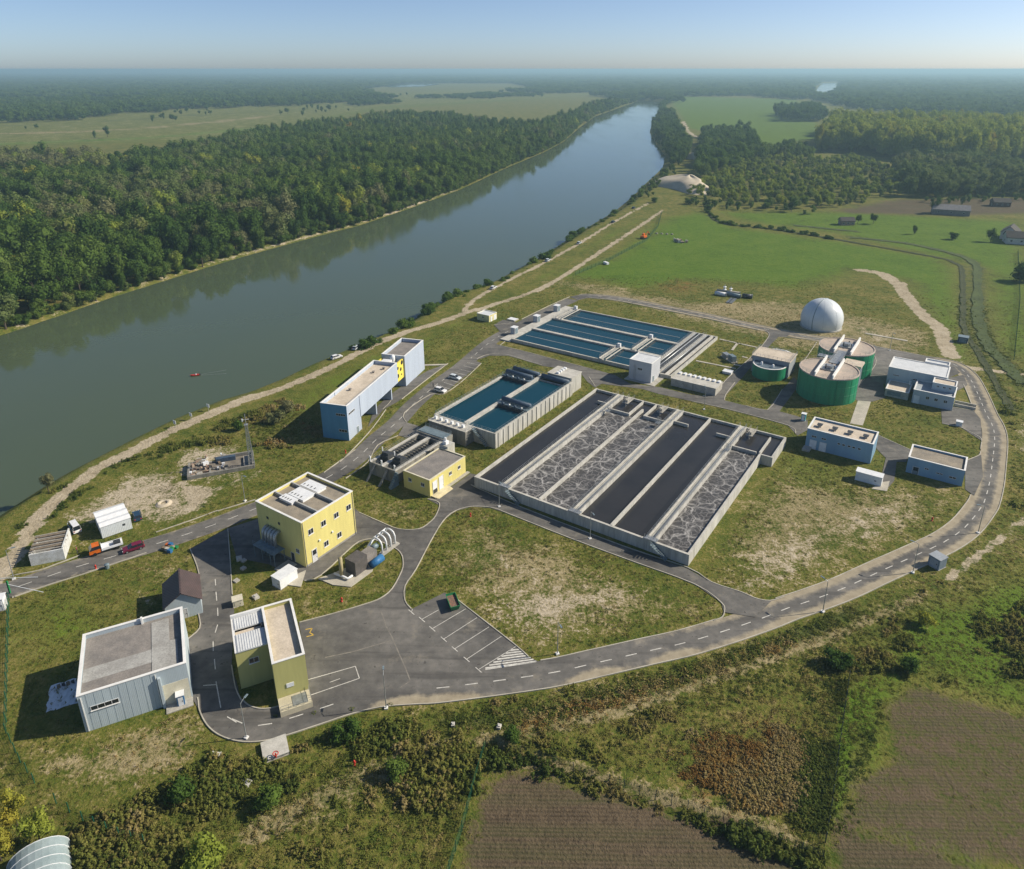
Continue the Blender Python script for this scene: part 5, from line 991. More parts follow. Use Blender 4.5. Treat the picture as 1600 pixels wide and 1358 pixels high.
# odour filter and arched pipes
zo=Z(520,820,9.7)
x,y=at(*zo(300,740)); t_=root('odour_filter','dark odour-control filter unit with tan stack and blue tank on the pipe island','filter unit',x,y,AZ)
mb=MB(); mb.box(-1.4,1.6,-.5,3.0,0,3.6); mb.build('filter_housing',M('dark_grey_metal',(.11,.10,.095),(.075,.07,.065),1,.6),t_)
for k in range(4): mb=MB(); mb.box(-1.5,-1.4,-.3+k*.85,.2+k*.85,.2,3.4); mb.build('rib',dsteel,t_)
mb=MB(); mb.box(-1.6,.8,3.2,6.6,0,2.3); mb.build('fan_house',gravel2,t_)
mb=MB(); mb.tube([(2.2,3.4,.9),(2.2,6.6,.9)],.85,14); mb.build('blue_vessel',bluep,t_,True)
mb=MB(); mb.tube([(-.8,-2.2,0),(-.8,-2.2,5.0)],.42,14); mb.build('stack',M('tan_stack',(.36,.31,.17),None,1,.6),t_,True)
mb=MB(); mb.tube([(-2.6,-2.6,.6),(-.8,-2.4,.7),(1.0,-2.2,.6),(1.0,-1.0,.6)],.26,10); mb.build('white_pipe',whitp,t_,True)
mb=MB(); mb.tube([(-1.4,7,1.4),(-1.0,8.6,1.6)],.6,12); mb.build('silencer',tealst,t_,True)
x,y=at(*zo(740,430)); t_=root('pipe_arches','white arched pipe manifold with four hoops on the grass island','pipework',x,y,AZ)
mb=MB(); mb.tube([(-2.2,-2.4,.5),(-2.2,-1.6,2.0),(-2.2,0,2.9),(-2.2,4.0,3.1)],.30,12); mb.build('header_pipe',whitp,t_,True)
for k in range(4):
    y_=-.2+k*1.35; mb=MB(); mb.tube([(-2.2,y_,2.6+.1*k)]+[(-1.0+1.3*-math.cos(a),y_,2.7+.9*math.sin(a)) for a in (.6,1.1,1.57,2.1,2.6)]+[(.45,y_,2.4),(.45,y_,.0)],.2,10); mb.build('hoop_pipe',whitp,t_,True)
mb=MB(); mb.box(-.2,1.1,-.8,4.6,0,.35); mb.build('plinth',conc,t_)
# machines by the back tanks
x,y=at(*zt(760,430)); t_=root('sludge_press','grey skid-mounted machine with railings on grass beside the back tanks','machine',x,y,AZ+40)
mb=MB(); mb.box(-4,4,-1.2,1.2,0,.3); mb.build('skid',conc,t_); mb=MB(); mb.box(-3.5,-.5,-.9,.9,.3,1.6); mb.build('press_body',steel,t_); mb=MB(); mb.box(.5,3.4,-.8,.8,.3,2.4); mb.build('motor_house',tealst,t_); mb=MB(); mb.rail([(-4,-1.1,.3),(4,-1.1,.3),(4,1.1,.3),(-4,1.1,.3)],1.1,1.2,.06); mb.build('railing',steel,t_)
mb=MB(); mb.tube([(-.4,0,1.2),(.6,0,2.2)],.3,8); mb.build('feed_pipe',whitp,t_)
x,y=at(1192,558); t_=root('blue_dosing_tank','squat blue tank beside the hall of the oval green tank','tank',x,y); mb=MB(); mb.lathe([(1.5,0),(1.5,2.2),(.9,2.7),(.01,2.8)],n=20); mb.build('shell',tealst,t_,True); mb=MB(); mb.lathe([(.3,2.7),(.3,3.1),(.01,3.12)],n=10); mb.build('cap',whitp,t_)
# stacked pipes on the meadow
zm=Z(1000,300,5.333)
for i,(a_,b_,r_,m_,lb) in enumerate(((( 625,855),(715,870),.9,whitp,'pale pipe length at the left end of the meadow pipe stack'),((720,860),(835,885),.9,tealst,'grey-blue pipe length in the middle of the meadow pipe stack'),((850,880),(930,888),1.0,dsteel,'dark pipe length at the right end of the meadow pipe stack'),((640,825),(830,850),.5,conc,'thin pipe lying behind the meadow pipe stack'))):
    p0=G(*zm(*a_));p1=G(*zm(*b_)); t_=root('pipe_length',lb,'pipe',(p0[0]+p1[0])/2,(p0[1]+p1[1])/2); c_=((p0[0]+p1[0])/2,(p0[1]+p1[1])/2); mb=MB()
    mb.tube([(p0[0]-c_[0],p0[1]-c_[1],r_),(p1[0]-c_[0],p1[1]-c_[1],r_)],r_,14); mb.build('barrel',m_,t_,True); mb=MB(); mb.tube([(p1[0]-c_[0],p1[1]-c_[1],r_),(p1[0]-c_[0]+.3,p1[1]-c_[1]-.1,r_)],r_*1.12,14); mb.build('collar',steel,t_)
for i,(a_,lb) in enumerate((((705,820),'leftmost pale valve body behind the meadow pipes'),((755,835),'right-hand pale valve body behind the meadow pipes'))):
    x,y=at(*zm(*a_)); t_=root('valve_body',lb,'valve',x,y); mb=MB(); mb.lathe([(.9,0),(.9,.5),(.5,.8),(.5,1.6),(.9,1.8),(.01,2.2)],n=12); mb.build('body',whitp,t_); mb=MB(); mb.lathe([(.01,2.2),(.2,2.2),(.2,2.8),(.01,2.8)],n=8); mb.build('stem',steel,t_)
x,y=at(*zm(760,910)); t_=root('flat_steel_rack','flat grey steel rack lying in front of the meadow pipes','rack',x,y,120); mb=MB()
for k in range(7): mb.box(-4.0+k*1.2,-3.4+k*1.2,-1.4,1.4,.05,.4)
mb.build('slat',steel,t_); mb=MB(); mb.box(-4.1,4.1,-.2,.2,.41,.6); mb.build('bearer',dsteel,t_)
x,y=at(1064,378); t_=root('block_pile','heap of pale concrete blocks on the bright green meadow','heap',x,y)
for k in range(16): mb=MB(); a_,b_=random.uniform(-4,4),random.uniform(-4,4); s_=random.uniform(.5,1.2); mb.box(a_,a_+s_*1.3,b_,b_+s_,0,random.uniform(.5,1.8)); mb.build('block',[conc,deck,brick][k%3],t_)
for i in range(4):
    x,y=at(1026+i*8,365.5+.4*i); o=root('boundary_stone','one of four small pale stones in a row left of the block heap','stone',x,y,0,0,'stones left of the block heap'); mb=MB(); mb.lathe([(.9,0),(.8,.5),(.4,.8),(.01,.9)],n=7); mb.build('stone',conc_d,o)
x,y=at(947,413); t_=root('white_trough','small white trough at the grass edge by the dark fence line','trough',x,y,60); mb=MB(); mb.box(-1.6,1.6,-.8,.8,.2,1.3); mb.build('tub',whitp,t_); mb=MB(); mb.box(-1.3,-1.0,-.7,.7,0,.2); mb.box(1.0,1.3,-.7,.7,0,.2); mb.build('foot',dsteel,t_)
# sand heap
x,y=at(1068,292); mb=MB(); n_=30; rings=9
prof=[(1-k/rings,) for k in range(rings+1)]; v=[];f=[]
for i in range(rings+1):
    rr=1-i/rings
    for k in range(n_):
        a_=2*math.pi*k/n_; w1=1+.16*math.sin(3*a_+1)+.1*math.sin(5*a_); v.append((22*rr*w1*math.cos(a_)+(6 if rr<.5 else 0)*(1-rr),42*rr*w1*math.sin(a_),10*(1-rr**1.7)*(1+.08*math.sin(4*a_))))
f=[(i*n_+k,i*n_+(k+1)%n_,(i+1)*n_+(k+1)%n_,(i+1)*n_+k) for i in range(rings) for k in range(n_)]
mb.add(v,f); o=mb.build('sand_heap',sandm,None,True); o.location=(x,y,0); o.rotation_euler=(0,0,.35); props(o,'large pale sand heap beside the riverbank at the bend','heap')
o2=o.copy(); o2.data=o.data; COL.objects.link(o2); x,y=at(1088,248); o2.location=(x,y,0); o2.scale=(.5,.5,.8); props(o2,'small cream sand heap farther along the bank behind the large one','heap')
x,y=at(101,1084); t_=root('groundsheet','crumpled pale sheet with debris lying in the shadow of the big shed','sheet',x,y,-26)
mb=MB(); nn_=7; mb.add([(-2.4+4.6*i/nn_+.15*math.sin(j*2.1),-3.2+6.2*j/nn_+.12*math.sin(i*1.7),.06+.09*math.sin(i*2.3+j*1.4)) for j in range(nn_+1) for i in range(nn_+1)],[(j*(nn_+1)+i,j*(nn_+1)+i+1,(j+1)*(nn_+1)+i+1,(j+1)*(nn_+1)+i) for j in range(nn_) for i in range(nn_)]); mb.build('cloth',whitp,t_)
for k in range(4): mb=MB(); a_=-1.2+.7*k; mb.prism([(a_,1.6+.4*(k%2)),(a_+.5,1.7),(a_+.4,2.3),(a_-.1,2.2)],.05,.5); mb.build('debris',[wood,dsteel][k%2],t_)
# river boat
x,y=G(305,587,WZ); t_=root('motor_boat','small red motor boat leaving a faint wake on the river','boat',x,y,250,WZ)
mb=MB(); mb.add([(-.8,-2,.45),(.8,-2,.45),(.85,.6,.5),(0,2.4,.7),(-.85,.6,.5),(-.5,-1.8,-.1),(.5,-1.8,-.1),(.5,.5,-.1),(0,1.6,0),(-.5,.5,-.1)],[(0,1,6,5),(1,2,7,6),(2,3,8,7),(3,4,9,8),(4,0,5,9),(5,6,7,8,9),(0,4,3,2,1)]); mb.build('hull',red,t_); t_.scale=(.75,.75,.75); mb=MB(); mb.box(-.3,.3,-2.4,-2.0,-.1,.9); mb.build('outboard_motor',dsteel,t_); mb=MB(); mb.box(-.6,.6,-.6,-.3,.45,.8); mb.build('seat',whitp,t_)
for s_ in (-1,1):
    mb=MB(); mb.add([(s_*.4,-2.5,.03),(s_*.7,-2.5,.03),(s_*2.6,-14,.03),(s_*2.2,-14,.03)],[(0,1,2,3)]); mb.build('wake',M('wake_foam_%d'%s_,(.16,.18,.16),(.08,.10,.09),1.2,.3),t_)
# ---------------------------------------------------------------- people
def person(px,py,az,label,shirt,trs,z=0):
    x,y=at(px,py); t_=root('person',label,'person',x,y,az,z)
    vs=[(0,0,.95),(0,0,1.2),(0,.01,1.42),(0,.01,1.52),(0,.03,1.66),(-.09,0,.9),(-.1,.02,.5),(-.1,0,.06),(-.1,.14,.04),(.09,0,.9),(.11,.03,.5),(.12,-.03,.06),(.12,.11,.04),(-.19,0,1.4),(-.24,.0,1.12),(-.24,.1,.88),(.19,0,1.4),(.25,.02,1.12),(.25,.1,.9)]
    es=[(0,1),(1,2),(2,3),(3,4),(0,5),(5,6),(6,7),(7,8),(0,9),(9,10),(10,11),(11,12),(2,13),(13,14),(14,15),(2,16),(16,17),(17,18)]
    rr=[.13,.13,.12,.055,.105,.09,.065,.05,.04,.09,.065,.05,.04,.06,.045,.035,.06,.045,.035]
    me=bpy.data.meshes.new('body'); me.from_pydata(vs,es,[]); o=bpy.data.objects.new('body',me); COL.objects.link(o); o.parent=t_
    md=o.modifiers.new('s','SKIN'); sv=me.skin_vertices[0].data
    for i,r_ in enumerate(rr): sv[i].radius=(r_,r_)
    sv[0].use_root=True; o.modifiers.new('u','SUBSURF').levels=1; o.modifiers['u'].render_levels=1
    m,t,b=newmat('clothed_body_'+label[:8]); tc=N(t,'ShaderNodeTexCoord'); sx=N(t,'ShaderNodeSeparateXYZ'); t.links.new(tc.outputs['Object'],sx.inputs[0])
    r_=ramp(t,[(0,(.02,.02,.02)),(.05,trs),(.54,shirt),(.83,(.42,.24,.16))],math_(t,'DIVIDE',sx.outputs[2],1.75),'CONSTANT'); t.links.new(r_.outputs[0],b.inputs['Base Color']); b.inputs['Roughness'].default_value=.8; me.materials.append(m)
    mb=MB(); mb.lathe([(.105,1.66),(.115,1.72),(.09,1.79),(.01,1.81)],0,.02,10); mb.build('hair',dsteel,t_,True)
person(677,605,120,'person in dark clothes standing on the road near the parked cars',(.02,.025,.04),(.015,.015,.02))
person(121,864,60,'person in a maroon top walking beside the orange truck',(.22,.03,.06),(.05,.05,.07))
# ---------------------------------------------------------------- vehicles
def paint(name,c): return M(name,c,None,2,.25,fine=.02,spec=.6)
def car(name,label,px,py,az,m,L=4.3,van=False,group=None):
    x,y=at(px,py); t_=root(name,label,'van' if van else 'car',x,y,az,.03,group); w=.88; l=L/2; hb=.95; ht=1.5 if not van else 2.0
    mb=MB(); pr=[(-l,.3),(-l+.05,.75),(-l+.2,hb-.02),(l*.42,hb),(l-.15,.78),(l,.55),(l-.02,.3)]
    n=len(pr); v=[(s*(w if 0<k<n-1 else w-.06),p[0],p[1]) for s in (-1,1) for k,p in enumerate(pr)]
    mb.add(v,[tuple(range(n-1,-1,-1)),tuple(range(n,2*n))]+[(i,(i+1)%n,n+(i+1)%n,n+i) for i in range(n)]); mb.build('body',m,t_)
    b0,b1,t0,t1=(-l+.15,l*.5,-l+.45,l*.12) if not van else (-l+.1,l*.72,-l+.15,l*.4)
    mb=MB(); wi=w-.2; mb.add([(-w+.04,b0,hb-.03),(w-.04,b0,hb-.03),(w-.04,b1,hb-.03),(-w+.04,b1,hb-.03),(-wi,t0,ht-.06),(wi,t0,ht-.06),(wi,t1,ht-.06),(-wi,t1,ht-.06)],[(0,1,5,4),(1,2,6,5),(2,3,7,6),(3,0,4,7),(4,5,6,7)]); mb.build('windows',glass,t_)
    mb=MB(); mb.add([(-wi,t0,ht-.07),(wi,t0,ht-.07),(wi,t1,ht-.07),(-wi,t1,ht-.07),(-wi+.06,t0+.08,ht),(wi-.06,t0+.08,ht),(wi-.06,t1-.08,ht),(-wi+.06,t1-.08,ht)],[(0,1,5,4),(1,2,6,5),(2,3,7,6),(3,0,4,7),(4,5,6,7)]); mb.build('roof',m,t_)
    mb=MB()
    for s in (-1,1):
        for f_ in ((b0+t0)/2,(t0+t1)/2,(b1+t1)/2): mb.bar((s*(w-.05),f_,hb-.03),(s*(wi+.01),f_,ht-.06),.035)
    mb.build('pillars',m,t_)
    for sx in (-1,1):
        for yy in (-l*.62,l*.62): mb=MB(); mb.tube([(sx*(w-.18),yy,.32),(sx*(w+.02),yy,.32)],.32,14); wh=mb.build('wheel',tyre,t_); mb=MB(); mb.tube([(sx*(w+.02),yy,.32),(sx*(w+.035),yy,.32)],.2,10); mb.build('rim',steel,wh)
    for sx in (-1,1): mb=MB(); mb.box(sx*.6-.18,sx*.6+.18,l-.08,l+.01,.6,.74); mb.build('headlight',whitp,t_); mb=MB(); mb.box(sx*.65-.15,sx*.65+.15,-l-.02,-l+.08,.65,.8); mb.build('tail_light',red,t_)
    return t_
wp=paint('white_car_paint',(.75,.76,.77)); mar=paint('maroon_car_paint',(.16,.012,.04)); dk=paint('dark_blue_car_paint',(.02,.05,.09)); slv=paint('silver_car_paint',(.60,.66,.70))
az_r2=azof((190,866),(340,818))
car('estate_car','maroon car parked on the entrance road behind the orange truck',209,859,az_r2+180,mar,4.4)
car('delivery_van','white van parked beside the roofless shed',117,827,azof(z4(560,620),z4(530,545))-6,wp,5.0,True)
car('parked_car','dark blue car on the dirt beside the white site cabin',215,809,azof((215,812),(212,800)),dk,4.2)
azp=azof(zc(130,430),zc(215,452))
car('parked_car','white car in the nearest marked bay opposite the blue building',688,612,azp,wp); car('parked_car','pale silver car two bays farther along from the white one',711,592,azp,slv)
azb_=azof((525,560),(601,531))
for i,(px,py,lb,m_) in enumerate(((526,560,'white car nearest the camera of three by the riverbank',wp),(557,545,'silver-white car in the middle of three by the riverbank',slv),(581,535,'white car farthest of three by the riverbank',wp))): car('parked_car',lb,px,py,azb_+(8,-20,12)[i],m_,4.3,False,'cars along the riverbank')
for i,(px,py,lb,m_) in enumerate(((771,451,'white car alone on the upper riverbank track',wp),(856,408,'grey-white car farther up the riverbank track beside a bush',slv),(905,381,'dark-windowed pale car on the riverbank track past the second bend',slv),(958,348,'dark car far up the riverbank track',dk),(990,326,'dark car at the farthest end of the riverbank track',dk))): car('parked_car',lb,px,py,azof((778,447),(853,409)),m_,4.3,False,'cars along the riverbank')
x,y=at(166,860); t_=root('flatbed_truck','orange cab flatbed truck with white load bed on the entrance road','truck',x,y,az_r2+180,.03)
mb=MB(); mb.box(-1.0,1.0,-3.2,3.0,.55,.8); mb.build('chassis',dsteel,t_)
mb=MB(); mb.side([(0,0)],0,0) if 0 else None
mb.add([(-1.05,1.0,.6),(1.05,1.0,.6),(1.05,3.2,.6),(-1.05,3.2,.6),(-1.05,1.0,1.5),(1.05,1.0,1.5),(1.05,3.15,1.4),(-1.05,3.15,1.4),(-.95,1.1,2.25),(.95,1.1,2.25),(.95,2.5,2.25),(-.95,2.5,2.25)],[(3,2,1,0),(0,1,5,4),(1,2,6,5),(2,3,7,6),(3,0,4,7),(8,9,10,11)]); cab=mb.build('cab',orange,t_)
mb=MB(); mb.add([(-1.02,1.03,1.5),(1.02,1.03,1.5),(1.02,3.1,1.42),(-1.02,3.1,1.42),(-.96,1.1,2.24),(.96,1.1,2.24),(.96,2.5,2.24),(-.96,2.5,2.24)],[(0,1,5,4),(1,2,6,5),(2,3,7,6),(3,0,4,7)]); mb.build('windows',glass,cab)
mb=MB(); mb.box(-1.1,1.1,-3.4,.8,.82,.95); mb.box(-1.1,-1.02,-3.4,.8,.95,1.35); mb.box(1.02,1.1,-3.4,.8,.95,1.35); mb.box(-1.02,1.02,.7,.8,.95,1.7); mb.build('load_bed',whitp,t_)
mb=MB(); mb.box(-.7,.5,-3.0,-1.6,.95,1.6); mb.build('load',dsteel,t_)
for sx in (-1,1):
    for yy in (-2.2,2.2): mb=MB(); mb.tube([(sx*.75,yy,.42),(sx*1.06,yy,.42)],.42,14); mb.build('wheel',tyre,t_)
# beacon excavator on the far track
x,y=at(1006,373); t_=root('excavator','small orange excavator beside a bare earth strip on the far meadow','excavator',x,y,40)
for s in (-1,1): mb=MB(); mb.side([(s*1.2-.3,0),(s*1.2+.3,0),(s*1.2+.3,.9),(s*1.2-.3,.9)],-1.9,1.9); mb.build('track',tyre,t_)
mb=MB(); mb.box(-1.4,1.4,-2.0,1.4,1.0,2.0); mb.build('body',orange,t_); mb=MB(); mb.box(-1.3,-.1,-.2,1.5,2.0,3.2); mb.build('cab',orange,t_); mb=MB(); mb.tube([(.5,1.2,1.8),(.5,3.4,4.2),(.5,5.4,2.6)],.25,8); mb.build('boom',orange,t_); mb=MB(); mb.add([(0,5.2,2.6),(1,5.2,2.6),(1,6.0,1.4),(0,6.0,1.4),(0,5.0,1.6),(1,5.0,1.6)],[(0,1,2,3),(0,3,4),(1,5,2),(3,2,5,4)]); mb.build('bucket',dsteel,t_)
# pile of tarpaulin by the roadside
x,y=at(264,859); t_=root('scrap_pile','mixed heap of scrap with blue tarpaulin beside the shaded lane mouth','heap',x,y,30)
for k in range(10): mb=MB(); a_,b_=random.uniform(-1.6,1.2),random.uniform(-1.2,1.0); mb.prism([(a_,b_),(a_+.9,b_+.2),(a_+.7,b_+.9),(a_-.1,b_+.7)],0,random.uniform(.4,1.1)); mb.build('scrap',[greenp,orange,bluep,conc,wood][k%5],t_)
# earth ring
x,y=at(256,787); mb=MB(); mb.lathe([(.75,.1),(.9,.35),(1.3,.4),(1.8,.1),(1.9,0)],n=28); o=mb.build('well_ring',sandm); o.location=(x,y,0); props(o,'pale ring of sand round a pit beside the bare earth loop','pit ring'); 
# jetty bollards by the river
for i,(px,py) in enumerate(((274,668),(299,656),(326,642))):
    x,y=at(px,py); t_=root('river_sign',['left','middle','right'][i]+' of three small white sign boards on the river quay','sign',x,y,30,0,'boards on the quay'); mb=MB(); mb.bar((0,0,0),(0,0,2.2),.07); mb.build('post',steel,t_); mb=MB(); mb.box(-.6,.6,-.04,.04,1.2,2.3); mb.build('board',whitp,t_)
# ---------------------------------------------------------------- lamp posts
def lamp(px,py,az,label,h=7.2):
    x,y=at(px,py); t_=root('street_lamp',label,'lamp post',x,y,az,0,'lamp posts round the plant'); mb=MB(); mb.tube([(0,0,.1),(0,0,h)],[.10,.055],8); mb.build('pole',steel,t_); mb=MB(); mb.tube([(0,0,h-.1),(0,.5,h+.15),(0,1.2,h+.2)],.045,6); arm=mb.build('arm',steel,t_); mb=MB(); mb.box(-.14,.14,.9,1.7,h+.14,h+.26); mb.build('lamp_head',tealst,arm); mb=MB(); mb.box(-.3,.3,-.3,.3,-.05,.25); mb.build('footing',whit,t_)
for a_ in ((1285.5,956,-30,'lamp post on the outer verge where the tank lane meets the loop road'),(1426,895,-50,'lamp post just left of the blue roadside kiosk'),(1528,833,-80,'lamp post on the outer verge right of the blue roadside kiosk'),(603.5,1107,-10,'lamp post on the verge below the wide yard'),(385,1153,20,'lamp post beside the tight road bend at the white chamber'),(871,1022,160,'lamp post at the lawn edge next to the hatched parking corner'),(780,792,160,'short lamp post before the front wall of the aeration tank, left one',),(922,842,160,'short lamp post before the front wall of the aeration tank, right one'),(383,783,120,'lamp post beside the road left of the tall yellow block'),(22,905,60,'lamp post at the entrance beside the green gate'),(1390,548,180,'lamp post behind the green digesters on the far road'),(1100,640,0,'lamp post on the strip behind the aeration tank')): lamp(*a_)
# ---------------------------------------------------------------- fences
def fence(pts,label,name='mesh_fence',h=2.0,m=fenceg,step=2.5,world=None):
    q=PG(pts); o0=q[0]; t_=root(name,label,'fence',o0[0],o0[1])
    def Pz(p): return (p[0]-o0[0],p[1]-o0[1])
    stn=[]
    for i in range(len(q)-1):
        a=Vector(q[i]);b=Vector(q[i+1]);n=max(1,round((b-a).length/step)); stn+=[tuple(a.lerp(b,k/n)) for k in range(n)]
    stn.append(q[-1])
    for i,p in enumerate(stn):
        mb=MB(); c=Pz(p); mb.box(c[0]-.05,c[0]+.05,c[1]-.05,c[1]+.05,-.2,h+.1); mb.build('post',m,t_)
        if i<len(stn)-1:
            a=Vector(Pz(p));b=Vector(Pz(stn[i+1])); mb=MB(); nn=12; d=(b-a).normalized()*.018
            for k in range(1,nn):
                c=a.lerp(b,k/nn); mb.add([(c.x-d.x,c.y-d.y,.05),(c.x+d.x,c.y+d.y,.05),(c.x+d.x,c.y+d.y,h),(c.x-d.x,c.y-d.y,h)],[(0,1,2,3)])
            for k in range(8): z_=.1+k*(h-.15)/7; mb.add([(a.x,a.y,z_-.02),(b.x,b.y,z_-.02),(b.x,b.y,z_+.02),(a.x,a.y,z_+.02)],[(0,1,2,3)])
            mb.build('mesh_panel',m,t_)
fence([(15,938),(14,968),(12,1050),(10,1146),(32,1192),(54,1224)],'green wire fence down the left side past the big shed')
fence([(88,1256),(130,1284),(187,1309),(226,1320)],'green wire fence running through shrubs in the bottom left corner')
fence([(759,1166),(737,1242),(722,1299),(702,1362),(690,1400)],'green wire fence on the left edge of the ploughed field')
fence([(759,1166),(842,1188),(951,1226),(1100,1275),(1285,1345)],'wire fence along the hedge at the top of the ploughed field',m=M('dull_wire',(.10,.12,.09),None,2,.6))
fence([(1326,1062),(1312,1160),(1298,1265),(1285,1345)],'wire fence between the dark weedy strip and the right-hand field',m=bpy.data.materials['dull_wire'])
fence([(1590,395),(1593,470),(1584,562)],'dark fence far right beyond the drainage ditch',step=4)
fence([(1034,333),(1028,355),(1011,376),(953,407),(899,430)],'dark green fence between the riverside tracks and the bright meadow',step=4)
x,y=at(16,927); t_=root('entrance_gate','green gate post with raised white barrier arms at the plant entrance','gate',x,y,0); mb=MB(); mb.box(-.15,.15,-.15,.15,0,3.0); mb.build('post',greenp,t_); mb=MB(); mb.bar((0,0,2.2),(8,-1.5,1.5),.06); mb.bar((-4,1.5,2.4),(4.5,2.5,2.0),.06); mb.build('barrier_arm',whitp,t_)
# polytunnel corner
x,y=at(62,1372); t_=root('polytunnel','corner of a grey-white plastic polytunnel at the bottom left edge','greenhouse',x,y,-33)
mb=MB(); n_=14; v=[];f=[]
for j in range(2):
    for k in range(n_+1): a_=math.pi*k/n_; v.append((3.6*math.cos(a_),-8+j*11.5,2.6*math.sin(a_)))
f=[(k,k+1,n_+2+k,n_+1+k) for k in range(n_)]+[tuple(range(n_+1)),tuple(range(2*n_+1,n_,-1))]; mb.add(v,f); mb.build('plastic_cover',M('dusty_plastic',(.27,.33,.34),(.21,.27,.28),.4,.35,fine=.1),t_,False)
for j in range(9):
    mb=MB(); mb.tube([(3.64*math.cos(math.pi*k/12),-8+j*1.43,2.64*math.sin(math.pi*k/12)) for k in range(13)],.05,4); mb.build('hoop',whitp,t_)
# far farm buildings
def farm(px,py,az,W,L,h,rh,label,wm_,rm,name='farmhouse'):
    x,y=at(px,py); t_=root(name,label,'house',x,y,az); mb=MB(); mb.side([(-W/2,0),(W/2,0),(W/2,h),(0,rh),(-W/2,h)],-L/2,L/2); mb.build('wall',wm_,t_)
    for s in (-1,1): mb=MB(); mb.side([(s*(W/2+.4),h-.3),(0,rh+.02),(0,rh+.3),(s*(W/2+.4),h)],-L/2-.4,L/2+.4); mb.build('roof',rm,t_)
    for k in range(3): window(t_,'+x',W/2,-L/3+k*L/3,h*.5,1.2,1.2,2,False)
    door(t_,'-y',-L/2,0,1.2,2.2,wood)
farm(1484,335,112,9,24,4,7,'long low farm shed with grey roof beside a round tree on the far field',M('grey_boards',(.20,.19,.18),None,.5,.9),M('grey_slate',(.24,.23,.23),None,.5,.9),'farm_shed')
farm(1577,372,40,9,13,4.5,8,'white-gabled farmhouse near the right edge beyond the meadow',M('whitewash',(.55,.54,.50),None,.5,.9),M('dark_tiles',(.07,.065,.06),None,.5,.9))
farm(1592,380,110,9,16,4,7,'dark-roofed farmhouse cut by the right edge of the picture',bpy.data.materials['whitewash'],bpy.data.materials['dark_tiles'])
farm(1562,322,100,8,12,3.5,6,'tiny dark barn among orchard trees at the far right',M('brown_boards',(.12,.09,.07),None,.5,.9),bpy.data.materials['dark_tiles'],'barn')
farm(1322,351,90,6,9,3,5,'ruined reddish hut among bushes on the far meadow',brick,bpy.data.materials['dark_tiles'],'ruined_hut')
farm(1102,235,60,10,22,4,7,'low works shed among trees behind the sand heaps',bpy.data.materials['grey_boards'],bpy.data.materials['grey_slate'],'works_shed')
# ---------------------------------------------------------------- vegetation meshes
def quads_mesh(name,C,Nn,size,mats,core=None):
    n=len(C); r_=rng.normal(size=(n,3)); Nn=Nn/np.linalg.norm(Nn,axis=1)[:,None]
    u=np.cross(Nn,r_); u/=np.linalg.norm(u,axis=1)[:,None]; v=np.cross(Nn,u); s=size[:,None]; a=s*u; b=s*.75*v
    V=np.stack([C-a-b*.6,C+a*.2-b,C+a+b*.5,C-a*.3+b],1).reshape(-1,3); Fq=np.arange(4*n).reshape(-1,4)
    me=bpy.data.meshes.new(name); verts=V.tolist(); faces=Fq.tolist()
    if core is not None:
        k=len(verts); verts+=core[0]; faces+=[[i+k for i in f] for f in core[1]]
    me.from_pydata(verts,[],faces); me.update(); me.materials.append(mats); return me
def crown_mesh(name,seed,rx,z0,z1,nl,nleaf,ls,mat,topbias=0.0,lr=(.36,.62)):
    g=np.random.default_rng(seed); C=[];Nr=[];Sz=[]; zc=(z0+z1)/2; rz=(z1-z0)/2; cv=[];cf=[]
    for i in range(nl):
        d=g.normal(size=3); d/=np.linalg.norm(d); rad=g.uniform(.35,.78)
        taper=1-.35*max(0,d[2])*topbias
        c=np.array([d[0]*rx*rad*taper,d[1]*rx*rad*taper,zc+d[2]*rz*rad]); r=rx*g.uniform(*lr); 
        k=int(nleaf/nl); dd=g.normal(size=(k,3)); dd[:,2]+=.25; dd/=np.linalg.norm(dd,axis=1)[:,None]
        sc=np.array([1,1,min(1.5,.8*rz/rx)]); C.append(c+dd*r*sc*g.uniform(.72,1.08,(k,1))); Nr.append(dd+g.normal(size=(k,3))*.45); Sz.append(g.uniform(.7,1.3,k)*ls)
        b0=len(cv); m=6
        for zz,rr in ((-.55,.3),(0,.62),(.55,.3)):
            for q in range(m): a=2*math.pi*q/m; cv.append((c+np.array([math.cos(a)*rr,math.sin(a)*rr,zz])*r*sc).tolist())
        cf+=[[b0+j*m+q,b0+j*m+(q+1)%m,b0+(j+1)*m+(q+1)%m,b0+(j+1)*m+q] for j in range(2) for q in range(m)]+[list(range(b0+12,b0+18))]
    return quads_mesh(name,np.concatenate(C),np.concatenate(Nr),np.concatenate(Sz),mat,(cv,cf))
crowns=[crown_mesh('crown_%s'%k,i+1,rx,z0,1.0,nl,nf,ls,leafm,tb) for i,(k,rx,z0,nl,nf,ls,tb) in enumerate((('a',.30,.10,9,1500,.021,.3),('b',.26,.08,8,1400,.021,.6),('c',.34,.12,11,1600,.022,.2),('d',.21,.06,8,1300,.020,.8),('e',.28,.10,7,1400,.022,.5),('f',.24,.08,10,1400,.021,.4),('g',.33,.10,6,1500,.022,.0)))]
bushes=[crown_mesh('foliage_%s'%k,40+i,rx,.0,1.0,nl,nf,ls,leafm,0) for i,(k,rx,nl,nf,ls) in enumerate((('a',.62,14,900,.05),('b',.55,12,800,.05),('c',.75,15,900,.055)))]
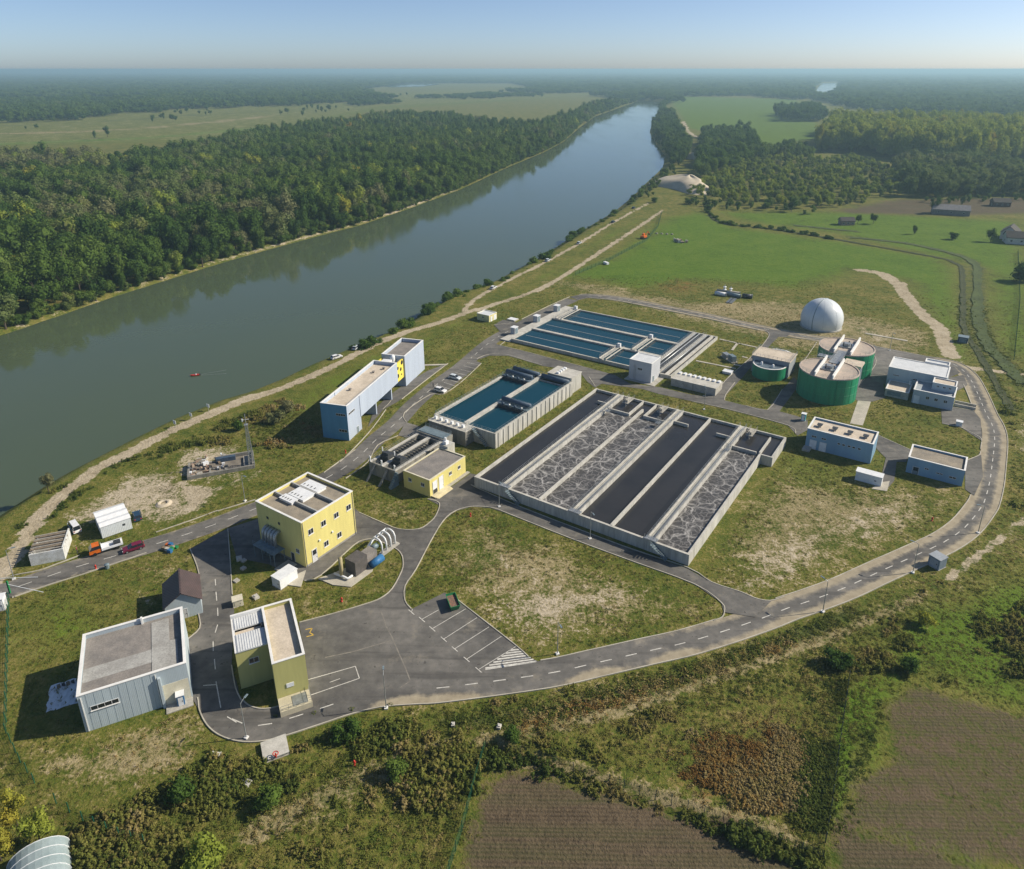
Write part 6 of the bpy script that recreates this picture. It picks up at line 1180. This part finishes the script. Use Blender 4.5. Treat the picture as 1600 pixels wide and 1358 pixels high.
def trunk_mesh():
    mb=MB(); mb.tube([(0,0,-.02),(.005,0,.25),(-.005,.005,.55)],[.022,.015,.008],7)
    for a_ in (0.3,2.2,4.1,5.4): mb.tube([(0,0,.22+.05*a_),(.07*math.cos(a_),.07*math.sin(a_),.36+.05*a_),(.13*math.cos(a_),.13*math.sin(a_),.52+.05*a_)],[.009,.006,.003],5)
    o=mb.build('tmp',barkm); me=o.data; bpy.data.objects.remove(o); return me
trunk=trunk_mesh()
def tuft_mesh(name,seed,n,spread,mat,up=.55):
    g=np.random.default_rng(seed); a=g.uniform(0,2*math.pi,n); r=np.sqrt(g.uniform(0,1,n))*spread; z=g.uniform(.08,1,n)*(1-.7*(r/spread)**2)*.8
    C=np.stack([r*np.cos(a),r*np.sin(a),z],1); Nn=np.stack([np.cos(a)*.8,np.sin(a)*.8,np.full(n,up)],1)+g.normal(size=(n,3))*.5
    return quads_mesh(name,C,Nn,g.uniform(.10,.2,n),mat)
tufts=[tuft_mesh('tuft_%d'%i,60+i,34,.62+.1*i,weedm) for i in range(4)]
def thicket_mesh(name,seed,n):
    g=np.random.default_rng(seed); C=[];Nn=[]
    for i in range(9):
        c=np.array([g.uniform(-.5,.5),g.uniform(-.5,.5),0]); h=g.uniform(.55,1.0); k=n//9; a=g.uniform(0,6.28,k); z=g.uniform(0,1,k)**.7*h; r=g.uniform(0,.26,k)*(1.05-.6*z/h)
        C.append(c+np.stack([r*np.cos(a),r*np.sin(a),z],1)); Nn.append(np.stack([np.cos(a),np.sin(a),np.full(k,.6)],1)+g.normal(size=(k,3))*.45)
    return quads_mesh(name,np.concatenate(C),np.concatenate(Nn),g.uniform(.045,.095,len(C)*(n//9)),weedm)
thickets=[thicket_mesh('thicket_%d'%i,80+i,360) for i in range(4)]
def plant(name,label,cat,px,py,h,tint,mesh,group=None,tr=True,xy=None,sx=1.0,z=0):
    x,y=xy or at(px,py); t_=root(name,label,cat,x,y,random.uniform(0,360),z,group); t_.scale=(h*sx,h*sx,h)
    c=bpy.data.objects.new('crown' if tr else 'foliage',mesh); COL.objects.link(c); c.parent=t_; c['tint']=float(tint)
    if tr: k=bpy.data.objects.new('trunk',trunk); COL.objects.link(k); k.parent=t_
    else:
        k=bpy.data.objects.new('stem',trunk); COL.objects.link(k); k.parent=t_
    return c
def scatter(name,label,P,SC,RZ,TI,ID,srcs,cat='vegetation',mat=None):
    n=len(P); me=bpy.data.meshes.new(name); me.vertices.add(n); me.vertices.foreach_set('co',np.asarray(P,np.float32).ravel())
    for nm,ty,dat,key in (('scl','FLOAT_VECTOR',SC,'vector'),('rz','FLOAT',RZ,'value'),('tint','FLOAT',TI,'value'),('idx','INT',ID,'value')):
        a=me.attributes.new(nm,ty,'POINT'); a.data.foreach_set(key,np.asarray(dat,np.int32 if ty=='INT' else np.float32).ravel())
    o=bpy.data.objects.new(name,me); COL.objects.link(o); props(o,label,cat,None,'stuff')
    ng=bpy.data.node_groups.new(name,'GeometryNodeTree'); ng.interface.new_socket('Geometry',in_out='INPUT',socket_type='NodeSocketGeometry'); ng.interface.new_socket('Geometry',in_out='OUTPUT',socket_type='NodeSocketGeometry')
    gi=ng.nodes.new('NodeGroupInput'); gn=ng.nodes.new('NodeGroupOutput'); ip=ng.nodes.new('GeometryNodeInstanceOnPoints'); jn=ng.nodes.new('GeometryNodeJoinGeometry')
    mp=ng.nodes.new('GeometryNodeMeshToPoints'); ng.links.new(gi.outputs[0],mp.inputs['Mesh']); ng.links.new(mp.outputs[0],ip.inputs['Points'])
    for s in srcs:
        oi=ng.nodes.new('GeometryNodeObjectInfo'); oi.inputs['Object'].default_value=s; oi.inputs['As Instance'].default_value=True; oi.transform_space='ORIGINAL'; ng.links.new(oi.outputs['Geometry'],jn.inputs[0])
    ng.links.new(jn.outputs[0],ip.inputs['Instance']); ip.inputs['Pick Instance'].default_value=True
    def attr(nm,ty): a=ng.nodes.new('GeometryNodeInputNamedAttribute'); a.data_type=ty; a.inputs[0].default_value=nm; return a.outputs[0]
    ng.links.new(attr('idx','INT'),ip.inputs['Instance Index']); ng.links.new(attr('scl','FLOAT_VECTOR'),ip.inputs['Scale'])
    cx=ng.nodes.new('ShaderNodeCombineXYZ'); ng.links.new(attr('rz','FLOAT'),cx.inputs[2]); ng.links.new(cx.outputs[0],ip.inputs['Rotation'])
    ng.links.new(ip.outputs[0],gn.inputs[0]); md=o.modifiers.new('scatter','NODES'); md.node_group=ng
    return o
# ---------------------------------------------------------------- woods
mw_=[([(-40,182),(75,176),(76,181),(-40,188)],14,.22,.1,7),([(95,175),(145,172),(145,176),(95,179)],14,.22,.1,7),([(165,173),(260,168),(262,172),(166,177)],14,.22,.1,7),([(300,165),(420,160),(421,163),(300,168)],13,.22,.1,7),([(640,153),(760,146),(850,150),(760,153)],14,.24,.1,7),([(540,161),(600,156),(620,160),(560,165)],14,.24,.1,7)]
woods=[ # polygon on ground (picture points), height m, tint mean, tint spread, crown set
 (far_bank[2:]+[(-900,420),(-300,285),(0,262),(100,256),(180,264),(260,254),(330,238),(420,214),(500,204),(600,189),(700,188),(760,200),(840,205),(880,190),(930,168),(1000,156)],24,.29,.17,7),
 ([(1072,308),(1092,290),(1130,266),(1200,250),(1330,248),(1385,264),(1425,304),(1320,322),(1250,329),(1180,321),(1110,314)],9,.50,.07,7),
 ([(1018,228),(1020,190),(1036,172),(1052,178),(1058,205),(1078,232),(1066,262),(1048,262),(1042,245)],15,.24,.1,7),
 ([(1092,245),(1100,215),(1170,208),(1185,236),(1180,262),(1130,268),(1105,290),(1090,285)],18,.28,.14,7),
 ([(1180,240),(1230,236),(1275,238),(1270,252),(1190,254)],15,.32,.12,7),
 ([(1212,180),(1270,170),(1290,185),(1285,192),(1225,190)],26,.22,.06,7),
 ([(1274,238),(1400,246),(1406,252),(1500,258),(1600,250),(1700,256),(1700,214),(1500,205),(1300,208)],36,.83,.05,7),
 ([(1380,302),(1384,268),(1480,262),(1572,264),(1640,280),(1640,300),(1500,308),(1420,310)],20,.54,.06,7),
 ([(1430,316),(1500,302),(1640,298),(1640,314),(1500,322)],5,.36,.1,7),
 ([(1100,330),(1072,318),(1100,313),(1250,332),(1300,332),(1280,336),(1180,326)],6,.25,.1,7),
 ([(990,308),(1012,288),(1042,262),(1062,266),(1045,290),(1020,305),(1000,316)],7,.3,.12,7),
 ([(-1200,190),(0,188),(100,188),(200,176),(300,169),(450,164),(560,158),(640,150),(760,144),(900,146),(1000,158),(1035,172),(1045,160),(1200,153),(1270,156),(1340,172),(1500,182),(1700,190),(3000,200),(3000,110.6),(-1200,110.6)],22,.26,.13,7),
]
holes=[[(560,140),(640,130),(800,130),(840,140),(700,150),(600,152)],[(1268,150),(1272,136),(1284,128),(1312,127),(1312,140),(1296,150)],[(-900,150),(200,153),(330,148),(200,157),(-900,160)],[(1050,152),(1180,150),(1200,156),(1060,160)],[(880,146),(990,142),(960,150)]]
woods+=mw_
rgs=[]; r=225.0
while r<36000: rgs.append(r); r+=max(8.6,.0078*r)
PX=[];
for r in rgs:
    s=max(8.6,.0078*r); na=int(1.62*r/s); a=-.85+1.62*(np.arange(na)+rng.uniform(0,1))/na; rr=r+rng.uniform(-.4,.4,na)*s; a=a+rng.uniform(-.35,.35,na)*s/r
    PX.append(np.stack([rr*np.sin(a),rr*np.cos(a),np.full(na,s)],1))
PX=np.concatenate(PX); x_,y_=PX[:,0],PX[:,1]
fw=y_*cp+CAMH*sp; up=y_*sp-CAMH*cp; ux=CX+F*x_/fw; uy=CY-F*up/fw
H_=np.zeros(len(PX)); T_=np.zeros(len(PX)); WI=np.full(len(PX),-1)
for wi,(poly,hh,tm,ts,_) in enumerate(woods):
    ins=sdist(ux,uy,poly,30.0)+(fbm(x_,y_,45,70+wi)-.5)*np.clip((uy-108)*.12,1,14)*(0 if wi==0 else 1)<0; new=ins&(WI<0); H_[new]=hh; WI[new]=wi
    nzv=fbm(x_[new],y_[new],60 if hh<30 else 90,wi+20); T_[new]=tm+(nzv-.5)*2.6*ts+rng.normal(0,ts*.55,new.sum())
for hp in holes: WI[sdist(ux,uy,hp,1.0)<0]=-1
wr_=river_d(x_,y_); WI[(wr_<.8)]=-1
keep=(WI>=0)&(rng.random(len(PX))<np.where(WI==11,.93,.97))
# open up the poplar plantation rows and give the left wood its greyer and yellower patches
m0=(WI==0); gp=fbm(x_,y_,70,33); T_=np.where(m0&(gp>.62)&(rng.random(len(PX))<.6),rng.normal(.52,.06,len(PX)),T_); T_=np.where(m0&(rng.random(len(PX))<.04),rng.normal(.8,.06,len(PX)),T_)
T_=np.where((WI==1)&(rng.random(len(PX))<.55),rng.normal(.80,.03,len(PX)),T_)
gp2=sdist(ux,uy,[(60,330),(250,300),(460,340),(450,390),(250,400),(80,380)],1.0)<0; T_=np.where(m0&gp2&(rng.random(len(PX))<.5),rng.normal(.60,.06,len(PX)),T_)
gp3=sdist(ux,uy,[(-300,262),(170,262),(170,285),(-300,300)],1.0)<0; T_=np.where(m0&gp3,rng.normal(.66,.05,len(PX)),T_)
edge=np.clip(wr_/14,0,1)
P=PX[keep]; Hh=H_[keep]*rng.uniform(.62,1.22,keep.sum())*(.62+.38*edge[keep]); Tt=np.clip(T_[keep],.02,.98); sp_=P[:,2]; D=np.hypot(P[:,0],P[:,1]); wk=WI[keep]; pu=ux[keep]; pv=uy[keep]
big=sp_>9.0; width=np.where(big,sp_*2.1,np.clip(Hh*rng.uniform(.85,1.35,len(P)),0,28)); width=np.where(wk==6,30,width); width=np.where(Hh<12,np.clip(Hh*1.2,5,12),width)
zt_=height(P[:,0],P[:,1])-.3
score=np.where((pu>-20)&(pu<1620)&(pv<1380),Hh*1.0/D,0); order=np.argsort(-score)
ind=order[:290]; rest=np.ones(len(P),bool); rest[ind]=False
kinds=(('dark_broadleaf_tree','dark green broadleaf tree in the dense wood across the river'),('broadleaf_tree','mid green broadleaf tree in the dense wood across the river'),('willow_tree','greyish willow-like tree in the dense wood across the river'),('yellowing_tree','yellowing tree in the dense wood across the river'))
srcs=[None]*7
for q,i in enumerate(ind):
    t0=Tt[i]; nm,lb=kinds[0 if t0<.27 else 1 if t0<.48 else 2 if t0<.74 else 3]; gr=lb.replace(' tree in',' trees in')
    if wk[i]!=0: nm,lb=('roadside_tree' if wk[i]!=1 else 'poplar_tree'),{1:'young tree in the plantation beyond the meadow'}.get(wk[i],'tree in the wooded strips beyond the meadow on the right bank'); gr='trees beyond the meadow'
    ci=q%7; c=plant(nm,lb,'tree',0,0,Hh[i],t0,crowns[ci],gr,True,(P[i,0],P[i,1]),width[i]/Hh[i],zt_[i])
    if srcs[ci] is None: srcs[ci]=c
Pr=P[rest]
# overhanging scrub right at the far water's edge
fbl=smooth(PG(far_bank[2:-1],WZ),30); fbl=[p for p in fbl if p[1]<1300]; fx=np.array([p[0] for p in fbl]); fy=np.array([p[1] for p in fbl])
seg=np.concatenate([[0],np.cumsum(np.hypot(np.diff(fx),np.diff(fy)))]); st_=np.arange(0,seg[-1],2.6); ex=np.interp(st_,seg,fx)-rng.uniform(.6,5,len(st_)); ey=np.interp(st_,seg,fy)+rng.uniform(.3,4,len(st_))
eh=rng.uniform(3,9,len(st_))*(.6+fbm(ex,ey,22,60)); kp=(rng.random(len(st_))<.86)&(river_d(ex,ey)>.6); ex,ey,eh=ex[kp],ey[kp],eh[kp]
scatter('woodland','dense mixed woodland running to the horizon on both sides of the river',np.concatenate([np.stack([Pr[:,0],Pr[:,1],zt_[rest]],1),np.stack([ex,ey,height(ex,ey)-.6],1)]),np.concatenate([np.stack([width[rest]*1.0,width[rest]*1.0,Hh[rest]],1),np.stack([eh*1.5,eh*1.5,eh],1)]),rng.uniform(0,6.28,rest.sum()+len(ex)),np.concatenate([Tt[rest],np.clip(rng.normal(.33,.12,len(ex)),.05,.8)]),rng.integers(0,7,rest.sum()+len(ex)),srcs,'woodland')
# single trees and bushes
for a_ in (('broadleaf_tree','lone round tree on the far left meadow, larger of the pair',168,214,17,.2,6),('broadleaf_tree','smaller lone tree left of the larger one on the far meadow',149,216,13,.24,1),('broadleaf_tree','small lone tree at the far left of the meadow',58,202,10,.2,2),('broadleaf_tree','tiny lone tree farthest left on the meadow',41,203,7,.22,0),
 ('broadleaf_tree','round dark tree in front of the plantation on the right',1236,331,12,.12,6),('broadleaf_tree','dark bushy tree left of the round one before the plantation',1200,326,9,.18,2),('round_bush','round dark bush right of the sand heap',1077,319,6,.2,2),('round_bush','small bush beside the paved turning circle',1022,317,5,.22,0),
 ('broadleaf_tree','round tree at the end of the long farm shed',1462,334,12,.15,6),('broadleaf_tree','bushy tree behind the long farm shed',1503,321,9,.5,1),('broadleaf_tree','tree beside the white-gabled farmhouse',1548,378,9,.14,2),('round_bush','lone dark bush on the meadow left of the farmhouse',1489,374,5,.1,6),
 ('willow_tree','bare-looking grey bush overhanging the near river edge',76,768,5.5,.66,0),('golden_tree','bright yellow-green tree cut by the left picture edge at the bank',-2,850,7.5,.84,1),('golden_tree','golden leafy tree at the bottom left beside the fence',28,1292,6.6,.91,6),('golden_tree','yellow-green tree just right of the golden one at the bottom left',64,1318,6.0,.84,2),('golden_tree','low amber bush at the far bottom left corner',2,1345,5.6,.90,0),
 ('bright_bush','bright lime green bush at the bottom edge',322,1350,4.0,.80,2),('dark_bush','dark green bush below the dry grass slope',288,1248,3.6,.16,6),('dark_bush','dense dark shrub beside the red hydrant below the yard',540,1150,3.2,.2,2),('dark_bush','dark bush on the slope above the field fence end',800,1160,2.8,.22,1),
 ('olive_bush','olive bush in the middle of the foreground weeds',420,1260,3.6,.34,6),('olive_bush','olive bush right of the middle of the foreground weeds',620,1210,3.2,.38,0),('dark_bush','dark shrub at the top of the weedy strip on the right',1310,1040,3.4,.12,2),('dark_bush','dark spreading shrub on the right slope',1420,1050,3.0,.16,6),('rust_bush','yellowish bush on the slope below the roadside kiosk',1445,978,3.0,.88,1),
 ('olive_bush','olive brown shrub beside the shadow of the blue building',430,660,4.0,.62,2),('olive_bush','brownish thicket shrub behind the lattice mast',448,645,4.4,.66,0),('dark_bush','dark green shrub left of the lattice mast',372,672,3.2,.2,1),
 ('broadleaf_tree','shrubby tree among the ruins on the far meadow',1340,350,7,.3,0),('broadleaf_tree','bushy green tree on the far meadow by the grey strip',1364,350,8,.2,2),('broadleaf_tree','loose tree on the meadow below the farm shed',1428,366,7,.3,1),('dark_bush','dark hedge tree at the right edge of the picture',1600,440,10,.1,6)):
    nm,lb,px,py,h_,ti,ci=a_; isb='bush' in nm; plant(nm,lb,'bush' if isb else 'tree',px,py,h_,ti,bushes[ci%3] if isb else crowns[ci],None,not isb)
clus=[(random.uniform(0,640),random.uniform(168,196)) for _ in range(15)]
for i in range(84):
    cx0,cy0=clus[i%15]; px=cx0+random.gauss(0,22); py=cy0+random.gauss(0,2.2)-(px*.03); 
    plant('meadow_tree','scattered small tree on the wide meadow behind the wood','tree',px,py,random.uniform(8,17),random.uniform(.1,.3),crowns[i%7],'small trees scattered on the far meadow',True,None,1.2)
bank=smooth(PG(near_bank[12:21],-1),8); k_=0
for i in range(78):
    p=bank[int(len(bank)*i/78)]; p=(p[0]+random.uniform(.5,5),p[1]-random.uniform(-2,3)); hh=random.uniform(1.5,4.2)*(1+.4*math.sin(i*.7))
    plant('bank_bush','green bush in the row along the near riverbank','bush',0,0,hh,random.uniform(.12,.4),bushes[i%3],'bushes along the near riverbank',False,p,1.1,-1.5)
ditchline=smooth(PG(ditch[0][0][:5]),8)
for i in range(34):
    p=ditchline[int(len(ditchline)*i/34)]; plant('ditch_bush','low bush in the hedge line along the meadow ditch','bush',0,0,random.uniform(1.5,3.5),random.uniform(.15,.4),bushes[i%3],'bushes along the meadow ditch',False,(p[0]+random.uniform(-2,2),p[1]+random.uniform(-3,3)),1.3,-.5)
# ---------------------------------------------------------------- grass and weeds
foot=[]
for o in bpy.data.objects:
    if o.type=='EMPTY' and o.get('category') in ('building','tank','shed','hut','cabin','kiosk','container','filter unit','ruin','dome','chamber','greenhouse'):
        bb=[]
        M4=Matrix.Translation(o.location)@o.rotation_euler.to_matrix().to_4x4()
        for ch in o.children:
            if ch.type=='MESH':
                for v in ch.data.vertices: 
                    if v.co.z<2.5: bb.append((v.co.x,v.co.y))
        if bb:
            b=np.array(bb); x0,y0=b.min(0)-.4; x1,y1=b.max(0)+.4; foot.append([tuple((M4@Vector(c))[:2]) for c in ((x0,y0,0),(x1,y0,0),(x1,y1,0),(x0,y1,0))])
def grass_points(n,poly,zmin=0):
    q=np.array(PG(poly)); x0,y0=q.min(0);x1,y1=q.max(0); X=rng.uniform(x0,x1,n);Y=rng.uniform(y0,y1,n); k=sdist(X,Y,q.tolist(),1.0)<0; X,Y=X[k],Y[k]
    ok=np.ones(len(X),bool)
    for p in ASP+foot+EXTRA: ok&=sdist(X,Y,p,1.5)>.35
    ok&=(ldist(X,Y,C1,8)>3.5)&(ldist(X,Y,R2c,8)>3.3)&(river_d(X,Y)>4)
    return X[ok],Y[ok]
go_poly=[(-40,1500),(-40,940),(250,700),(480,640),(760,480),(900,430),(1300,440),(1640,480),(1640,1500)]
X_,Y_=grass_points(330000,go_poly); c_=cover(X_,Y_)
d_=np.hypot(X_,Y_); base=.45+.5*fbm(X_,Y_,7,40)+c_['dark']*.8+c_['lush']*.15-c_['bare']*1.2-c_['plough']*1.1
k=rng.random(len(X_))<np.clip(base,0,1)*np.clip(1.25-d_/330,.15,1)
X_,Y_=X_[k],Y_[k]; c_={a:b[k] for a,b in c_.items()}
ti=.42+(fbm(X_,Y_,11,41)-.5)*.5+c_['dry']*.30+c_['rust']*.55-c_['dark']*.14-c_['lush']*.06+rng.normal(0,.09,len(X_))
ti=np.where((c_['dry']>.3)&(rng.random(len(X_))<.35),rng.uniform(.15,.4,len(X_)),ti)
sc=rng.uniform(.22,.58,len(X_))*(1+c_['dark']*.9+c_['rust']*.8)
lawn=scatter('grass','grass tufts and low weeds covering the lawns and slopes',np.stack([X_,Y_,height(X_,Y_)-.05],1),np.stack([sc,sc,sc*rng.uniform(.5,1.0,len(sc))],1),rng.uniform(0,6.28,len(sc)),np.clip(ti,0,1),rng.integers(0,4,len(sc)),[],'grass')
tsrc=[]
for i,me_ in enumerate(tufts):
    o=bpy.data.objects.new('tuft',me_); COL.objects.link(o); o.parent=lawn; o.location=(*G(430+60*i,1120-6*i),0); o.scale=(.6,)*3; o['tint']=.3; o['kind']='stuff'; tsrc.append(o)
def set_sources(o,srcs):
    ng=o.modifiers[0].node_group; jn=[n for n in ng.nodes if n.bl_idname=='GeometryNodeJoinGeometry'][0]
    for s in srcs:
        oi=ng.nodes.new('GeometryNodeObjectInfo'); oi.inputs['Object'].default_value=s; oi.inputs['As Instance'].default_value=True; oi.transform_space='ORIGINAL'; ng.links.new(oi.outputs['Geometry'],jn.inputs[0])
set_sources(lawn,tsrc)
# taller weeds and brambles
wp_=[([(60,1420),(60,1330),(260,1235),(330,1178),(420,1190),(520,1150),(640,1130),(757,1165),(722,1300),(690,1420)],4600,(.6,2.5),.42,.17,.45),
 ([(640,1112),(860,1085),(1060,1050),(1260,985),(1420,930),(1480,905),(1420,960),(1330,1050),(1150,1130),(1000,1200),(860,1178),(770,1155)],3000,(.5,1.7),.50,.16,.50),
 ([(1020,1185),(1110,1150),(1200,1128),(1255,1145),(1262,1200),(1245,1268),(1175,1268),(1070,1225)],1700,(.6,1.3),.80,.12,.40),([(1268,1060),(1322,1066),(1310,1180),(1292,1300),(1238,1290),(1250,1180)],1500,(.5,1.2),.30,.13,.38),
 ([(765,1168),(850,1188),(1000,1240),(1285,1338),(1270,1356),(1000,1258),(850,1210),(766,1192)],1100,(.8,2.2),.28,.13,.36),([(385,690),(380,655),(440,622),(500,645),(520,680),(470,700),(420,700)],800,(.8,2.6),.5,.14,.40),([(30,800),(110,750),(250,700),(300,676),(400,640),(400,650),(260,710),(130,770),(30,850)],600,(.5,2.0),.3,.12,.45),
 ([(1545,630),(1640,560),(1640,800),(1575,800),(1590,720)],500,(.4,1.6),.40,.12,.46),([(1320,1040),(1440,985),(1640,930),(1640,1090),(1400,1055)],900,(.5,2.4),.34,.12,.54),([(280,745),(300,690),(380,680),(400,690),(320,715),(300,750)],260,(.5,2.0),.45,.12,.42)]
PP=[];SS=[];TT=[]
for poly,n,(h0,h1),tm,ts,thr in wp_:
    a,b=grass_points(n*4,poly); kk=rng.permutation(len(a))[:n]; a,b=a[kk],b[kk]; cv_=cover(a,b); cl=fbm(a,b,10,50); kk=(rng.random(len(a))<np.clip((cl-thr)*6,.04,1))&(cv_['bare']<.35)&((cv_['dry']<.35)|(rng.random(len(a))<.12)); a,b,cl=a[kk],b[kk],cl[kk]
    hh=(h0+(h1-h0)*rng.random(len(a))**2)*(.3+1.1*np.clip(cl-thr+.1,0,.6)); big_=fbm(a,b,17,51); PP.append(np.stack([a,b,height(a,b)-.1],1)); SS.append(np.stack([hh*1.5+.3,hh*1.5+.3,hh],1)); TT.append(tm+.05+rng.normal(0,ts*.6,len(a))+(big_-.5)*(1.0 if ts>.1 else .35)+(cl-.5)*-.3)
PP=np.concatenate(PP);SS=np.concatenate(SS);TT=np.concatenate(TT)
ug=scatter('undergrowth','rough shrubs brambles and tall weeds covering the foreground slopes',PP,SS,rng.uniform(0,6.28,len(PP)),np.clip(TT,0,1),rng.integers(0,4,len(PP)),[],'undergrowth')
bsrc=[]
for i,me_ in enumerate(thickets):
    o=bpy.data.objects.new('thicket',me_); COL.objects.link(o); o.parent=ug; o.location=(*G(300+90*i,1290-10*i),0); o['tint']=.4; o['kind']='stuff'; bsrc.append(o)
set_sources(ug,bsrc)
# ---------------------------------------------------------------- haze
hm=bpy.data.materials.new('haze_air'); hm.use_nodes=True; t=hm.node_tree; t.nodes.remove(t.nodes['Principled BSDF']); pv=t.nodes.new('ShaderNodeVolumePrincipled'); pv.inputs['Color'].default_value=(.47,.72,.84,1); pv.inputs['Density'].default_value=HAZE; pv.inputs['Anisotropy'].default_value=.2; t.links.new(pv.outputs[0],t.nodes['Material Output'].inputs['Volume'])
mb=MB(); mb.box(-36000,36000,-300,44000,-10,102.5); hz=mb.build('haze',hm); props(hz,'pale blue haze filling the air out to the horizon','haze',None,'stuff')
